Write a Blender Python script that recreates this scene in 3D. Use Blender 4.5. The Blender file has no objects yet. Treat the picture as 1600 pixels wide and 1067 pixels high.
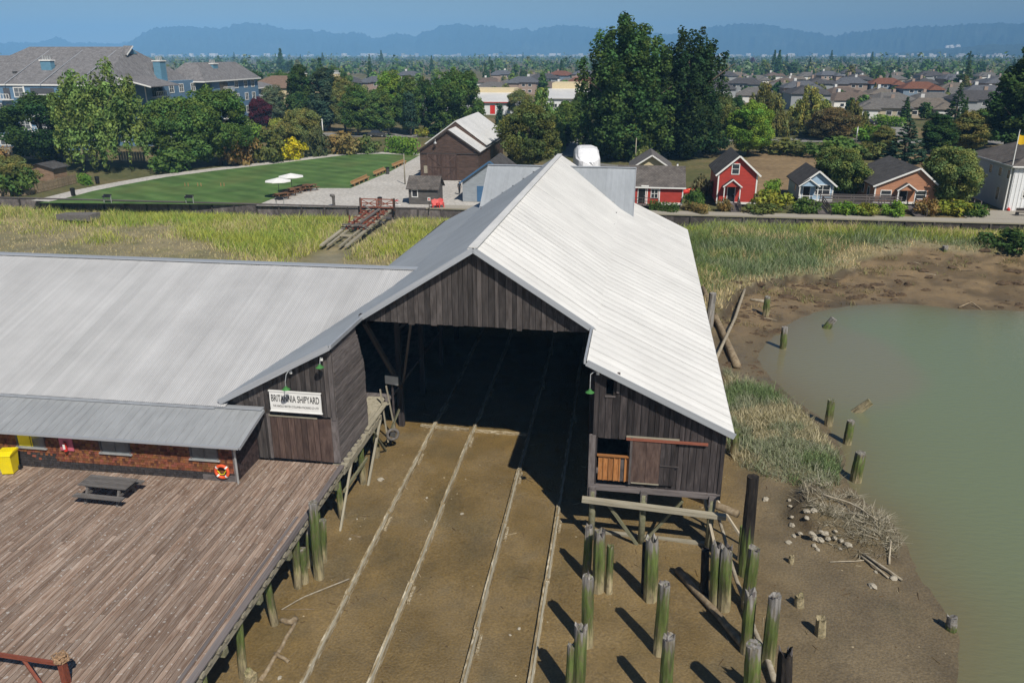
import bpy, math, random
import numpy as np
from mathutils import Vector, Matrix

# ------------------------------------------------------------------ camera, sky, sun, exposure
S = bpy.context.scene
COL = S.collection
PITCH, YAW, CAMZ, FPX = math.radians(19.8665), math.radians(7.962), 18.0, 1244.0
cd = bpy.data.cameras.new('camera'); cam = bpy.data.objects.new('camera', cd); COL.objects.link(cam)
cd.lens = 28.0; cd.sensor_width = 36.0; cd.clip_start = 0.3; cd.clip_end = 30000
cam.location = (0, 0, CAMZ); cam.rotation_euler = (math.pi/2 - PITCH, 0, YAW)
S.camera = cam
SUN_EL, SUN_ROT = math.radians(49), math.radians(147)
W = bpy.data.worlds.new('World'); S.world = W; W.use_nodes = True
nt = W.node_tree; nt.nodes.clear()
sky = nt.nodes.new('ShaderNodeTexSky'); sky.sky_type = 'NISHITA'; sky.sun_disc = False
sky.sun_elevation = SUN_EL; sky.sun_rotation = SUN_ROT; sky.altitude = 0
sky.air_density = 1.0; sky.dust_density = 0.1; sky.ozone_density = 5.0
bg = nt.nodes.new('ShaderNodeBackground'); bg.inputs[1].default_value = 0.055
ow = nt.nodes.new('ShaderNodeOutputWorld')
nt.links.new(sky.outputs[0], bg.inputs[0]); nt.links.new(bg.outputs[0], ow.inputs[0])
sd = bpy.data.lights.new('sun', 'SUN'); sd.energy = 5.0; sd.angle = math.radians(0.53); sd.color = (1, 0.95, 0.86)
sun = bpy.data.objects.new('sun', sd); COL.objects.link(sun)
sdir = Vector((-math.sin(SUN_ROT)*math.cos(SUN_EL), -math.cos(SUN_ROT)*math.cos(SUN_EL), -math.sin(SUN_EL)))
sun.rotation_euler = sdir.to_track_quat('-Z', 'Y').to_euler(); sun.location = (60, -90, 120)
S.view_settings.view_transform = 'Standard'; S.view_settings.look = 'None'
S.view_settings.exposure = 0.0; S.view_settings.gamma = 1.0; S.view_settings.use_curve_mapping = False
S.render.engine = 'CYCLES'
S.cycles.use_denoising = True
S.cycles.max_bounces = 6; S.cycles.diffuse_bounces = 3; S.cycles.glossy_bounces = 2
S.cycles.transmission_bounces = 3; S.cycles.volume_bounces = 0; S.cycles.transparent_max_bounces = 8
S.cycles.sample_clamp_indirect = 5.0

# ------------------------------------------------------------------ helpers
R = random.Random(7); NR = np.random.default_rng(11)
def _ray(px, py):
    p, y = PITCH, YAW
    f = Vector((-math.sin(y)*math.cos(p), math.cos(y)*math.cos(p), -math.sin(p)))
    r = Vector((math.cos(y), math.sin(y), 0)); u = r.cross(f)
    return f*FPX + r*(px - 800) + u*(533.5 - py)
def at(px, py, z=0.0):            # point of the photograph on the level z
    d = _ray(px, py); t = (z - CAMZ)/d.z
    return Vector((d.x*t, d.y*t, z))
def atv(px, py, v):               # point of the photograph on the vertical plane y = v
    d = _ray(px, py); t = v/d.y
    return Vector((d.x*t, v, CAMZ + d.z*t))

def tag(o, label=None, cat=None, group=None, kind=None):
    if label: o['label'] = label
    if cat: o['category'] = cat
    if group: o['group'] = group
    if kind: o['kind'] = kind
    return o
def thing(name, label, cat, loc=(0,0,0), rotz=0.0, group=None):
    o = bpy.data.objects.new(name, None); COL.objects.link(o)
    o.location = loc; o.rotation_euler = (0, 0, rotz); o.empty_display_size = 0.3
    return tag(o, label, cat, group)
def link(name, me, parent=None, mat=None, loc=None):
    o = bpy.data.objects.new(name, me); COL.objects.link(o)
    if parent: o.parent = parent
    if loc is not None: o.location = loc
    if mat and not me.materials: me.materials.append(mat)
    return o
def copy_tree(o, parent=None):
    c = o.copy(); COL.objects.link(c)
    if parent: c.parent = parent
    for ch in KIDS.get(o.name, []) or list(o.children): copy_tree(ch, c)
    return c
KIDS = {}

class MB:
    def __init__(s): s.v, s.f, s.c = [], [], []; s.col = (1,1,1)
    def add(s, vs, fs, col=None):
        n = len(s.v); s.v += [tuple(q) for q in vs]
        s.f += [tuple(i+n for i in f) for f in fs]; s.c += [col or s.col]*len(fs)
    def hexa(s, b, t, col=None):          # 4 bottom points, 4 top points, both counter-clockwise from above
        s.add(list(b)+list(t), [(3,2,1,0),(4,5,6,7),(0,1,5,4),(1,2,6,5),(2,3,7,6),(3,0,4,7)], col)
    def box(s, x0, x1, y0, y1, z0, z1, col=None):
        s.hexa([(x0,y0,z0),(x1,y0,z0),(x1,y1,z0),(x0,y1,z0)], [(x0,y0,z1),(x1,y0,z1),(x1,y1,z1),(x0,y1,z1)], col)
    def beam(s, p0, p1, w, h, col=None, up=(0,0,1)):
        p0, p1 = Vector(p0), Vector(p1); d = (p1-p0).normalized(); up = Vector(up)
        if abs(d.dot(up)) > 0.98: up = Vector((0,1,0))
        a = d.cross(up).normalized()*w/2; b = a.cross(d).normalized()*h/2
        s.hexa([p0-a-b, p0+a-b, p1+a-b, p1-a-b], [p0-a+b, p0+a+b, p1+a+b, p1-a+b], col)
    def tube(s, pts, rad, n=8, caps=True, col=None, jit=0.0):
        pts = [Vector(p) for p in pts]
        if not hasattr(rad, '__len__'): rad = [rad]*len(pts)
        vs, fs = [], []; ref = None
        for i, p in enumerate(pts):
            d = (pts[min(i+1, len(pts)-1)] - pts[max(i-1, 0)]).normalized()
            if ref is None: ref = Vector((1,0,0)) if abs(d.x) < 0.9 else Vector((0,1,0))
            a = (ref - d*ref.dot(d)).normalized(); b = d.cross(a); ref = a
            for k in range(n):
                t = 2*math.pi*k/n; r = rad[i]*(1 + jit*R.uniform(-1, 1))
                vs.append(p + a*math.cos(t)*r + b*math.sin(t)*r)
        for i in range(len(pts)-1):
            for k in range(n):
                k2 = (k+1) % n; fs.append((i*n+k, i*n+k2, (i+1)*n+k2, (i+1)*n+k))
        if caps:
            fs.append(tuple(range(n-1, -1, -1))); m = (len(pts)-1)*n; fs.append(tuple(m+k for k in range(n)))
        s.add(vs, fs, col)
    def prism(s, prof, a0, a1, axis='y', col=None):   # profile in (x,z) for axis y, or (y,z) for axis x
        n = len(prof)
        q = (lambda p, a: (p[0], a, p[1])) if axis == 'y' else (lambda p, a: (a, p[0], p[1]))
        vs = [q(p, a0) for p in prof] + [q(p, a1) for p in prof]
        fs = [tuple(range(n)), tuple(range(2*n-1, n-1, -1))]
        for i in range(n):
            j = (i+1) % n; fs.append((i, i+n, j+n, j))
        s.add(vs, fs, col)
    def quad(s, *p, col=None): s.add(p, [tuple(range(len(p)))], col)
    def ellipsoid(s, c, r, n=10, m=6, col=None, jit=0.0):
        vs, fs = [], []
        for i in range(m+1):
            t = math.pi*i/m
            for k in range(n):
                a = 2*math.pi*k/n; j = 1 + jit*R.uniform(-1, 1)
                vs.append((c[0]+r[0]*math.sin(t)*math.cos(a)*j, c[1]+r[1]*math.sin(t)*math.sin(a)*j, c[2]+r[2]*math.cos(t)*j))
        for i in range(m):
            for k in range(n):
                k2 = (k+1) % n; fs.append((i*n+k, (i+1)*n+k, (i+1)*n+k2, i*n+k2))
        s.add(vs, fs, col)
    def mesh(s, name, mat=None, smooth=False):
        me = bpy.data.meshes.new(name); me.from_pydata(s.v, [], s.f)
        at_ = me.color_attributes.new('Col', 'FLOAT_COLOR', 'CORNER')
        ar = np.ones((len(me.loops), 4), np.float32)
        ar[:, :3] = np.repeat(np.array(s.c, np.float32).reshape(-1, 3), [len(f) for f in s.f], axis=0)
        at_.data.foreach_set('color', ar.ravel())
        if mat: me.materials.append(mat)
        if smooth: me.polygons.foreach_set('use_smooth', np.ones(len(me.polygons), bool))
        me.update(); return me
    def build(s, name, mat, parent=None, loc=None, smooth=False):
        return link(name, s.mesh(name, mat, smooth), parent, None, loc)

def np_mesh(name, verts, quads, mat, cols=None, smooth=False, vcols=None):
    me = bpy.data.meshes.new(name); nv, nq = len(verts), len(quads); k = quads.shape[1]
    me.vertices.add(nv); me.loops.add(nq*k); me.polygons.add(nq)
    me.vertices.foreach_set('co', np.asarray(verts, np.float32).ravel())
    me.loops.foreach_set('vertex_index', np.asarray(quads, np.int32).ravel())
    me.polygons.foreach_set('loop_start', np.arange(0, nq*k, k, dtype=np.int32))
    if smooth: me.polygons.foreach_set('use_smooth', np.ones(nq, bool))
    me.update(calc_edges=True)
    if cols is not None:        # one colour per face
        a = me.color_attributes.new('Col', 'FLOAT_COLOR', 'CORNER'); c4 = np.ones((nq, 4), np.float32); c4[:, :3] = cols
        a.data.foreach_set('color', np.repeat(c4, k, axis=0).ravel())
    if vcols is not None:
        a = me.color_attributes.new('Col', 'FLOAT_COLOR', 'POINT'); c4 = np.ones((nv, 4), np.float32); c4[:, :3] = vcols
        a.data.foreach_set('color', c4.ravel())
    if mat: me.materials.append(mat)
    return me

# ------------------------------------------------------------------ materials
def newmat(name):
    m = bpy.data.materials.new(name); m.use_nodes = True
    n = m.node_tree; b = n.nodes['Principled BSDF']
    return m, n, b
def N(n, t, **kw):
    x = n.nodes.new('ShaderNode'+t)
    for k, v in kw.items():
        if k[0] == 'i' and k[1:].isdigit(): x.inputs[int(k[1:])].default_value = v
        else: setattr(x, k, v)
    return x
def ramp(n, stops):
    r = n.nodes.new('ShaderNodeValToRGB'); e = r.color_ramp.elements
    while len(e) < len(stops): e.new(0.5)
    for k, (p, c) in zip(e, stops): k.position = p; k.color = (*c, 1)
    return r
def coords(n, scale, rnd=True, kind='Object'):
    tc = N(n, 'TexCoord'); mp = N(n, 'Mapping'); mp.inputs[3].default_value = scale
    n.links.new(tc.outputs[kind], mp.inputs[0])
    if not rnd: return mp.outputs[0]
    oi = N(n, 'ObjectInfo'); mu = N(n, 'Math', operation='MULTIPLY', i1=37.0); n.links.new(oi.outputs['Random'], mu.inputs[0])
    va = N(n, 'VectorMath', operation='ADD'); n.links.new(mp.outputs[0], va.inputs[0]); n.links.new(mu.outputs[0], va.inputs[1])
    return va.outputs[0]
def mixc(n, mode, fac, a, b):
    m = N(n, 'Mix', data_type='RGBA', blend_type=mode)
    for sock, val in ((m.inputs[0], fac), (m.inputs[6], a), (m.inputs[7], b)):
        if hasattr(val, 'is_linked'): n.links.new(val, sock)
        elif isinstance(val, (int, float)): sock.default_value = val
        else: sock.default_value = (*val, 1)
    return m.outputs[2]
def bump(n, b, h, strength, dist):
    bp = N(n, 'Bump'); bp.inputs['Strength'].default_value = strength; bp.inputs['Distance'].default_value = dist
    n.links.new(h, bp.inputs['Height']); n.links.new(bp.outputs[0], b.inputs['Normal'])
def wood(name, stops, scale=(2.5, 9, 3), rnd=0.6, rough=0.85, bstr=0.3, attr=False, spots=0.0):
    m, n, b = newmat(name)
    co = coords(n, scale)
    nz = N(n, 'TexNoise'); nz.inputs['Scale'].default_value = 2.2; nz.inputs['Detail'].default_value = 6; nz.inputs['Roughness'].default_value = 0.65
    n.links.new(co, nz.inputs['Vector'])
    r = ramp(n, stops); n.links.new(nz.outputs[0], r.inputs[0])
    oi = N(n, 'ObjectInfo'); mr = N(n, 'MapRange'); mr.inputs[3].default_value = 1-rnd; mr.inputs[4].default_value = 1+rnd
    n.links.new(oi.outputs['Random'], mr.inputs[0])
    c = mixc(n, 'MULTIPLY', 1.0, r.outputs[0], mr.outputs[0])
    if attr:
        va = N(n, 'VertexColor', layer_name='Col'); c = mixc(n, 'MULTIPLY', 1.0, c, va.outputs[0])
    if spots:
        tc = N(n, 'TexCoord'); ge = N(n, 'NewGeometry')
        vo = N(n, 'TexNoise'); vo.inputs['Scale'].default_value = 6.5; vo.inputs['Detail'].default_value = 1.5; n.links.new(ge.outputs['Position'], vo.inputs['Vector'])
        rr = ramp(n, [(0.655, (0,0,0)), (0.70, (1,1,1))]); n.links.new(vo.outputs[0], rr.inputs[0])
        mm = N(n, 'Math', operation='MULTIPLY', i1=spots); n.links.new(rr.outputs[0], mm.inputs[0])
        c = mixc(n, 'MIX', mm.outputs[0], c, (0.52, 0.5, 0.47))
    n.links.new(c, b.inputs['Base Color']); b.inputs['Roughness'].default_value = rough
    b.inputs['Specular IOR Level'].default_value = 0.25
    if bstr: bump(n, b, nz.outputs[0], bstr, 0.02)
    return m
def plain(name, col, rough=0.6, metal=0.0, var=0.25, scale=3.0, attr=False, spec=0.4, bstr=0.0):
    m, n, b = newmat(name)
    nz = N(n, 'TexNoise'); nz.inputs['Scale'].default_value = scale; nz.inputs['Detail'].default_value = 5
    n.links.new(coords(n, (1,1,1)), nz.inputs['Vector'])
    mr = N(n, 'MapRange'); mr.inputs[1].default_value = 0.3; mr.inputs[2].default_value = 0.7
    mr.inputs[3].default_value = 1-var; mr.inputs[4].default_value = 1+var; n.links.new(nz.outputs[0], mr.inputs[0])
    c = mixc(n, 'MULTIPLY', 1.0, col, mr.outputs[0])
    if attr:
        va = N(n, 'VertexColor', layer_name='Col'); c = mixc(n, 'MULTIPLY', 1.0, c, va.outputs[0])
    n.links.new(c, b.inputs['Base Color']); b.inputs['Roughness'].default_value = rough
    b.inputs['Metallic'].default_value = metal; b.inputs['Specular IOR Level'].default_value = spec
    if bstr: bump(n, b, nz.outputs[0], bstr, 0.02)
    return m
def roofmetal(name, col, rnd=0.05, metal=0.0, rough=0.5, streak=0.14, spec=0.35):
    m, n, b = newmat(name)
    nz = N(n, 'TexNoise'); nz.inputs['Scale'].default_value = 1.0; nz.inputs['Detail'].default_value = 6
    ge = N(n, 'NewGeometry'); oi = N(n, 'ObjectInfo')
    n.links.new(coords(n, (5, 0.9, 1)), nz.inputs['Vector'])
    mr = N(n, 'MapRange'); mr.inputs[1].default_value = 0.3; mr.inputs[2].default_value = 0.7
    mr.inputs[3].default_value = 1-streak; mr.inputs[4].default_value = 1+streak; n.links.new(nz.outputs[0], mr.inputs[0])
    m2 = N(n, 'MapRange'); m2.inputs[3].default_value = 1-rnd; m2.inputs[4].default_value = 1+rnd; n.links.new(oi.outputs['Random'], m2.inputs[0])
    n2 = N(n, 'TexNoise'); n2.inputs['Scale'].default_value = 0.3; n2.inputs['Detail'].default_value = 7; n2.inputs['Roughness'].default_value = 0.62; n.links.new(ge.outputs['Position'], n2.inputs['Vector'])
    m3 = N(n, 'MapRange'); m3.inputs[1].default_value = 0.3; m3.inputs[2].default_value = 0.7; m3.inputs[3].default_value = 0.86; m3.inputs[4].default_value = 1.06; n.links.new(n2.outputs[0], m3.inputs[0])
    c = mixc(n, 'MULTIPLY', 1.0, mixc(n, 'MULTIPLY', 1.0, mixc(n, 'MULTIPLY', 1.0, col, mr.outputs[0]), m2.outputs[0]), m3.outputs[0])
    n.links.new(c, b.inputs['Base Color']); b.inputs['Roughness'].default_value = rough; b.inputs['Metallic'].default_value = metal
    b.inputs['Specular IOR Level'].default_value = spec
    return m
def siding(name, col, pitch=0.16, axis=2, var=0.12, dark=0.55):
    m, n, b = newmat(name)
    tc = N(n, 'TexCoord'); sx = N(n, 'SeparateXYZ'); n.links.new(tc.outputs['Object'], sx.inputs[0])
    mu = N(n, 'Math', operation='DIVIDE', i1=pitch); n.links.new(sx.outputs[axis], mu.inputs[0])
    fr = N(n, 'Math', operation='FRACT'); n.links.new(mu.outputs[0], fr.inputs[0])
    r = ramp(n, [(0.0, (dark,)*3), (0.12, (1,1,1)), (1.0, (1,1,1))]); n.links.new(fr.outputs[0], r.inputs[0])
    nz = N(n, 'TexNoise'); nz.inputs['Scale'].default_value = 2.0; nz.inputs['Detail'].default_value = 5
    n.links.new(coords(n, (0.6, 0.6, 3)), nz.inputs['Vector'])
    mr = N(n, 'MapRange'); mr.inputs[1].default_value = 0.3; mr.inputs[2].default_value = 0.7; mr.inputs[3].default_value = 1-var; mr.inputs[4].default_value = 1+var
    n.links.new(nz.outputs[0], mr.inputs[0])
    c = mixc(n, 'MULTIPLY', 1.0, mixc(n, 'MULTIPLY', 1.0, col, r.outputs[0]), mr.outputs[0])
    n.links.new(c, b.inputs['Base Color']); b.inputs['Roughness'].default_value = 0.6; bump(n, b, fr.outputs[0], 0.4, 0.02)
    return m
def shingled(name, col, var=0.35):
    m, n, b = newmat(name)
    br = N(n, 'TexBrick'); br.inputs['Scale'].default_value = 1.0; br.inputs['Mortar Size'].default_value = 0.02
    br.inputs['Brick Width'].default_value = 0.35; br.inputs['Row Height'].default_value = 0.2
    br.inputs['Color1'].default_value = (0.75,0.75,0.75,1); br.inputs['Color2'].default_value = (1.15,1.15,1.15,1); br.inputs['Mortar'].default_value = (0.5,0.5,0.5,1)
    n.links.new(coords(n, (1,1,1), False), br.inputs['Vector'])
    nz = N(n, 'TexNoise'); nz.inputs['Scale'].default_value = 1.3; nz.inputs['Detail'].default_value = 7; nz.inputs['Roughness'].default_value = 0.7; n.links.new(coords(n, (1,1,1)), nz.inputs['Vector'])
    mr = N(n, 'MapRange'); mr.inputs[1].default_value = 0.3; mr.inputs[2].default_value = 0.7; mr.inputs[3].default_value = 1-var; mr.inputs[4].default_value = 1+var; n.links.new(nz.outputs[0], mr.inputs[0])
    c = mixc(n, 'MULTIPLY', 1.0, mixc(n, 'MULTIPLY', 0.8, col, br.outputs[0]), mr.outputs[0])
    n.links.new(c, b.inputs['Base Color']); b.inputs['Roughness'].default_value = 0.9; b.inputs['Specular IOR Level'].default_value = 0.2
    return m
def leafmat(name, trans=0.3):
    m, n, b = newmat(name); n.nodes.remove(b); out = n.nodes['Material Output']
    va = N(n, 'VertexColor', layer_name='Col'); oi = N(n, 'ObjectInfo')
    c = mixc(n, 'MULTIPLY', 1.0, mixc(n, 'MULTIPLY', 1.0, va.outputs[0], oi.outputs['Color']), (1.46, 1.42, 1.48))
    d = N(n, 'BsdfDiffuse'); t = N(n, 'BsdfTranslucent'); mx = N(n, 'MixShader', i0=trans)
    n.links.new(c, d.inputs[0]); n.links.new(mixc(n, 'MULTIPLY', 1.0, c, (1.15, 1.2, 0.6)), t.inputs[0])
    n.links.new(d.outputs[0], mx.inputs[1]); n.links.new(t.outputs[0], mx.inputs[2]); n.links.new(mx.outputs[0], out.inputs[0])
    return m
def ground_mat(name, stops, scale, detail=8, rough=0.95, scale2=None, bstr=0.0, attr=False, bdist=0.05, dots=None):
    m, n, b = newmat(name)
    ge = N(n, 'NewGeometry'); nz = N(n, 'TexNoise'); nz.inputs['Scale'].default_value = scale; nz.inputs['Detail'].default_value = detail; nz.inputs['Roughness'].default_value = 0.65
    n.links.new(ge.outputs['Position'], nz.inputs['Vector'])
    r = ramp(n, stops); n.links.new(nz.outputs[0], r.inputs[0]); c = r.outputs[0]
    n2 = N(n, 'TexNoise'); n2.inputs['Scale'].default_value = scale2 or scale*14; n2.inputs['Detail'].default_value = 6; n.links.new(ge.outputs['Position'], n2.inputs['Vector'])
    mr = N(n, 'MapRange'); mr.inputs[1].default_value = 0.3; mr.inputs[2].default_value = 0.7; mr.inputs[3].default_value = 0.75; mr.inputs[4].default_value = 1.25; n.links.new(n2.outputs[0], mr.inputs[0])
    c = mixc(n, 'MULTIPLY', 1.0, c, mr.outputs[0])
    if attr:
        va = N(n, 'VertexColor', layer_name='Col'); c = mixc(n, 'MULTIPLY', 1.0, c, va.outputs[0])
    n.links.new(c, b.inputs['Base Color']); b.inputs['Roughness'].default_value = rough; b.inputs['Specular IOR Level'].default_value = 0.2
    if bstr: bump(n, b, n2.outputs[0], bstr, bdist)
    return m

M = {}
M['deck'] = wood('deck_wood', [(0.25, (.11,.062,.04)), (0.42, (.215,.146,.107)), (0.58, (.315,.238,.188)), (0.76, (.43,.355,.30))], (2.0, .8, 2), 0.26, 0.85, 0.25, spots=0.65)
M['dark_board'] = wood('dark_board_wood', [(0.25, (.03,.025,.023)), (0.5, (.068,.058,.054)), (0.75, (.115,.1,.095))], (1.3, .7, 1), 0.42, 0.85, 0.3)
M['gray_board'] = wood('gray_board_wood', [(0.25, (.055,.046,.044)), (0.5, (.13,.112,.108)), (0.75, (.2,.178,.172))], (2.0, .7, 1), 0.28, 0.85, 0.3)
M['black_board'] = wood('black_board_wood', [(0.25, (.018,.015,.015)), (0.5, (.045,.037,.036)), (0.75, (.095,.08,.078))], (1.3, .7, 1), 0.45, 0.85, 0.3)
M['brown_board'] = wood('brown_board_wood', [(0.25, (.04,.024,.02)), (0.5, (.085,.055,.045)), (0.75, (.14,.095,.075))], (1.5, 1.8, 2), 0.3, 0.85, 0.3)
M['fresh_board'] = wood('fresh_board_wood', [(0.25, (.26,.095,.03)), (0.5, (.40,.17,.055)), (0.75, (.5,.25,.1))], (1.5, 1.6, 2), 0.3, 0.75, 0.1)
M['pale_beam'] = wood('pale_beam_wood', [(0.25, (.19,.165,.12)), (0.5, (.31,.28,.21)), (0.75, (.41,.375,.3))], (3, 2, 2), 0.12, 0.85, 0.2)
M['green_beam'] = wood('green_beam_wood', [(0.25, (.09,.09,.045)), (0.5, (.17,.165,.1)), (0.75, (.28,.26,.19))], (3, 2, 2), 0.15, 0.85, 0.2)
M['rail_wood'] = wood('rail_wood', [(0.3, (.13,.09,.04)), (0.46, (.25,.19,.105)), (0.54, (.34,.28,.18)), (0.66, (.60,.54,.42))], (5.0, .9, 1), 0.15, 0.9, 0.2)
M['table_wood'] = wood('table_wood', [(0.25, (.075,.066,.062)), (0.5, (.13,.118,.11)), (0.75, (.19,.175,.165))], (3, 1.5, 2), 0.15, 0.85, 0.2)
M['log'] = wood('log_wood', [(0.25, (.12,.085,.05)), (0.5, (.25,.19,.12)), (0.75, (.42,.35,.25))], (1.5, 1.5, 1.5), 0.2, 0.9, 0.4)
M['driftwood'] = wood('driftwood_bleached', [(0.25, (.2,.16,.11)), (0.5, (.36,.31,.23)), (0.75, (.48,.43,.35))], (2, 2, 2), 0.2, 0.9, 0.3)
M['oak'] = wood('bench_wood', [(0.25, (.22,.12,.045)), (0.5, (.36,.22,.1)), (0.75, (.45,.29,.14))], (2, 2, 2), 0.15, 0.7, 0.1)
M['tablebrown'] = wood('park_table_wood', [(0.25, (.1,.05,.025)), (0.5, (.17,.09,.05)), (0.75, (.24,.13,.075))], (2, 2, 2), 0.15, 0.7, 0.1)
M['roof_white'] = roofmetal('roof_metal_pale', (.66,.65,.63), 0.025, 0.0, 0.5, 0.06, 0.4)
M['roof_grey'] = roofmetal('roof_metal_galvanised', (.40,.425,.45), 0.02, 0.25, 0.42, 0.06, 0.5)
M['roof_wing'] = roofmetal('roof_metal_dull', (.42,.42,.425), 0.045, 0.0, 0.5, 0.065)
M['roof_lean'] = roofmetal('roof_metal_porch', (.30,.31,.32), 0.02, 0.0, 0.5, 0.10)
M['flash'] = plain('flashing_metal', (.42,.44,.47), 0.45, 0.3, 0.1)
M['shingle'] = wood('shingle_wood', [(0.25, (.14,.045,.024)), (0.5, (.20,.072,.035)), (0.75, (.26,.105,.055))], (7, 7, 7), 0.1, 0.85, 0.3, attr=True)
M['white'] = plain('white_paint', (.78,.77,.74), 0.55, 0, 0.06)
M['glass'] = plain('window_glass', (.035,.04,.048), 0.06, 0, 0.2, spec=0.9)
M['glass_grey'] = plain('old_window_glass', (.10,.115,.125), 0.1, 0, 0.25, spec=0.9)
M['black'] = plain('black_paint', (.012,.012,.013), 0.5, 0, 0.2)
M['steel'] = plain('dark_steel', (.09,.09,.09), 0.5, 0.5, 0.3)
M['galv'] = plain('galvanised_steel', (.45,.46,.46), 0.45, 0.4, 0.15)
M['rust'] = plain('red_oxide_steel', (.21,.058,.032), 0.65, 0.1, 0.35, 5)
M['redrail'] = plain('rusty_rail', (.27,.09,.055), 0.7, 0.1, 0.35, 5)
M['red'] = plain('red_paint', (.62,.035,.025), 0.5, 0, 0.12)
M['orange_buoy'] = plain('orange_buoy_paint', (.75,.10,.03), 0.5, 0, 0.12)
M['yellow'] = plain('yellow_plastic', (.85,.68,.01), 0.4, 0, 0.05)
M['green_enamel'] = plain('green_enamel', (.055,.19,.05), 0.35, 0, 0.15)
M['ropecol'] = plain('old_rope', (.3,.19,.11), 0.95, 0, 0.45, 14)
M['pink'] = plain('pink_board', (.5,.12,.17), 0.6, 0, 0.2)
M['tarp'] = plain('white_tarp', (.8,.8,.82), 0.4, 0, 0.08, 2, bstr=0.6)
M['stone'] = plain('pale_stone', (.37,.33,.26), 0.9, 0, 0.25, 6)
M['asphalt'] = plain('asphalt_grey', (.18,.175,.165), 0.95, 0, 0.2, 0.4)
M['leaf'] = leafmat('leaf'); M['leaf_far'] = leafmat('leaf_far', 0.15)
M['bark'] = plain('bark', (.12,.095,.07), 0.95, 0, 0.4, 4)
M['blade'] = leafmat('grass_blade', 0.3)
M['siding_red'] = siding('siding_red', (.43,.045,.03)); M['siding_blue'] = siding('siding_blue', (.38,.52,.66))
M['siding_orange'] = siding('siding_orange', (.46,.22,.125)); M['siding_white'] = siding('siding_white', (.74,.75,.76), 0.45, 0, 0.05, 0.8)
M['siding_grey'] = siding('siding_grey', (.30,.33,.36)); M['siding_brown'] = siding('siding_brown', (.075,.045,.033), 0.3, 2, 0.35)
M['siding_shed'] = siding('siding_shed', (.10,.092,.085), 0.22, 2, 0.3); M['siding_apt'] = siding('siding_apartment', (.12,.215,.33), 0.3, 2, 0.1, 0.8)
M['siding_apt2'] = siding('siding_apartment_dark', (.12,.26,.36), 0.3, 2, 0.1, 0.8)
M['rf_dark'] = shingled('roof_shingle_dark', (.085,.08,.078)); M['rf_grey'] = shingled('roof_shingle_grey', (.15,.14,.135))
M['rf_apt'] = shingled('roof_shingle_apartment', (.20,.195,.2), 0.3); M['rf_old'] = shingled('roof_shingle_weathered', (.13,.115,.105))
M['bluetrim'] = plain('blue_trim', (.06,.14,.26), 0.5, 0, 0.1)
# piles: weathered grey head, green algae, pale muddy foot (object z: 0 foot, 1 head)
def pile_mat(name='pile_wood', top=None):
    m, n, b = newmat(name)
    tc = N(n, 'TexCoord'); sx = N(n, 'SeparateXYZ'); n.links.new(tc.outputs['Object'], sx.inputs[0])
    nz = N(n, 'TexNoise'); nz.inputs['Scale'].default_value = 2.2; nz.inputs['Detail'].default_value = 7; nz.inputs['Roughness'].default_value = 0.7
    n.links.new(coords(n, (2.2, 2.2, 0.75)), nz.inputs['Vector'])
    n2 = N(n, 'TexNoise'); n2.inputs['Scale'].default_value = 3.0; n2.inputs['Detail'].default_value = 5; n.links.new(coords(n, (3, 3, 0.7)), n2.inputs['Vector'])
    n3 = N(n, 'Math', operation='SUBTRACT', i1=0.5); n.links.new(n2.outputs[0], n3.inputs[0])
    ad = N(n, 'Math', operation='MULTIPLY_ADD', i1=0.75); n.links.new(n3.outputs[0], ad.inputs[0]); n.links.new(sx.outputs[2], ad.inputs[2])
    at_ = N(n, 'Attribute', attribute_type='OBJECT', attribute_name='algae')
    sb = N(n, 'Math', operation='ADD'); n.links.new(ad.outputs[0], sb.inputs[0]); n.links.new(at_.outputs['Fac'], sb.inputs[1])
    r1 = ramp(n, [(0.0, (.30,.25,.15)), (0.14, (.26,.23,.12)), (0.26, (.12,.12,.05)), (0.42, (.088,.112,.03)), (0.66, (.105,.14,.038)), (0.82, (.13,.145,.06) if not top else top), (0.88, top or (.19,.175,.15)), (1.0, top or (.25,.235,.22))])
    n.links.new(sb.outputs[0], r1.inputs[0])
    mr = N(n, 'MapRange'); mr.inputs[1].default_value = 0.28; mr.inputs[2].default_value = 0.7; mr.inputs[3].default_value = 0.3; mr.inputs[4].default_value = 1.6; n.links.new(nz.outputs[0], mr.inputs[0])
    n4 = N(n, 'TexNoise'); n4.inputs['Scale'].default_value = 5.0; n4.inputs['Detail'].default_value = 4; n.links.new(coords(n, (1.6, 1.6, 1.3)), n4.inputs['Vector'])
    r4 = ramp(n, [(0.53, (0,0,0)), (0.62, (1,1,1))]); n.links.new(n4.outputs[0], r4.inputs[0]); f4 = N(n, 'Math', operation='MULTIPLY', i1=0.6); n.links.new(r4.outputs[0], f4.inputs[0])
    c0 = mixc(n, 'MIX', f4.outputs[0], r1.outputs[0], (.14, .115, .07) if not top else (.05, .04, .03))
    c = mixc(n, 'MULTIPLY', 1.0, c0, mr.outputs[0]); n.links.new(c, b.inputs['Base Color']); b.inputs['Roughness'].default_value = 0.9; b.inputs['Specular IOR Level'].default_value = 0.2
    bump(n, b, nz.outputs[0], 0.7, 0.05)
    return m
M['pile'] = pile_mat(); M['dark_pile'] = pile_mat('tarred_pile_wood', (.022,.018,.016))

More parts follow.
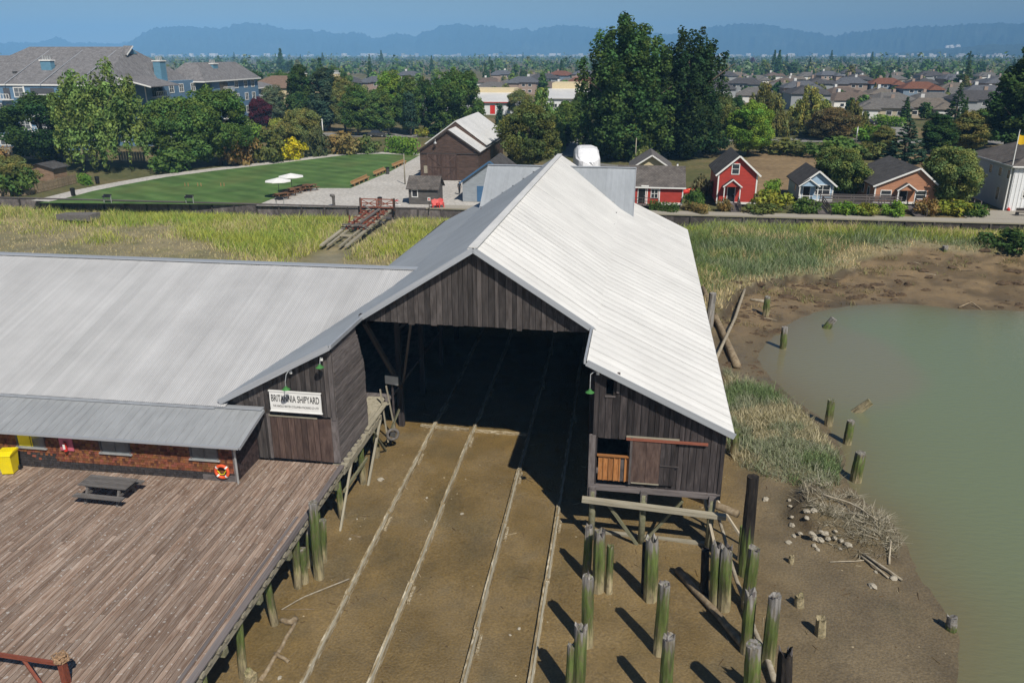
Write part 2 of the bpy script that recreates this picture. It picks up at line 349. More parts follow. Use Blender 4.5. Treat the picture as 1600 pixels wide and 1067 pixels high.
CUBE = None
def cube_mesh(mat):
    key = 'board_' + mat.name
    me = bpy.data.meshes.get(key)
    if me: return me
    m = MB(); m.box(-.5,.5,-.5,.5,-.5,.5); return m.mesh(key, mat)
def board(parent, name, c, ax, ay, L, Wd, T, mat):
    ax = Vector(ax).normalized(); az = ax.cross(Vector(ay)).normalized(); ay = az.cross(ax)
    o = link(name, cube_mesh(mat), parent)
    rot = Matrix((ax, ay, az)).transposed()
    o.location = c; o.rotation_euler = rot.to_euler(); o.scale = (L, Wd, T)
    return o
def bar(parent, name, p0, p1, w, h, mat, up=(0,0,1)):
    p0, p1 = Vector(p0), Vector(p1); d = p1 - p0; up = Vector(up)
    if abs(d.normalized().dot(up)) > 0.98: up = Vector((0,1,0))
    return board(parent, name, (p0+p1)/2, d, d.cross(up), d.length, w, h, mat)
# ------------------------------------------------------------------ terrain
def noise2(x, y, seed, octs=((1, 1.0), (2.1, .5), (4.3, .25))):
    g = np.random.default_rng(seed); out = np.zeros_like(x); tot = 0
    for fr, am in octs:
        T = g.random((64, 64)); xx, yy = x*fr, y*fr
        xi, yi = np.floor(xx).astype(int), np.floor(yy).astype(int); fx, fy = xx-xi, yy-yi
        fx, fy = fx*fx*(3-2*fx), fy*fy*(3-2*fy)
        a = T[xi % 64, yi % 64]; b = T[(xi+1) % 64, yi % 64]; c = T[xi % 64, (yi+1) % 64]; d = T[(xi+1) % 64, (yi+1) % 64]
        out += am*((a*(1-fx)+b*fx)*(1-fy)+(c*(1-fx)+d*fx)*fy); tot += am
    return out/tot
def sdist(x, y, poly):        # positive inside
    P = np.array(poly); d2 = np.full(x.shape, 1e9); ins = np.zeros(x.shape, bool)
    for (x0, y0), (x1, y1) in zip(P, np.roll(P, -1, 0)):
        ex, ey = x1-x0, y1-y0; t = np.clip(((x-x0)*ex+(y-y0)*ey)/(ex*ex+ey*ey+1e-12), 0, 1)
        d2 = np.minimum(d2, (x-x0-t*ex)**2+(y-y0-t*ey)**2)
        cr = ((y0 > y) != (y1 > y)); xin = ex*(y-y0)/(ey if abs(ey) > 1e-9 else 1e-9)+x0
        ins ^= cr & (x < xin)
    d = np.sqrt(d2); return np.where(ins, d, -d)
def sstep(x, a, b): t = np.clip((x-a)/(b-a), 0, 1); return t*t*(3-2*t)
WZ = -3.05
pix = lambda pts, z: [tuple(at(*p, z)[:2]) for p in pts]
WATER = pix([(1505,1110), (1500,1040), (1496,985), (1478,945), (1440,905), (1412,868), (1408,842), (1380,800), (1345,778), (1322,748), (1315,700), (1290,658), (1250,628), (1215,600),
             (1190,575), (1185,555), (1205,530), (1235,505), (1275,488), (1330,478), (1400,474), (1450,478), (1500,484), (1600,486)], WZ) + [(70, 66), (140, 66), (140, -40), (11, -40)]
RMARSH = pix([(1085,500), (1120,478), (1150,452), (1180,440), (1205,432), (1250,426), (1300,420), (1335,408), (1370,396), (1400,392), (1440,390), (1490,396), (1540,398), (1600,396)], -1.25) + [(90, 84), (90, 120), (-20, 120), (-20, 55)]
LMARSH = [(-130, 20), (-130, 120), (-13, 120), (-13, 76), (-19, 74), (-19, 45), (-45, 45), (-45, 20)]
ISLAND = pix([(1125,560), (1160,588), (1205,606), (1250,634), (1288,664), (1312,704), (1318,745), (1300,762), (1255,752), (1200,742), (1160,728), (1135,700)], -2.5)
MOUND = pix([(1240,775), (1280,760), (1340,785), (1385,810), (1412,845), (1405,870), (1380,880), (1330,872), (1290,860), (1250,835), (1225,805)], -2.8)
def terrain(x, y):
    n1 = noise2(x*.25, y*.25, 1); n2 = noise2(x*.9, y*.9, 2); n3 = noise2(x*.06, y*.06, 3)
    h = -2.93 + 0.012*(y-22) + sstep(y, 58, 90)*0.95*sstep(x, 4, 12) + sstep(y, 45, 76)*0.6*(1-sstep(x, 2, 8)) + (n1-.5)*.16 + (n2-.5)*.05
    rough = sstep(y, 56, 66)*sstep(x, 6, 9)
    h = h + rough*(((noise2(x*.5, y*.7, 4) > .52)*.22+.22)*noise2(x*1.1, y*1.3, 5)-rough*.12)
    wd = -sdist(x, y, WATER)
    shore = WZ + np.where(wd > 0, 0.045*wd + 0.02*wd*wd*.3, 0.10*wd)
    h = np.minimum(h, shore + (n2-.5)*.03)
    ms = sdist(x, y, RMARSH) + (n1-.5)*3.2 + (n2-.5)*1.4
    mr = sstep(ms, -.25, .35); top = -1.75 + sstep(y, 78, 95)*.35 + (n1-.5)*.35
    h = h*(1-mr) + np.maximum(h+.25, top)*mr
    ml = sstep(sdist(x, y, LMARSH) + (n1-.5)*2, -.6, .8); h = h*(1-ml) + (-1.6 + sstep(y, 50, 95)*.2 + (n1-.5)*.5)*ml
    mi = sstep(sdist(x, y, ISLAND) + (n1-.5)*1.2, -.2, 1.6); h = h*(1-mi) + np.maximum(h+.1, -2.5+(n1-.5)*.7)*mi
    mo = sstep(sdist(x, y, MOUND) + (n1-.5)*1.0 + (n2-.5)*.8, -.3, 1.2); h = h + mo*(.5 + (n2-.4)*.9)
    return h, mr, ml, mi, mo, wd
GX, GY, ST = np.arange(-112, 80.01, .5), np.arange(4, 95.51, .5), .5
gx, gy = np.meshgrid(GX, GY); TH, TMR, TML, TMI, TMO, TWD = terrain(gx, gy)
def hz(x, y):
    i = min(max((x-GX[0])/ST, 0), len(GX)-1.001); j = min(max((y-GY[0])/ST, 0), len(GY)-1.001)
    a, b = int(i), int(j); fx, fy = i-a, j-b
    return float((TH[b,a]*(1-fx)+TH[b,a+1]*fx)*(1-fy)+(TH[b+1,a]*(1-fx)+TH[b+1,a+1]*fx)*fy)
def grid_quads(nx, ny):
    i = np.arange(nx*ny).reshape(ny, nx)
    return np.stack([i[:-1,:-1], i[:-1,1:], i[1:,1:], i[1:,:-1]], -1).reshape(-1, 4)
def blend(c, col, m): return c*(1-m[..., None]) + np.array(col)*m[..., None]
c = np.ones(gx.shape+(3,))*np.array((.178, .125, .055))
nA, nB, nC = noise2(gx*.12, gy*.12, 21), noise2(gx*.5, gy*.5, 22), noise2(gx*1.7, gy*1.7, 23)
c = blend(c, (.15, .115, .068), sstep(gx, 3, 9)); c = blend(c, (.185, .115, .03), sstep(nA, .5, .75)*.55*(1-sstep(gx, 4, 8)))
c = blend(c, (.10, .082, .045), sstep(nB, .55, .8)*.5)
c = blend(c, (.21, .145, .075), sstep(gy, 58, 64)*sstep(gx, 7, 10)*.8)
c = blend(c, (.115, .10, .07), sstep(nC, .6, .9)*.4)
c = blend(c, (.115, .088, .05), np.clip(1-TWD/2.0, 0, 1)*.7)
c = blend(c, (.085, .06, .03), sstep(nB, .52, .6)*sstep(gy, 58, 64)*sstep(gx, 7, 10)*.6)
c = blend(c, (.25, .215, .125), np.maximum(TMR, TML)*.85); c = blend(c, (.14, .14, .05), np.maximum(TMR, TML)*sstep(nB, .45, .7)*.5)
c = blend(c, (.17, .16, .09), TMI*.8); c = blend(c, (.13, .10, .055), TMO*.8)
cliff = np.abs(np.gradient(TH, ST)[0]) + np.abs(np.gradient(TH, ST)[1]); c = blend(c, (.05, .035, .02), sstep(cliff, .45, 1.1)*.8*sstep(gx, 6, 9))
M['mud'] = ground_mat('mud', [(0.28, (.74,.74,.74)), (0.5, (1,1,1)), (0.72, (1.25,1.24,1.2))], 0.55, 11, 0.8, 11.0, 0.45, True, 0.09)
_n = M['mud'].node_tree; _b = _n.nodes['Principled BSDF']; _w = N(_n, 'TexNoise'); _w.inputs['Scale'].default_value = 0.33; _w.inputs['Detail'].default_value = 6; _g = N(_n, 'NewGeometry'); _n.links.new(_g.outputs['Position'], _w.inputs['Vector'])
_r = N(_n, 'MapRange'); _r.inputs[1].default_value = .42; _r.inputs[2].default_value = .62; _r.inputs[3].default_value = .3; _r.inputs[4].default_value = .85; _n.links.new(_w.outputs[0], _r.inputs[0]); _n.links.new(_r.outputs[0], _b.inputs['Roughness']); _b.inputs['Specular IOR Level'].default_value = .45
tag(link('mudflat', np_mesh('mudflat', np.stack([gx, gy, TH], -1).reshape(-1, 3), grid_quads(len(GX), len(GY)), M['mud'], None, True, c.reshape(-1, 3))), 'brown tidal mud', kind='structure')
# water, its colour the silt it carries
wx, wy = np.meshgrid(np.arange(4, 160.1, 1.0), np.arange(-60, 96, 1.0))
wdp = sdist(wx, wy, WATER); silt = np.exp(-np.maximum(wdp, 0)/2.6)
pl = at(1290, 560, WZ); plume = 1-sstep(np.hypot((wx-pl.x)/6.6, (wy-pl.y)/10.5) + (noise2(wx*.2, wy*.2, 31)-.5)*.25, .75, 1.08)
wc = np.ones(wx.shape+(3,))*np.array((.155, .19, .112)); wc = blend(wc, (.185, .175, .122), np.clip(plume*.75, 0, 1)); wc = blend(wc, (.15, .12, .066), silt*.85)
wc = blend(wc, (.155, .155, .085), (1-sstep(wy, 22, 36))*.35)
m, n, b = newmat('silty_water'); M['water'] = m
va = N(n, 'VertexColor', layer_name='Col'); n.links.new(va.outputs[0], b.inputs['Base Color']); b.inputs['Roughness'].default_value = 0.07; b.inputs['IOR'].default_value = 1.33
nz = N(n, 'TexNoise'); nz.inputs['Scale'].default_value = 1.0; nz.inputs['Detail'].default_value = 4
tcw = N(n, 'NewGeometry'); mpw = N(n, 'Mapping'); mpw.inputs[3].default_value = (1.6, 4.2, 1); n.links.new(tcw.outputs['Position'], mpw.inputs[0]); n.links.new(mpw.outputs[0], nz.inputs['Vector'])
bump(n, b, nz.outputs[0], 0.4, 0.07)
tag(link('water', np_mesh('water', np.stack([wx, wy, np.full(wx.shape, WZ)], -1).reshape(-1, 3), grid_quads(wx.shape[1], wx.shape[0]), m, None, True, wc.reshape(-1, 3))), 'calm green brown silty river water', kind='structure')
# upland
M['ground'] = ground_mat('dry_grass_ground', [(0.3, (.055,.07,.022)), (0.46, (.10,.10,.04)), (0.58, (.185,.14,.07)), (0.75, (.22,.16,.085))], 0.035, 9, 0.95, 1.5)
DV = 95.4
mb = MB(); mb.quad((-9000, DV, -.06), (9000, DV, -.06), (9000, 9000, -.06), (-9000, 9000, -.06)); tag(mb.build('ground', M['ground']), 'flat dry grassland', kind='structure')
mb = MB(); mb.quad((-9000, -400, -4.5), (9000, -400, -4.5), (9000, DV, -4.5), (-9000, DV, -4.5)); tag(mb.build('river_bed', M['mud']), 'river bed', kind='structure')
def sheet(name, pts, z, mat, label):
    mb = MB(); mb.quad(*[(p[0], p[1], z) for p in pts]); o = mb.build(name, mat); tag(o, label, kind='structure'); return o
def strip(name, cl, w, z, mat, label):
    mb = MB(); cl = [Vector((p[0], p[1], 0)) for p in cl]; L, Rr = [], []
    for i, p in enumerate(cl):
        d = (cl[min(i+1, len(cl)-1)]-cl[max(i-1, 0)]).normalized(); nrm = Vector((-d.y, d.x, 0))*w/2; L.append(p+nrm); Rr.append(p-nrm)
    for i in range(len(cl)-1): mb.quad((*Rr[i][:2], z), (*Rr[i+1][:2], z), (*L[i+1][:2], z), (*L[i][:2], z))
    o = mb.build(name, mat); tag(o, label, kind='structure'); return o
m, n, b = newmat('mown_lawn'); M['lawn'] = m
ge = N(n, 'NewGeometry'); mp = N(n, 'Mapping'); mp.inputs[2].default_value = (0, 0, math.radians(-60)); n.links.new(ge.outputs['Position'], mp.inputs[0])
wv = N(n, 'TexWave', bands_direction='X'); wv.inputs['Scale'].default_value = 0.10; wv.inputs['Distortion'].default_value = 2.5; wv.inputs['Detail'].default_value = 3; n.links.new(mp.outputs[0], wv.inputs['Vector'])
r = ramp(n, [(0.2, (.066,.125,.032)), (0.8, (.086,.148,.042))]); n.links.new(wv.outputs[0], r.inputs[0])
nz = N(n, 'TexNoise'); nz.inputs['Scale'].default_value = 0.25; nz.inputs['Detail'].default_value = 9; n.links.new(ge.outputs['Position'], nz.inputs['Vector'])
mr = N(n, 'MapRange'); mr.inputs[1].default_value = .3; mr.inputs[2].default_value = .7; mr.inputs[3].default_value = .7; mr.inputs[4].default_value = 1.35; n.links.new(nz.outputs[0], mr.inputs[0])
n5 = N(n, 'TexNoise'); n5.inputs['Scale'].default_value = .09; n5.inputs['Detail'].default_value = 8; n.links.new(ge.outputs['Position'], n5.inputs['Vector']); r5 = ramp(n, [(.52, (0,0,0)), (.78, (.55,.55,.55))]); n.links.new(n5.outputs[0], r5.inputs[0])
n.links.new(mixc(n, 'MIX', r5.outputs[0], mixc(n, 'MULTIPLY', 1.0, r.outputs[0], mr.outputs[0]), (.15,.15,.05)), b.inputs['Base Color']); b.inputs['Roughness'].default_value = .9; b.inputs['Specular IOR Level'].default_value = .2
M['gravel'] = ground_mat('pale_gravel', [(0.3, (.40,.375,.34)), (0.7, (.50,.475,.44))], 0.15, 8, 0.95, 2.5)
M['dirt'] = ground_mat('dry_field', [(0.3, (.15,.10,.055)), (0.5, (.22,.155,.085)), (0.7, (.27,.19,.105))], 0.12, 8, 0.95, 1.2)
M['road'] = ground_mat('road_asphalt', [(0.3, (.20,.19,.175)), (0.7, (.27,.26,.24))], 0.1, 8, 0.95, 2.0)
P0 = lambda *q: [at(*p, 0.0) for p in q]
sheet('lawn', P0((60,317),(85,311),(130,299),(180,289.5),(250,277),(330,267),(420,256.5),(500,246.5),(545,241.5),(600,240.5),(655,243.5),(610,268),(548,294),(490,294),(430,309),(402,320)), -.03, M['lawn'], 'striped green lawn')
sheet('gravel_plaza', P0((400,321),(430,309),(490,294),(548,294),(610,268),(655,243.5),(690,243),(800,262),(800,330)), -.034, M['gravel'], 'pale gravel yard')
strip('gravel_path', P0((62,314),(85,309.5),(130,298),(180,288),(250,275.5),(330,265.3),(420,255),(500,245.2),(545,240),(600,239),(660,241.5)), 3.0, -.026, M['gravel'], 'curving pale gravel path')
sheet('dry_field', P0((1110,296),(1180,238),(1275,238),(1290,262),(1290,306),(1170,310)), -.03, M['dirt'], 'dry brown field')
sheet('dry_yard', P0((1330,262),(1470,228),(1500,250),(1440,285),(1345,290)), -.03, M['dirt'], 'dry brown yard')
strip('road', [(-400, 186), (-60, 186), (0, 187), (60, 189), (400, 196)], 8.5, -.02, M['road'], 'grey street')
strip('driveway', [at(880,211,0), at(872,228,0), at(880,245,0)], 11, -.024, M['road'], 'paved drive')
strip('side_street', [at(1395,212,0), at(1400,200,0), at(1385,186,0)], 7, -.016, M['road'], 'side street')
strip('boat_yard', [(-12, 122), (-1, 140)], 12, -.022, M['asphalt'], 'dark paved yard')
M['boardwalk'] = wood('boardwalk_wood', [(0.25, (.25,.22,.18)), (0.5, (.34,.31,.26)), (0.75, (.42,.39,.33))], (.2, 30, 1), 0.0, 0.9, 0.1)
mb = MB(); mb.box(-24, 90, DV+.02, 98.3, -.25, .02); tag(mb.build('boardwalk', M['boardwalk']), 'grey boardwalk along the dyke', kind='structure')
mb = MB(); mb.box(-130, -24, DV+.02, 96.1, -.25, .02); tag(mb.build('dyke_path', M['gray_board']), 'dark plank edge of the dyke', kind='structure')
# dyke wall: vertical planks, posts, cap
dw = thing('dyke_wall', 'long dark timber retaining wall between marsh and boardwalk', 'wall', (0, DV, 0))
for k in range(110):
    x = -130+k*2; w_ = 1.98
    o = link('wall_panel', cube_mesh(M['gray_board' if x < -14 else 'dark_board']), dw, None, (x+1, -.08+R.uniform(-.01,.01), -.75)); o.scale = (w_, .08, 1.5+R.uniform(-.05,.05))
for k in range(74):
    o = link('post', cube_mesh(M['dark_board']), dw, None, (-130+k*3, -.21, -.72)); o.scale = (.18, .16, 1.5)
bar(dw, 'cap_rail', (-130, -.1, .09), (-24, -.1, .09), .22, .12, M['gray_board']); bar(dw, 'cap_rail', (-24, -.1, .09), (90, -.1, .09), .3, .12, M['pale_beam'])
bw = thing('boom_fence', 'low dark timber breastwork at the foot of the dyke on the right', 'fence', (0, 93.2, 0))
for k in range(9):
    x = 31+k*3.4; bar(bw, 'post', (x, 0, -2.2), (x, 0, -.55+R.uniform(-.05,.1)), .3, .3, M['dark_board'])
for z, mt in ((-.75, 'gray_board'), (-1.2, 'dark_board')): bar(bw, 'rail', (30, -.22, z), (60, -.22, z), .22, .26, M[mt])

# ------------------------------------------------------------------ mountains, far city
def mountain(name, prof, D, depth, col, label, seed):
    base = (0, 0); rows = 14; pts = []
    xs = np.arange(prof[0][0], prof[-1][0]+1, 2.5); ys = np.interp(xs, [p[0] for p in prof], [p[1] for p in prof])
    g = noise2(xs*.05, np.zeros_like(xs)+seed, seed, ((1,1),(2.3,.7),(5,.5)))-.5; g2 = noise2(xs*.35, np.zeros_like(xs)+seed, seed+1, ((1,1),(2.7,.8),(6,.5)))-.5; ys = ys + g*5 + g2*8*np.clip((86-ys)/30, 0, 1)
    V = np.zeros((rows, len(xs), 3)); up = np.zeros_like(ys)
    for i, (x, y) in enumerate(zip(xs, ys)):
        d = _ray(x, y); hd = math.hypot(d.x, d.y); el = CAMZ + D*d.z/hd; ux, uy = d.x/hd, d.y/hd
        for j in range(rows):
            t = j/(rows-1)
            V[j, i] = (ux*(D-depth*t), uy*(D-depth*t), -2+(el+2)*(1-t)**1.15)
    rx, ry = np.meshgrid(np.arange(len(xs)), np.arange(rows))
    nn = noise2(rx*.22, ry*.28, seed+5, ((1,1),(2.1,.7),(4.2,.5)))-.5
    fall = np.sin(np.linspace(0, np.pi, rows))[:, None]
    V[..., 2] += nn*fall*depth*.07; V[..., 2] = np.maximum(V[..., 2], -3)
    me = np_mesh(name, V.reshape(-1, 3), grid_quads(len(xs), rows)[:, ::-1], M[col], None, True)
    tag(link(name, me), label, kind='structure')
M['forest_slope'] = ground_mat('forest_slope', [(0.3, (.022,.035,.022)), (0.6, (.045,.06,.035)), (0.8, (.11,.11,.095))], 0.002, 8, 0.95, 0.02)
mountain('far_mountains', [(-300,70),(0,68),(30,68),(62,66),(88,57),(112,66),(200,68),(600,63),(640,70),(700,80),(1330,70),(1370,50),(1392,45),(1420,47),(1500,56),(1600,60),(1900,64)], 9500, 1500, 'forest_slope', 'faint blue farther mountains', 3)
mountain('mountains', [(160,82),(200,68),(222,54),(245,44),(300,42),(342,46),(362,40),(390,36),(422,40),(446,47),(482,47),(522,52),(560,52),(590,60),(600,58),(618,53),(650,58),(666,50),(690,41),(712,37),(738,42),(765,40),(800,46),(822,44),(832,50),(850,43),(880,40),(905,42),(935,46),(1000,52),(1060,54),(1092,48),(1115,42),(1160,36),(1200,40),(1242,47),(1282,54),(1304,58),(1332,50),(1372,48),(1400,45),(1442,42),(1500,40),(1535,38),(1600,37),(1700,44),(1850,40),(2000,60)], 8000, 1500, 'forest_slope', 'blue hazy mountain range', 8)
mountain('low_ridge', [(1380,85),(1440,80),(1480,76),(1530,72),(1580,70),(1620,70),(1800,72)], 5600, 700, 'forest_slope', 'low wooded ridge', 14)
mb = MB()
for k in range(420):
    az = R.uniform(-.72, .72); D = R.uniform(4200, 5600); x, y = D*math.sin(az-YAW), D*math.cos(az-YAW)
    w_ = R.uniform(10, 38); h = R.choice([5, 7, 9, 12, 18]); s = R.uniform(.5, 1)
    mb.box(x-w_/2, x+w_/2, y-8, y+8, -1, h, (s, s*.98, s*.95))
M['city'] = plain('far_city_walls', (.75,.74,.72), .7, 0, .1, attr=True)
tag(mb.build('distant_city', M['city']), 'pale specks of a far city below the mountains', 'city', kind='stuff')
for px, h in ((1478, 79), (1484, 82), (1494, 83)):
    d = _ray(px, 84); t = 5300/d.y; q = Vector((d.x*t, 5300, 0))
    mb = MB(); mb.box(-13, 13, -13, 13, 0, h-22, (1,1,1)); mb.box(-9, 9, -9, 9, h-22, h-17, (1,1,1))
    tag(mb.build('tower_block', M['city'], None, q), 'tiny white tower block on the skyline at the far right', 'tower', 'white towers on the skyline')
# haze
mh, nh, bh = newmat('haze_air'); nh.nodes.remove(bh)
pv = N(nh, 'VolumePrincipled'); pv.inputs['Color'].default_value = (.265, .585, 1.0, 1); pv.inputs['Density'].default_value = 0.0002; pv.inputs['Anisotropy'].default_value = -0.42
nh.links.new(pv.outputs[0], nh.nodes['Material Output'].inputs['Volume'])
mb = MB(); mb.box(-9500, 9500, -450, 9900, -6, 340)
tag(mb.build('haze', mh), 'thin blue summer haze', 'haze', kind='stuff')
# ------------------------------------------------------------------ the shipyard shed
# its own axes: x across, y along the ridge (0 at the front walls), turned a little from the dock
SH = thing('shipyard_shed', 'huge grey boarded boat shed with pale corrugated roof and open dark front over the slipway', 'boat shed', (-6.84, 31.6, 0), math.radians(-1.2))
ZR, ZB, XB = 9.55, 5.95, 5.65            # ridge, break in pitch, half width of the upper roof
XL, XR, ZEL, ZER = -11.2, 11.92, 2.95, 3.02   # eaves
YG, YE = 4.2, 42.6                       # set-back gable, rear end
SAG = -0.006
def roof_z(x, y=0):
    ax = abs(x); zz = ZR - (ZR-ZB)*ax/XB if ax < XB else (ZB - (ax-XB)*((ZB-ZER)/(XR-XB) if x > 0 else (ZB-ZEL)/(-XL-XB)))
    return zz + SAG*max(y, 0)
def corr_mesh(mat, width=0.84, pitch=0.105, amp=0.016):
    key = 'roof_sheet_%s_%d' % (mat.name, int(width*100))
    me = bpy.data.meshes.get(key)
    if me: return me
    n = int(round(width/pitch))*4; xs = np.linspace(-width/2-.02, width/2+.02, n+1); zs = amp*np.cos(2*np.pi*xs/pitch) + .013*(xs/width)
    v = []; 
    for yy in (0, 1):
        v += [(x, yy, z) for x, z in zip(xs, zs)]
    q = np.array([(i, i+1, n+2+i, n+1+i) for i in range(n)])
    return np_mesh(key, np.array(v), q, mat, None, True)
def roof_run(parent, top0, top1, bot0, bot1, mat, width=0.84, lift=0.0, clip=None, name='roof_sheet'):
    """sheets side by side between a top line and a bottom line"""
    top0, top1, bot0, bot1 = map(Vector, (top0, top1, bot0, bot1))
    n = max(1, round((top1-top0).length/width)); me = corr_mesh(mat)
    for i in range(n):
        t = (i+.5)/n; a = top0.lerp(top1, t); b = bot0.lerp(bot1, t)
        if clip:
            a, b = clip(a, b, (top1-top0).length/n)
            if a is None: continue
        d = b-a; ay = d.normalized(); ax = (top1-top0).normalized(); az = ax.cross(ay)
        if az.z < 0: ax = -ax; az = -az
        ax = ay.cross(az)
        o = link(name, me, parent); o.rotation_euler = Matrix((ax, ay, az)).transposed().to_euler()
        o.location = a + az*(lift + R.uniform(-.004, .004)); o.scale = ((top1-top0).length/n/0.84, d.length, 1)
OV = 0.4
YF = -OV
yg = YG-OV
# right: upper and lower; left: upper, lower
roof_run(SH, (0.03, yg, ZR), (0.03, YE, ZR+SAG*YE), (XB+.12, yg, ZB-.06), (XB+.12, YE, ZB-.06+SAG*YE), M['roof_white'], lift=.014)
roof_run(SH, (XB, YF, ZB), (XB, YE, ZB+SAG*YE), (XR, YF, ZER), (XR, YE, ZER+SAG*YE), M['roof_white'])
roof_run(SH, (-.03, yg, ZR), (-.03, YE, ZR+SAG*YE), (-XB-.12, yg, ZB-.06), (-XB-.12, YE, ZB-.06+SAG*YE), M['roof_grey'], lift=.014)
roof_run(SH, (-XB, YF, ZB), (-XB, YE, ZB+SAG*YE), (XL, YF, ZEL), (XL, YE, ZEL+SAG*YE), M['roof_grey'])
# underlay boards keep daylight out
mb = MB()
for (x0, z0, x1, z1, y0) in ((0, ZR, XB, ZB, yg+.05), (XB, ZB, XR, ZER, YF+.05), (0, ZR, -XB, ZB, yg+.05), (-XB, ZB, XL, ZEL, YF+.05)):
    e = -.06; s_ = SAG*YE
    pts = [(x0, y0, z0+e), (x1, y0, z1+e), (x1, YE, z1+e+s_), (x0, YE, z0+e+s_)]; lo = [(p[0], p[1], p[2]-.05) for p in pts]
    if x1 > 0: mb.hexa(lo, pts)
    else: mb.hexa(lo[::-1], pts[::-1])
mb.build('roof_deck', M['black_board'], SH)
mb = MB(); mb.beam((0, yg-.05, ZR+.06), (0, YE, ZR+.06+SAG*YE), .42, .05); mb.beam((-.16, yg-.05, ZR-.02), (-.16, YE, ZR-.02+SAG*YE), .2, .05); mb.build('ridge_cap', M['roof_white'], SH)
# bargeboards / metal edge flashings
def rake(pts, nm='bargeboard', w=.06, h=.26, mat='flash'):
    for a, b in zip(pts[:-1], pts[1:]): bar(SH, nm, a, b, w, h, M[mat])
zf = -.06
rake([(0, yg-.03, ZR+zf), (XB, yg-.03, ZB+zf)]); rake([(0, yg-.03, ZR+zf), (-XB, yg-.03, ZB+zf)])
rake([(XB, YF-.03, ZB+zf), (XR, YF-.03, ZER+zf)]); rake([(-XB, YF-.03, ZB+zf), (XL, YF-.03, ZEL+zf)])
mb = MB(); mb.prism([(YF-.05, ZB-.12), (YF-.05, ZB+.09), (yg, ZB+.09), (yg, ZB-.12)], XB-.12, XB-.03, 'x'); mb.build('edge_flashing', M['flash'], SH)
mb = MB(); mb.prism([(YF-.05, ZB-.12), (YF-.05, ZB+.06), (yg, ZB+.06), (yg, ZB-.12)], -XB+.03, -XB+.12, 'x'); mb.build('edge_flashing', M['flash'], SH)
bar(SH, 'eave_flashing', (XR-.02, YF, ZER-.06), (XR-.02, YE, ZER-.06+SAG*YE), .05, .14, M['roof_white'])
# gable wall over the opening
ZG = 5.62
mb = MB(); mb.prism([(-XB+.12, ZG+.12), (XB-.12, ZG+.12), (XB-.12, ZB-.2), (0, ZR-.16), (-XB+.12, ZB-.2)], YG+.06, YG+.12); mb.build('gable_panel', M['dark_board'], SH)
x = -XB+.1
while x < XB-.15:
    w_ = R.uniform(.2, .34); x1 = min(x+w_, XB-.1); top = min(roof_z(x), roof_z(x1))-.12; bot = ZG+R.choice([0, 0, -.03, -.07, .02, -.12])*R.random()
    board(SH, 'gable_board', ((x+x1)/2, YG+.02-R.uniform(0, .03), (top+bot)/2), (0,0,1), (1,0,0), top-bot, x1-x-.022, .035, M['dark_board']); x = x1
bar(SH, 'header_beam', (-XB-.3, YG+.25, ZG+.1), (XB+.1, YG+.25, ZG+.1), .25, .3, M['black_board'])
# the two low front walls
def front_wall(x0, x1, zb, mat, holes=(), name='wall_board', wmin=.18, wmax=.33, tm=-.14):
    x = x0
    while x < x1-.02:
        xe = min(x+R.uniform(wmin, wmax), x1)
        for hx0, hx1, hz0, hz1 in holes:          # boards stop at the jambs
            for e in (hx0, hx1):
                if x+.04 < e < xe: xe = e
        top = min(roof_z(x), roof_z(xe))+tm; segs = [(zb-R.random()*.06, top)]
        for hx0, hx1, hz0, hz1 in holes:
            if hx0-.01 <= x and xe <= hx1+.01:
                segs = [q for a, b_ in segs for q in ((a, min(b_, hz0)), (max(a, hz1), b_)) if q[1]-q[0] > .08]
        for a, b_ in segs: board(SH, name, ((x+xe)/2, -.02-R.uniform(0, .03), (a+b_)/2), (0,0,1), (1,0,0), b_-a, xe-x-.022, .035, mat)
        x = xe
LW0, LW1 = -11.0, -5.82          # left, with the door
RW0, RW1 = 6.0, 11.55            # right
front_wall(LW0, LW1, 2.35, M['dark_board']); front_wall(LW0, -9.05, 0, M['dark_board'], tm=-.75+.0)
bar(SH, 'corner_board', (LW1+.02, -.06, 2.2), (LW1+.02, -.06, 5.55), .2, .1, M['gray_board'], (0,1,0)); bar(SH, 'corner_board', (LW1-.0, -.03, 0), (LW1-.0, -.03, 2.3), .32, .08, M['gray_board'], (0,1,0))
mb = MB(); mb.prism([(LW0, 0), (LW1, 0), (LW1, 5.5), (LW0, 2.9)], .05, .1); mb.build('wall_panel', M['black_board'], SH); mb = MB(); mb.prism([(RW0, 2.35), (RW0+.5, 2.35), (RW0+.5, 5.33), (RW0, 5.55)], .06, .1); mb.build('wall_panel', M['black_board'], SH); mb = MB(); mb.prism([(RW0+.82, 2.35), (RW1, 2.35), (RW1, 3.0), (RW0+.82, 5.18)], .06, .1); mb.build('wall_panel', M['black_board'], SH)
mb = MB(); mb.box(RW0+.5, RW0+.82, .06, .1, 2.35, 4.3); mb.build('wall_panel', M['black_board'], SH); mb = MB()
mb.box(RW0+1.55, RW1, .06, .1, -.1, 2.36); mb.build('wall_panel', M['black_board'], SH)
# plank door of the left front
d = thing('door', None, None); d.parent = SH; d.location = (0, 0, 0)
x = -8.95
while x < -6.62:
    xe = min(x+R.uniform(.24, .34), -6.6); board(d, 'door_board', ((x+xe)/2, -.07, 1.12+R.uniform(-.01,.01)), (0,0,1), (1,0,0), 2.16, xe-x-.022, .05, M['brown_board']); x = xe
bar(d, 'door_head', (-8.98, -.1, 2.25), (-6.62, -.1, 2.25), .06, .07, M['pale_beam']); bar(SH, 'door_post', (-9.03, -.06, 0), (-9.03, -.06, 2.3), .14, .1, M['gray_board'], (0,1,0))
board(SH, 'red_brown_panel', (-6.26, -.04, 1.1), (0,0,1), (1,0,0), 2.2, .66, .04, M['brown_board'])
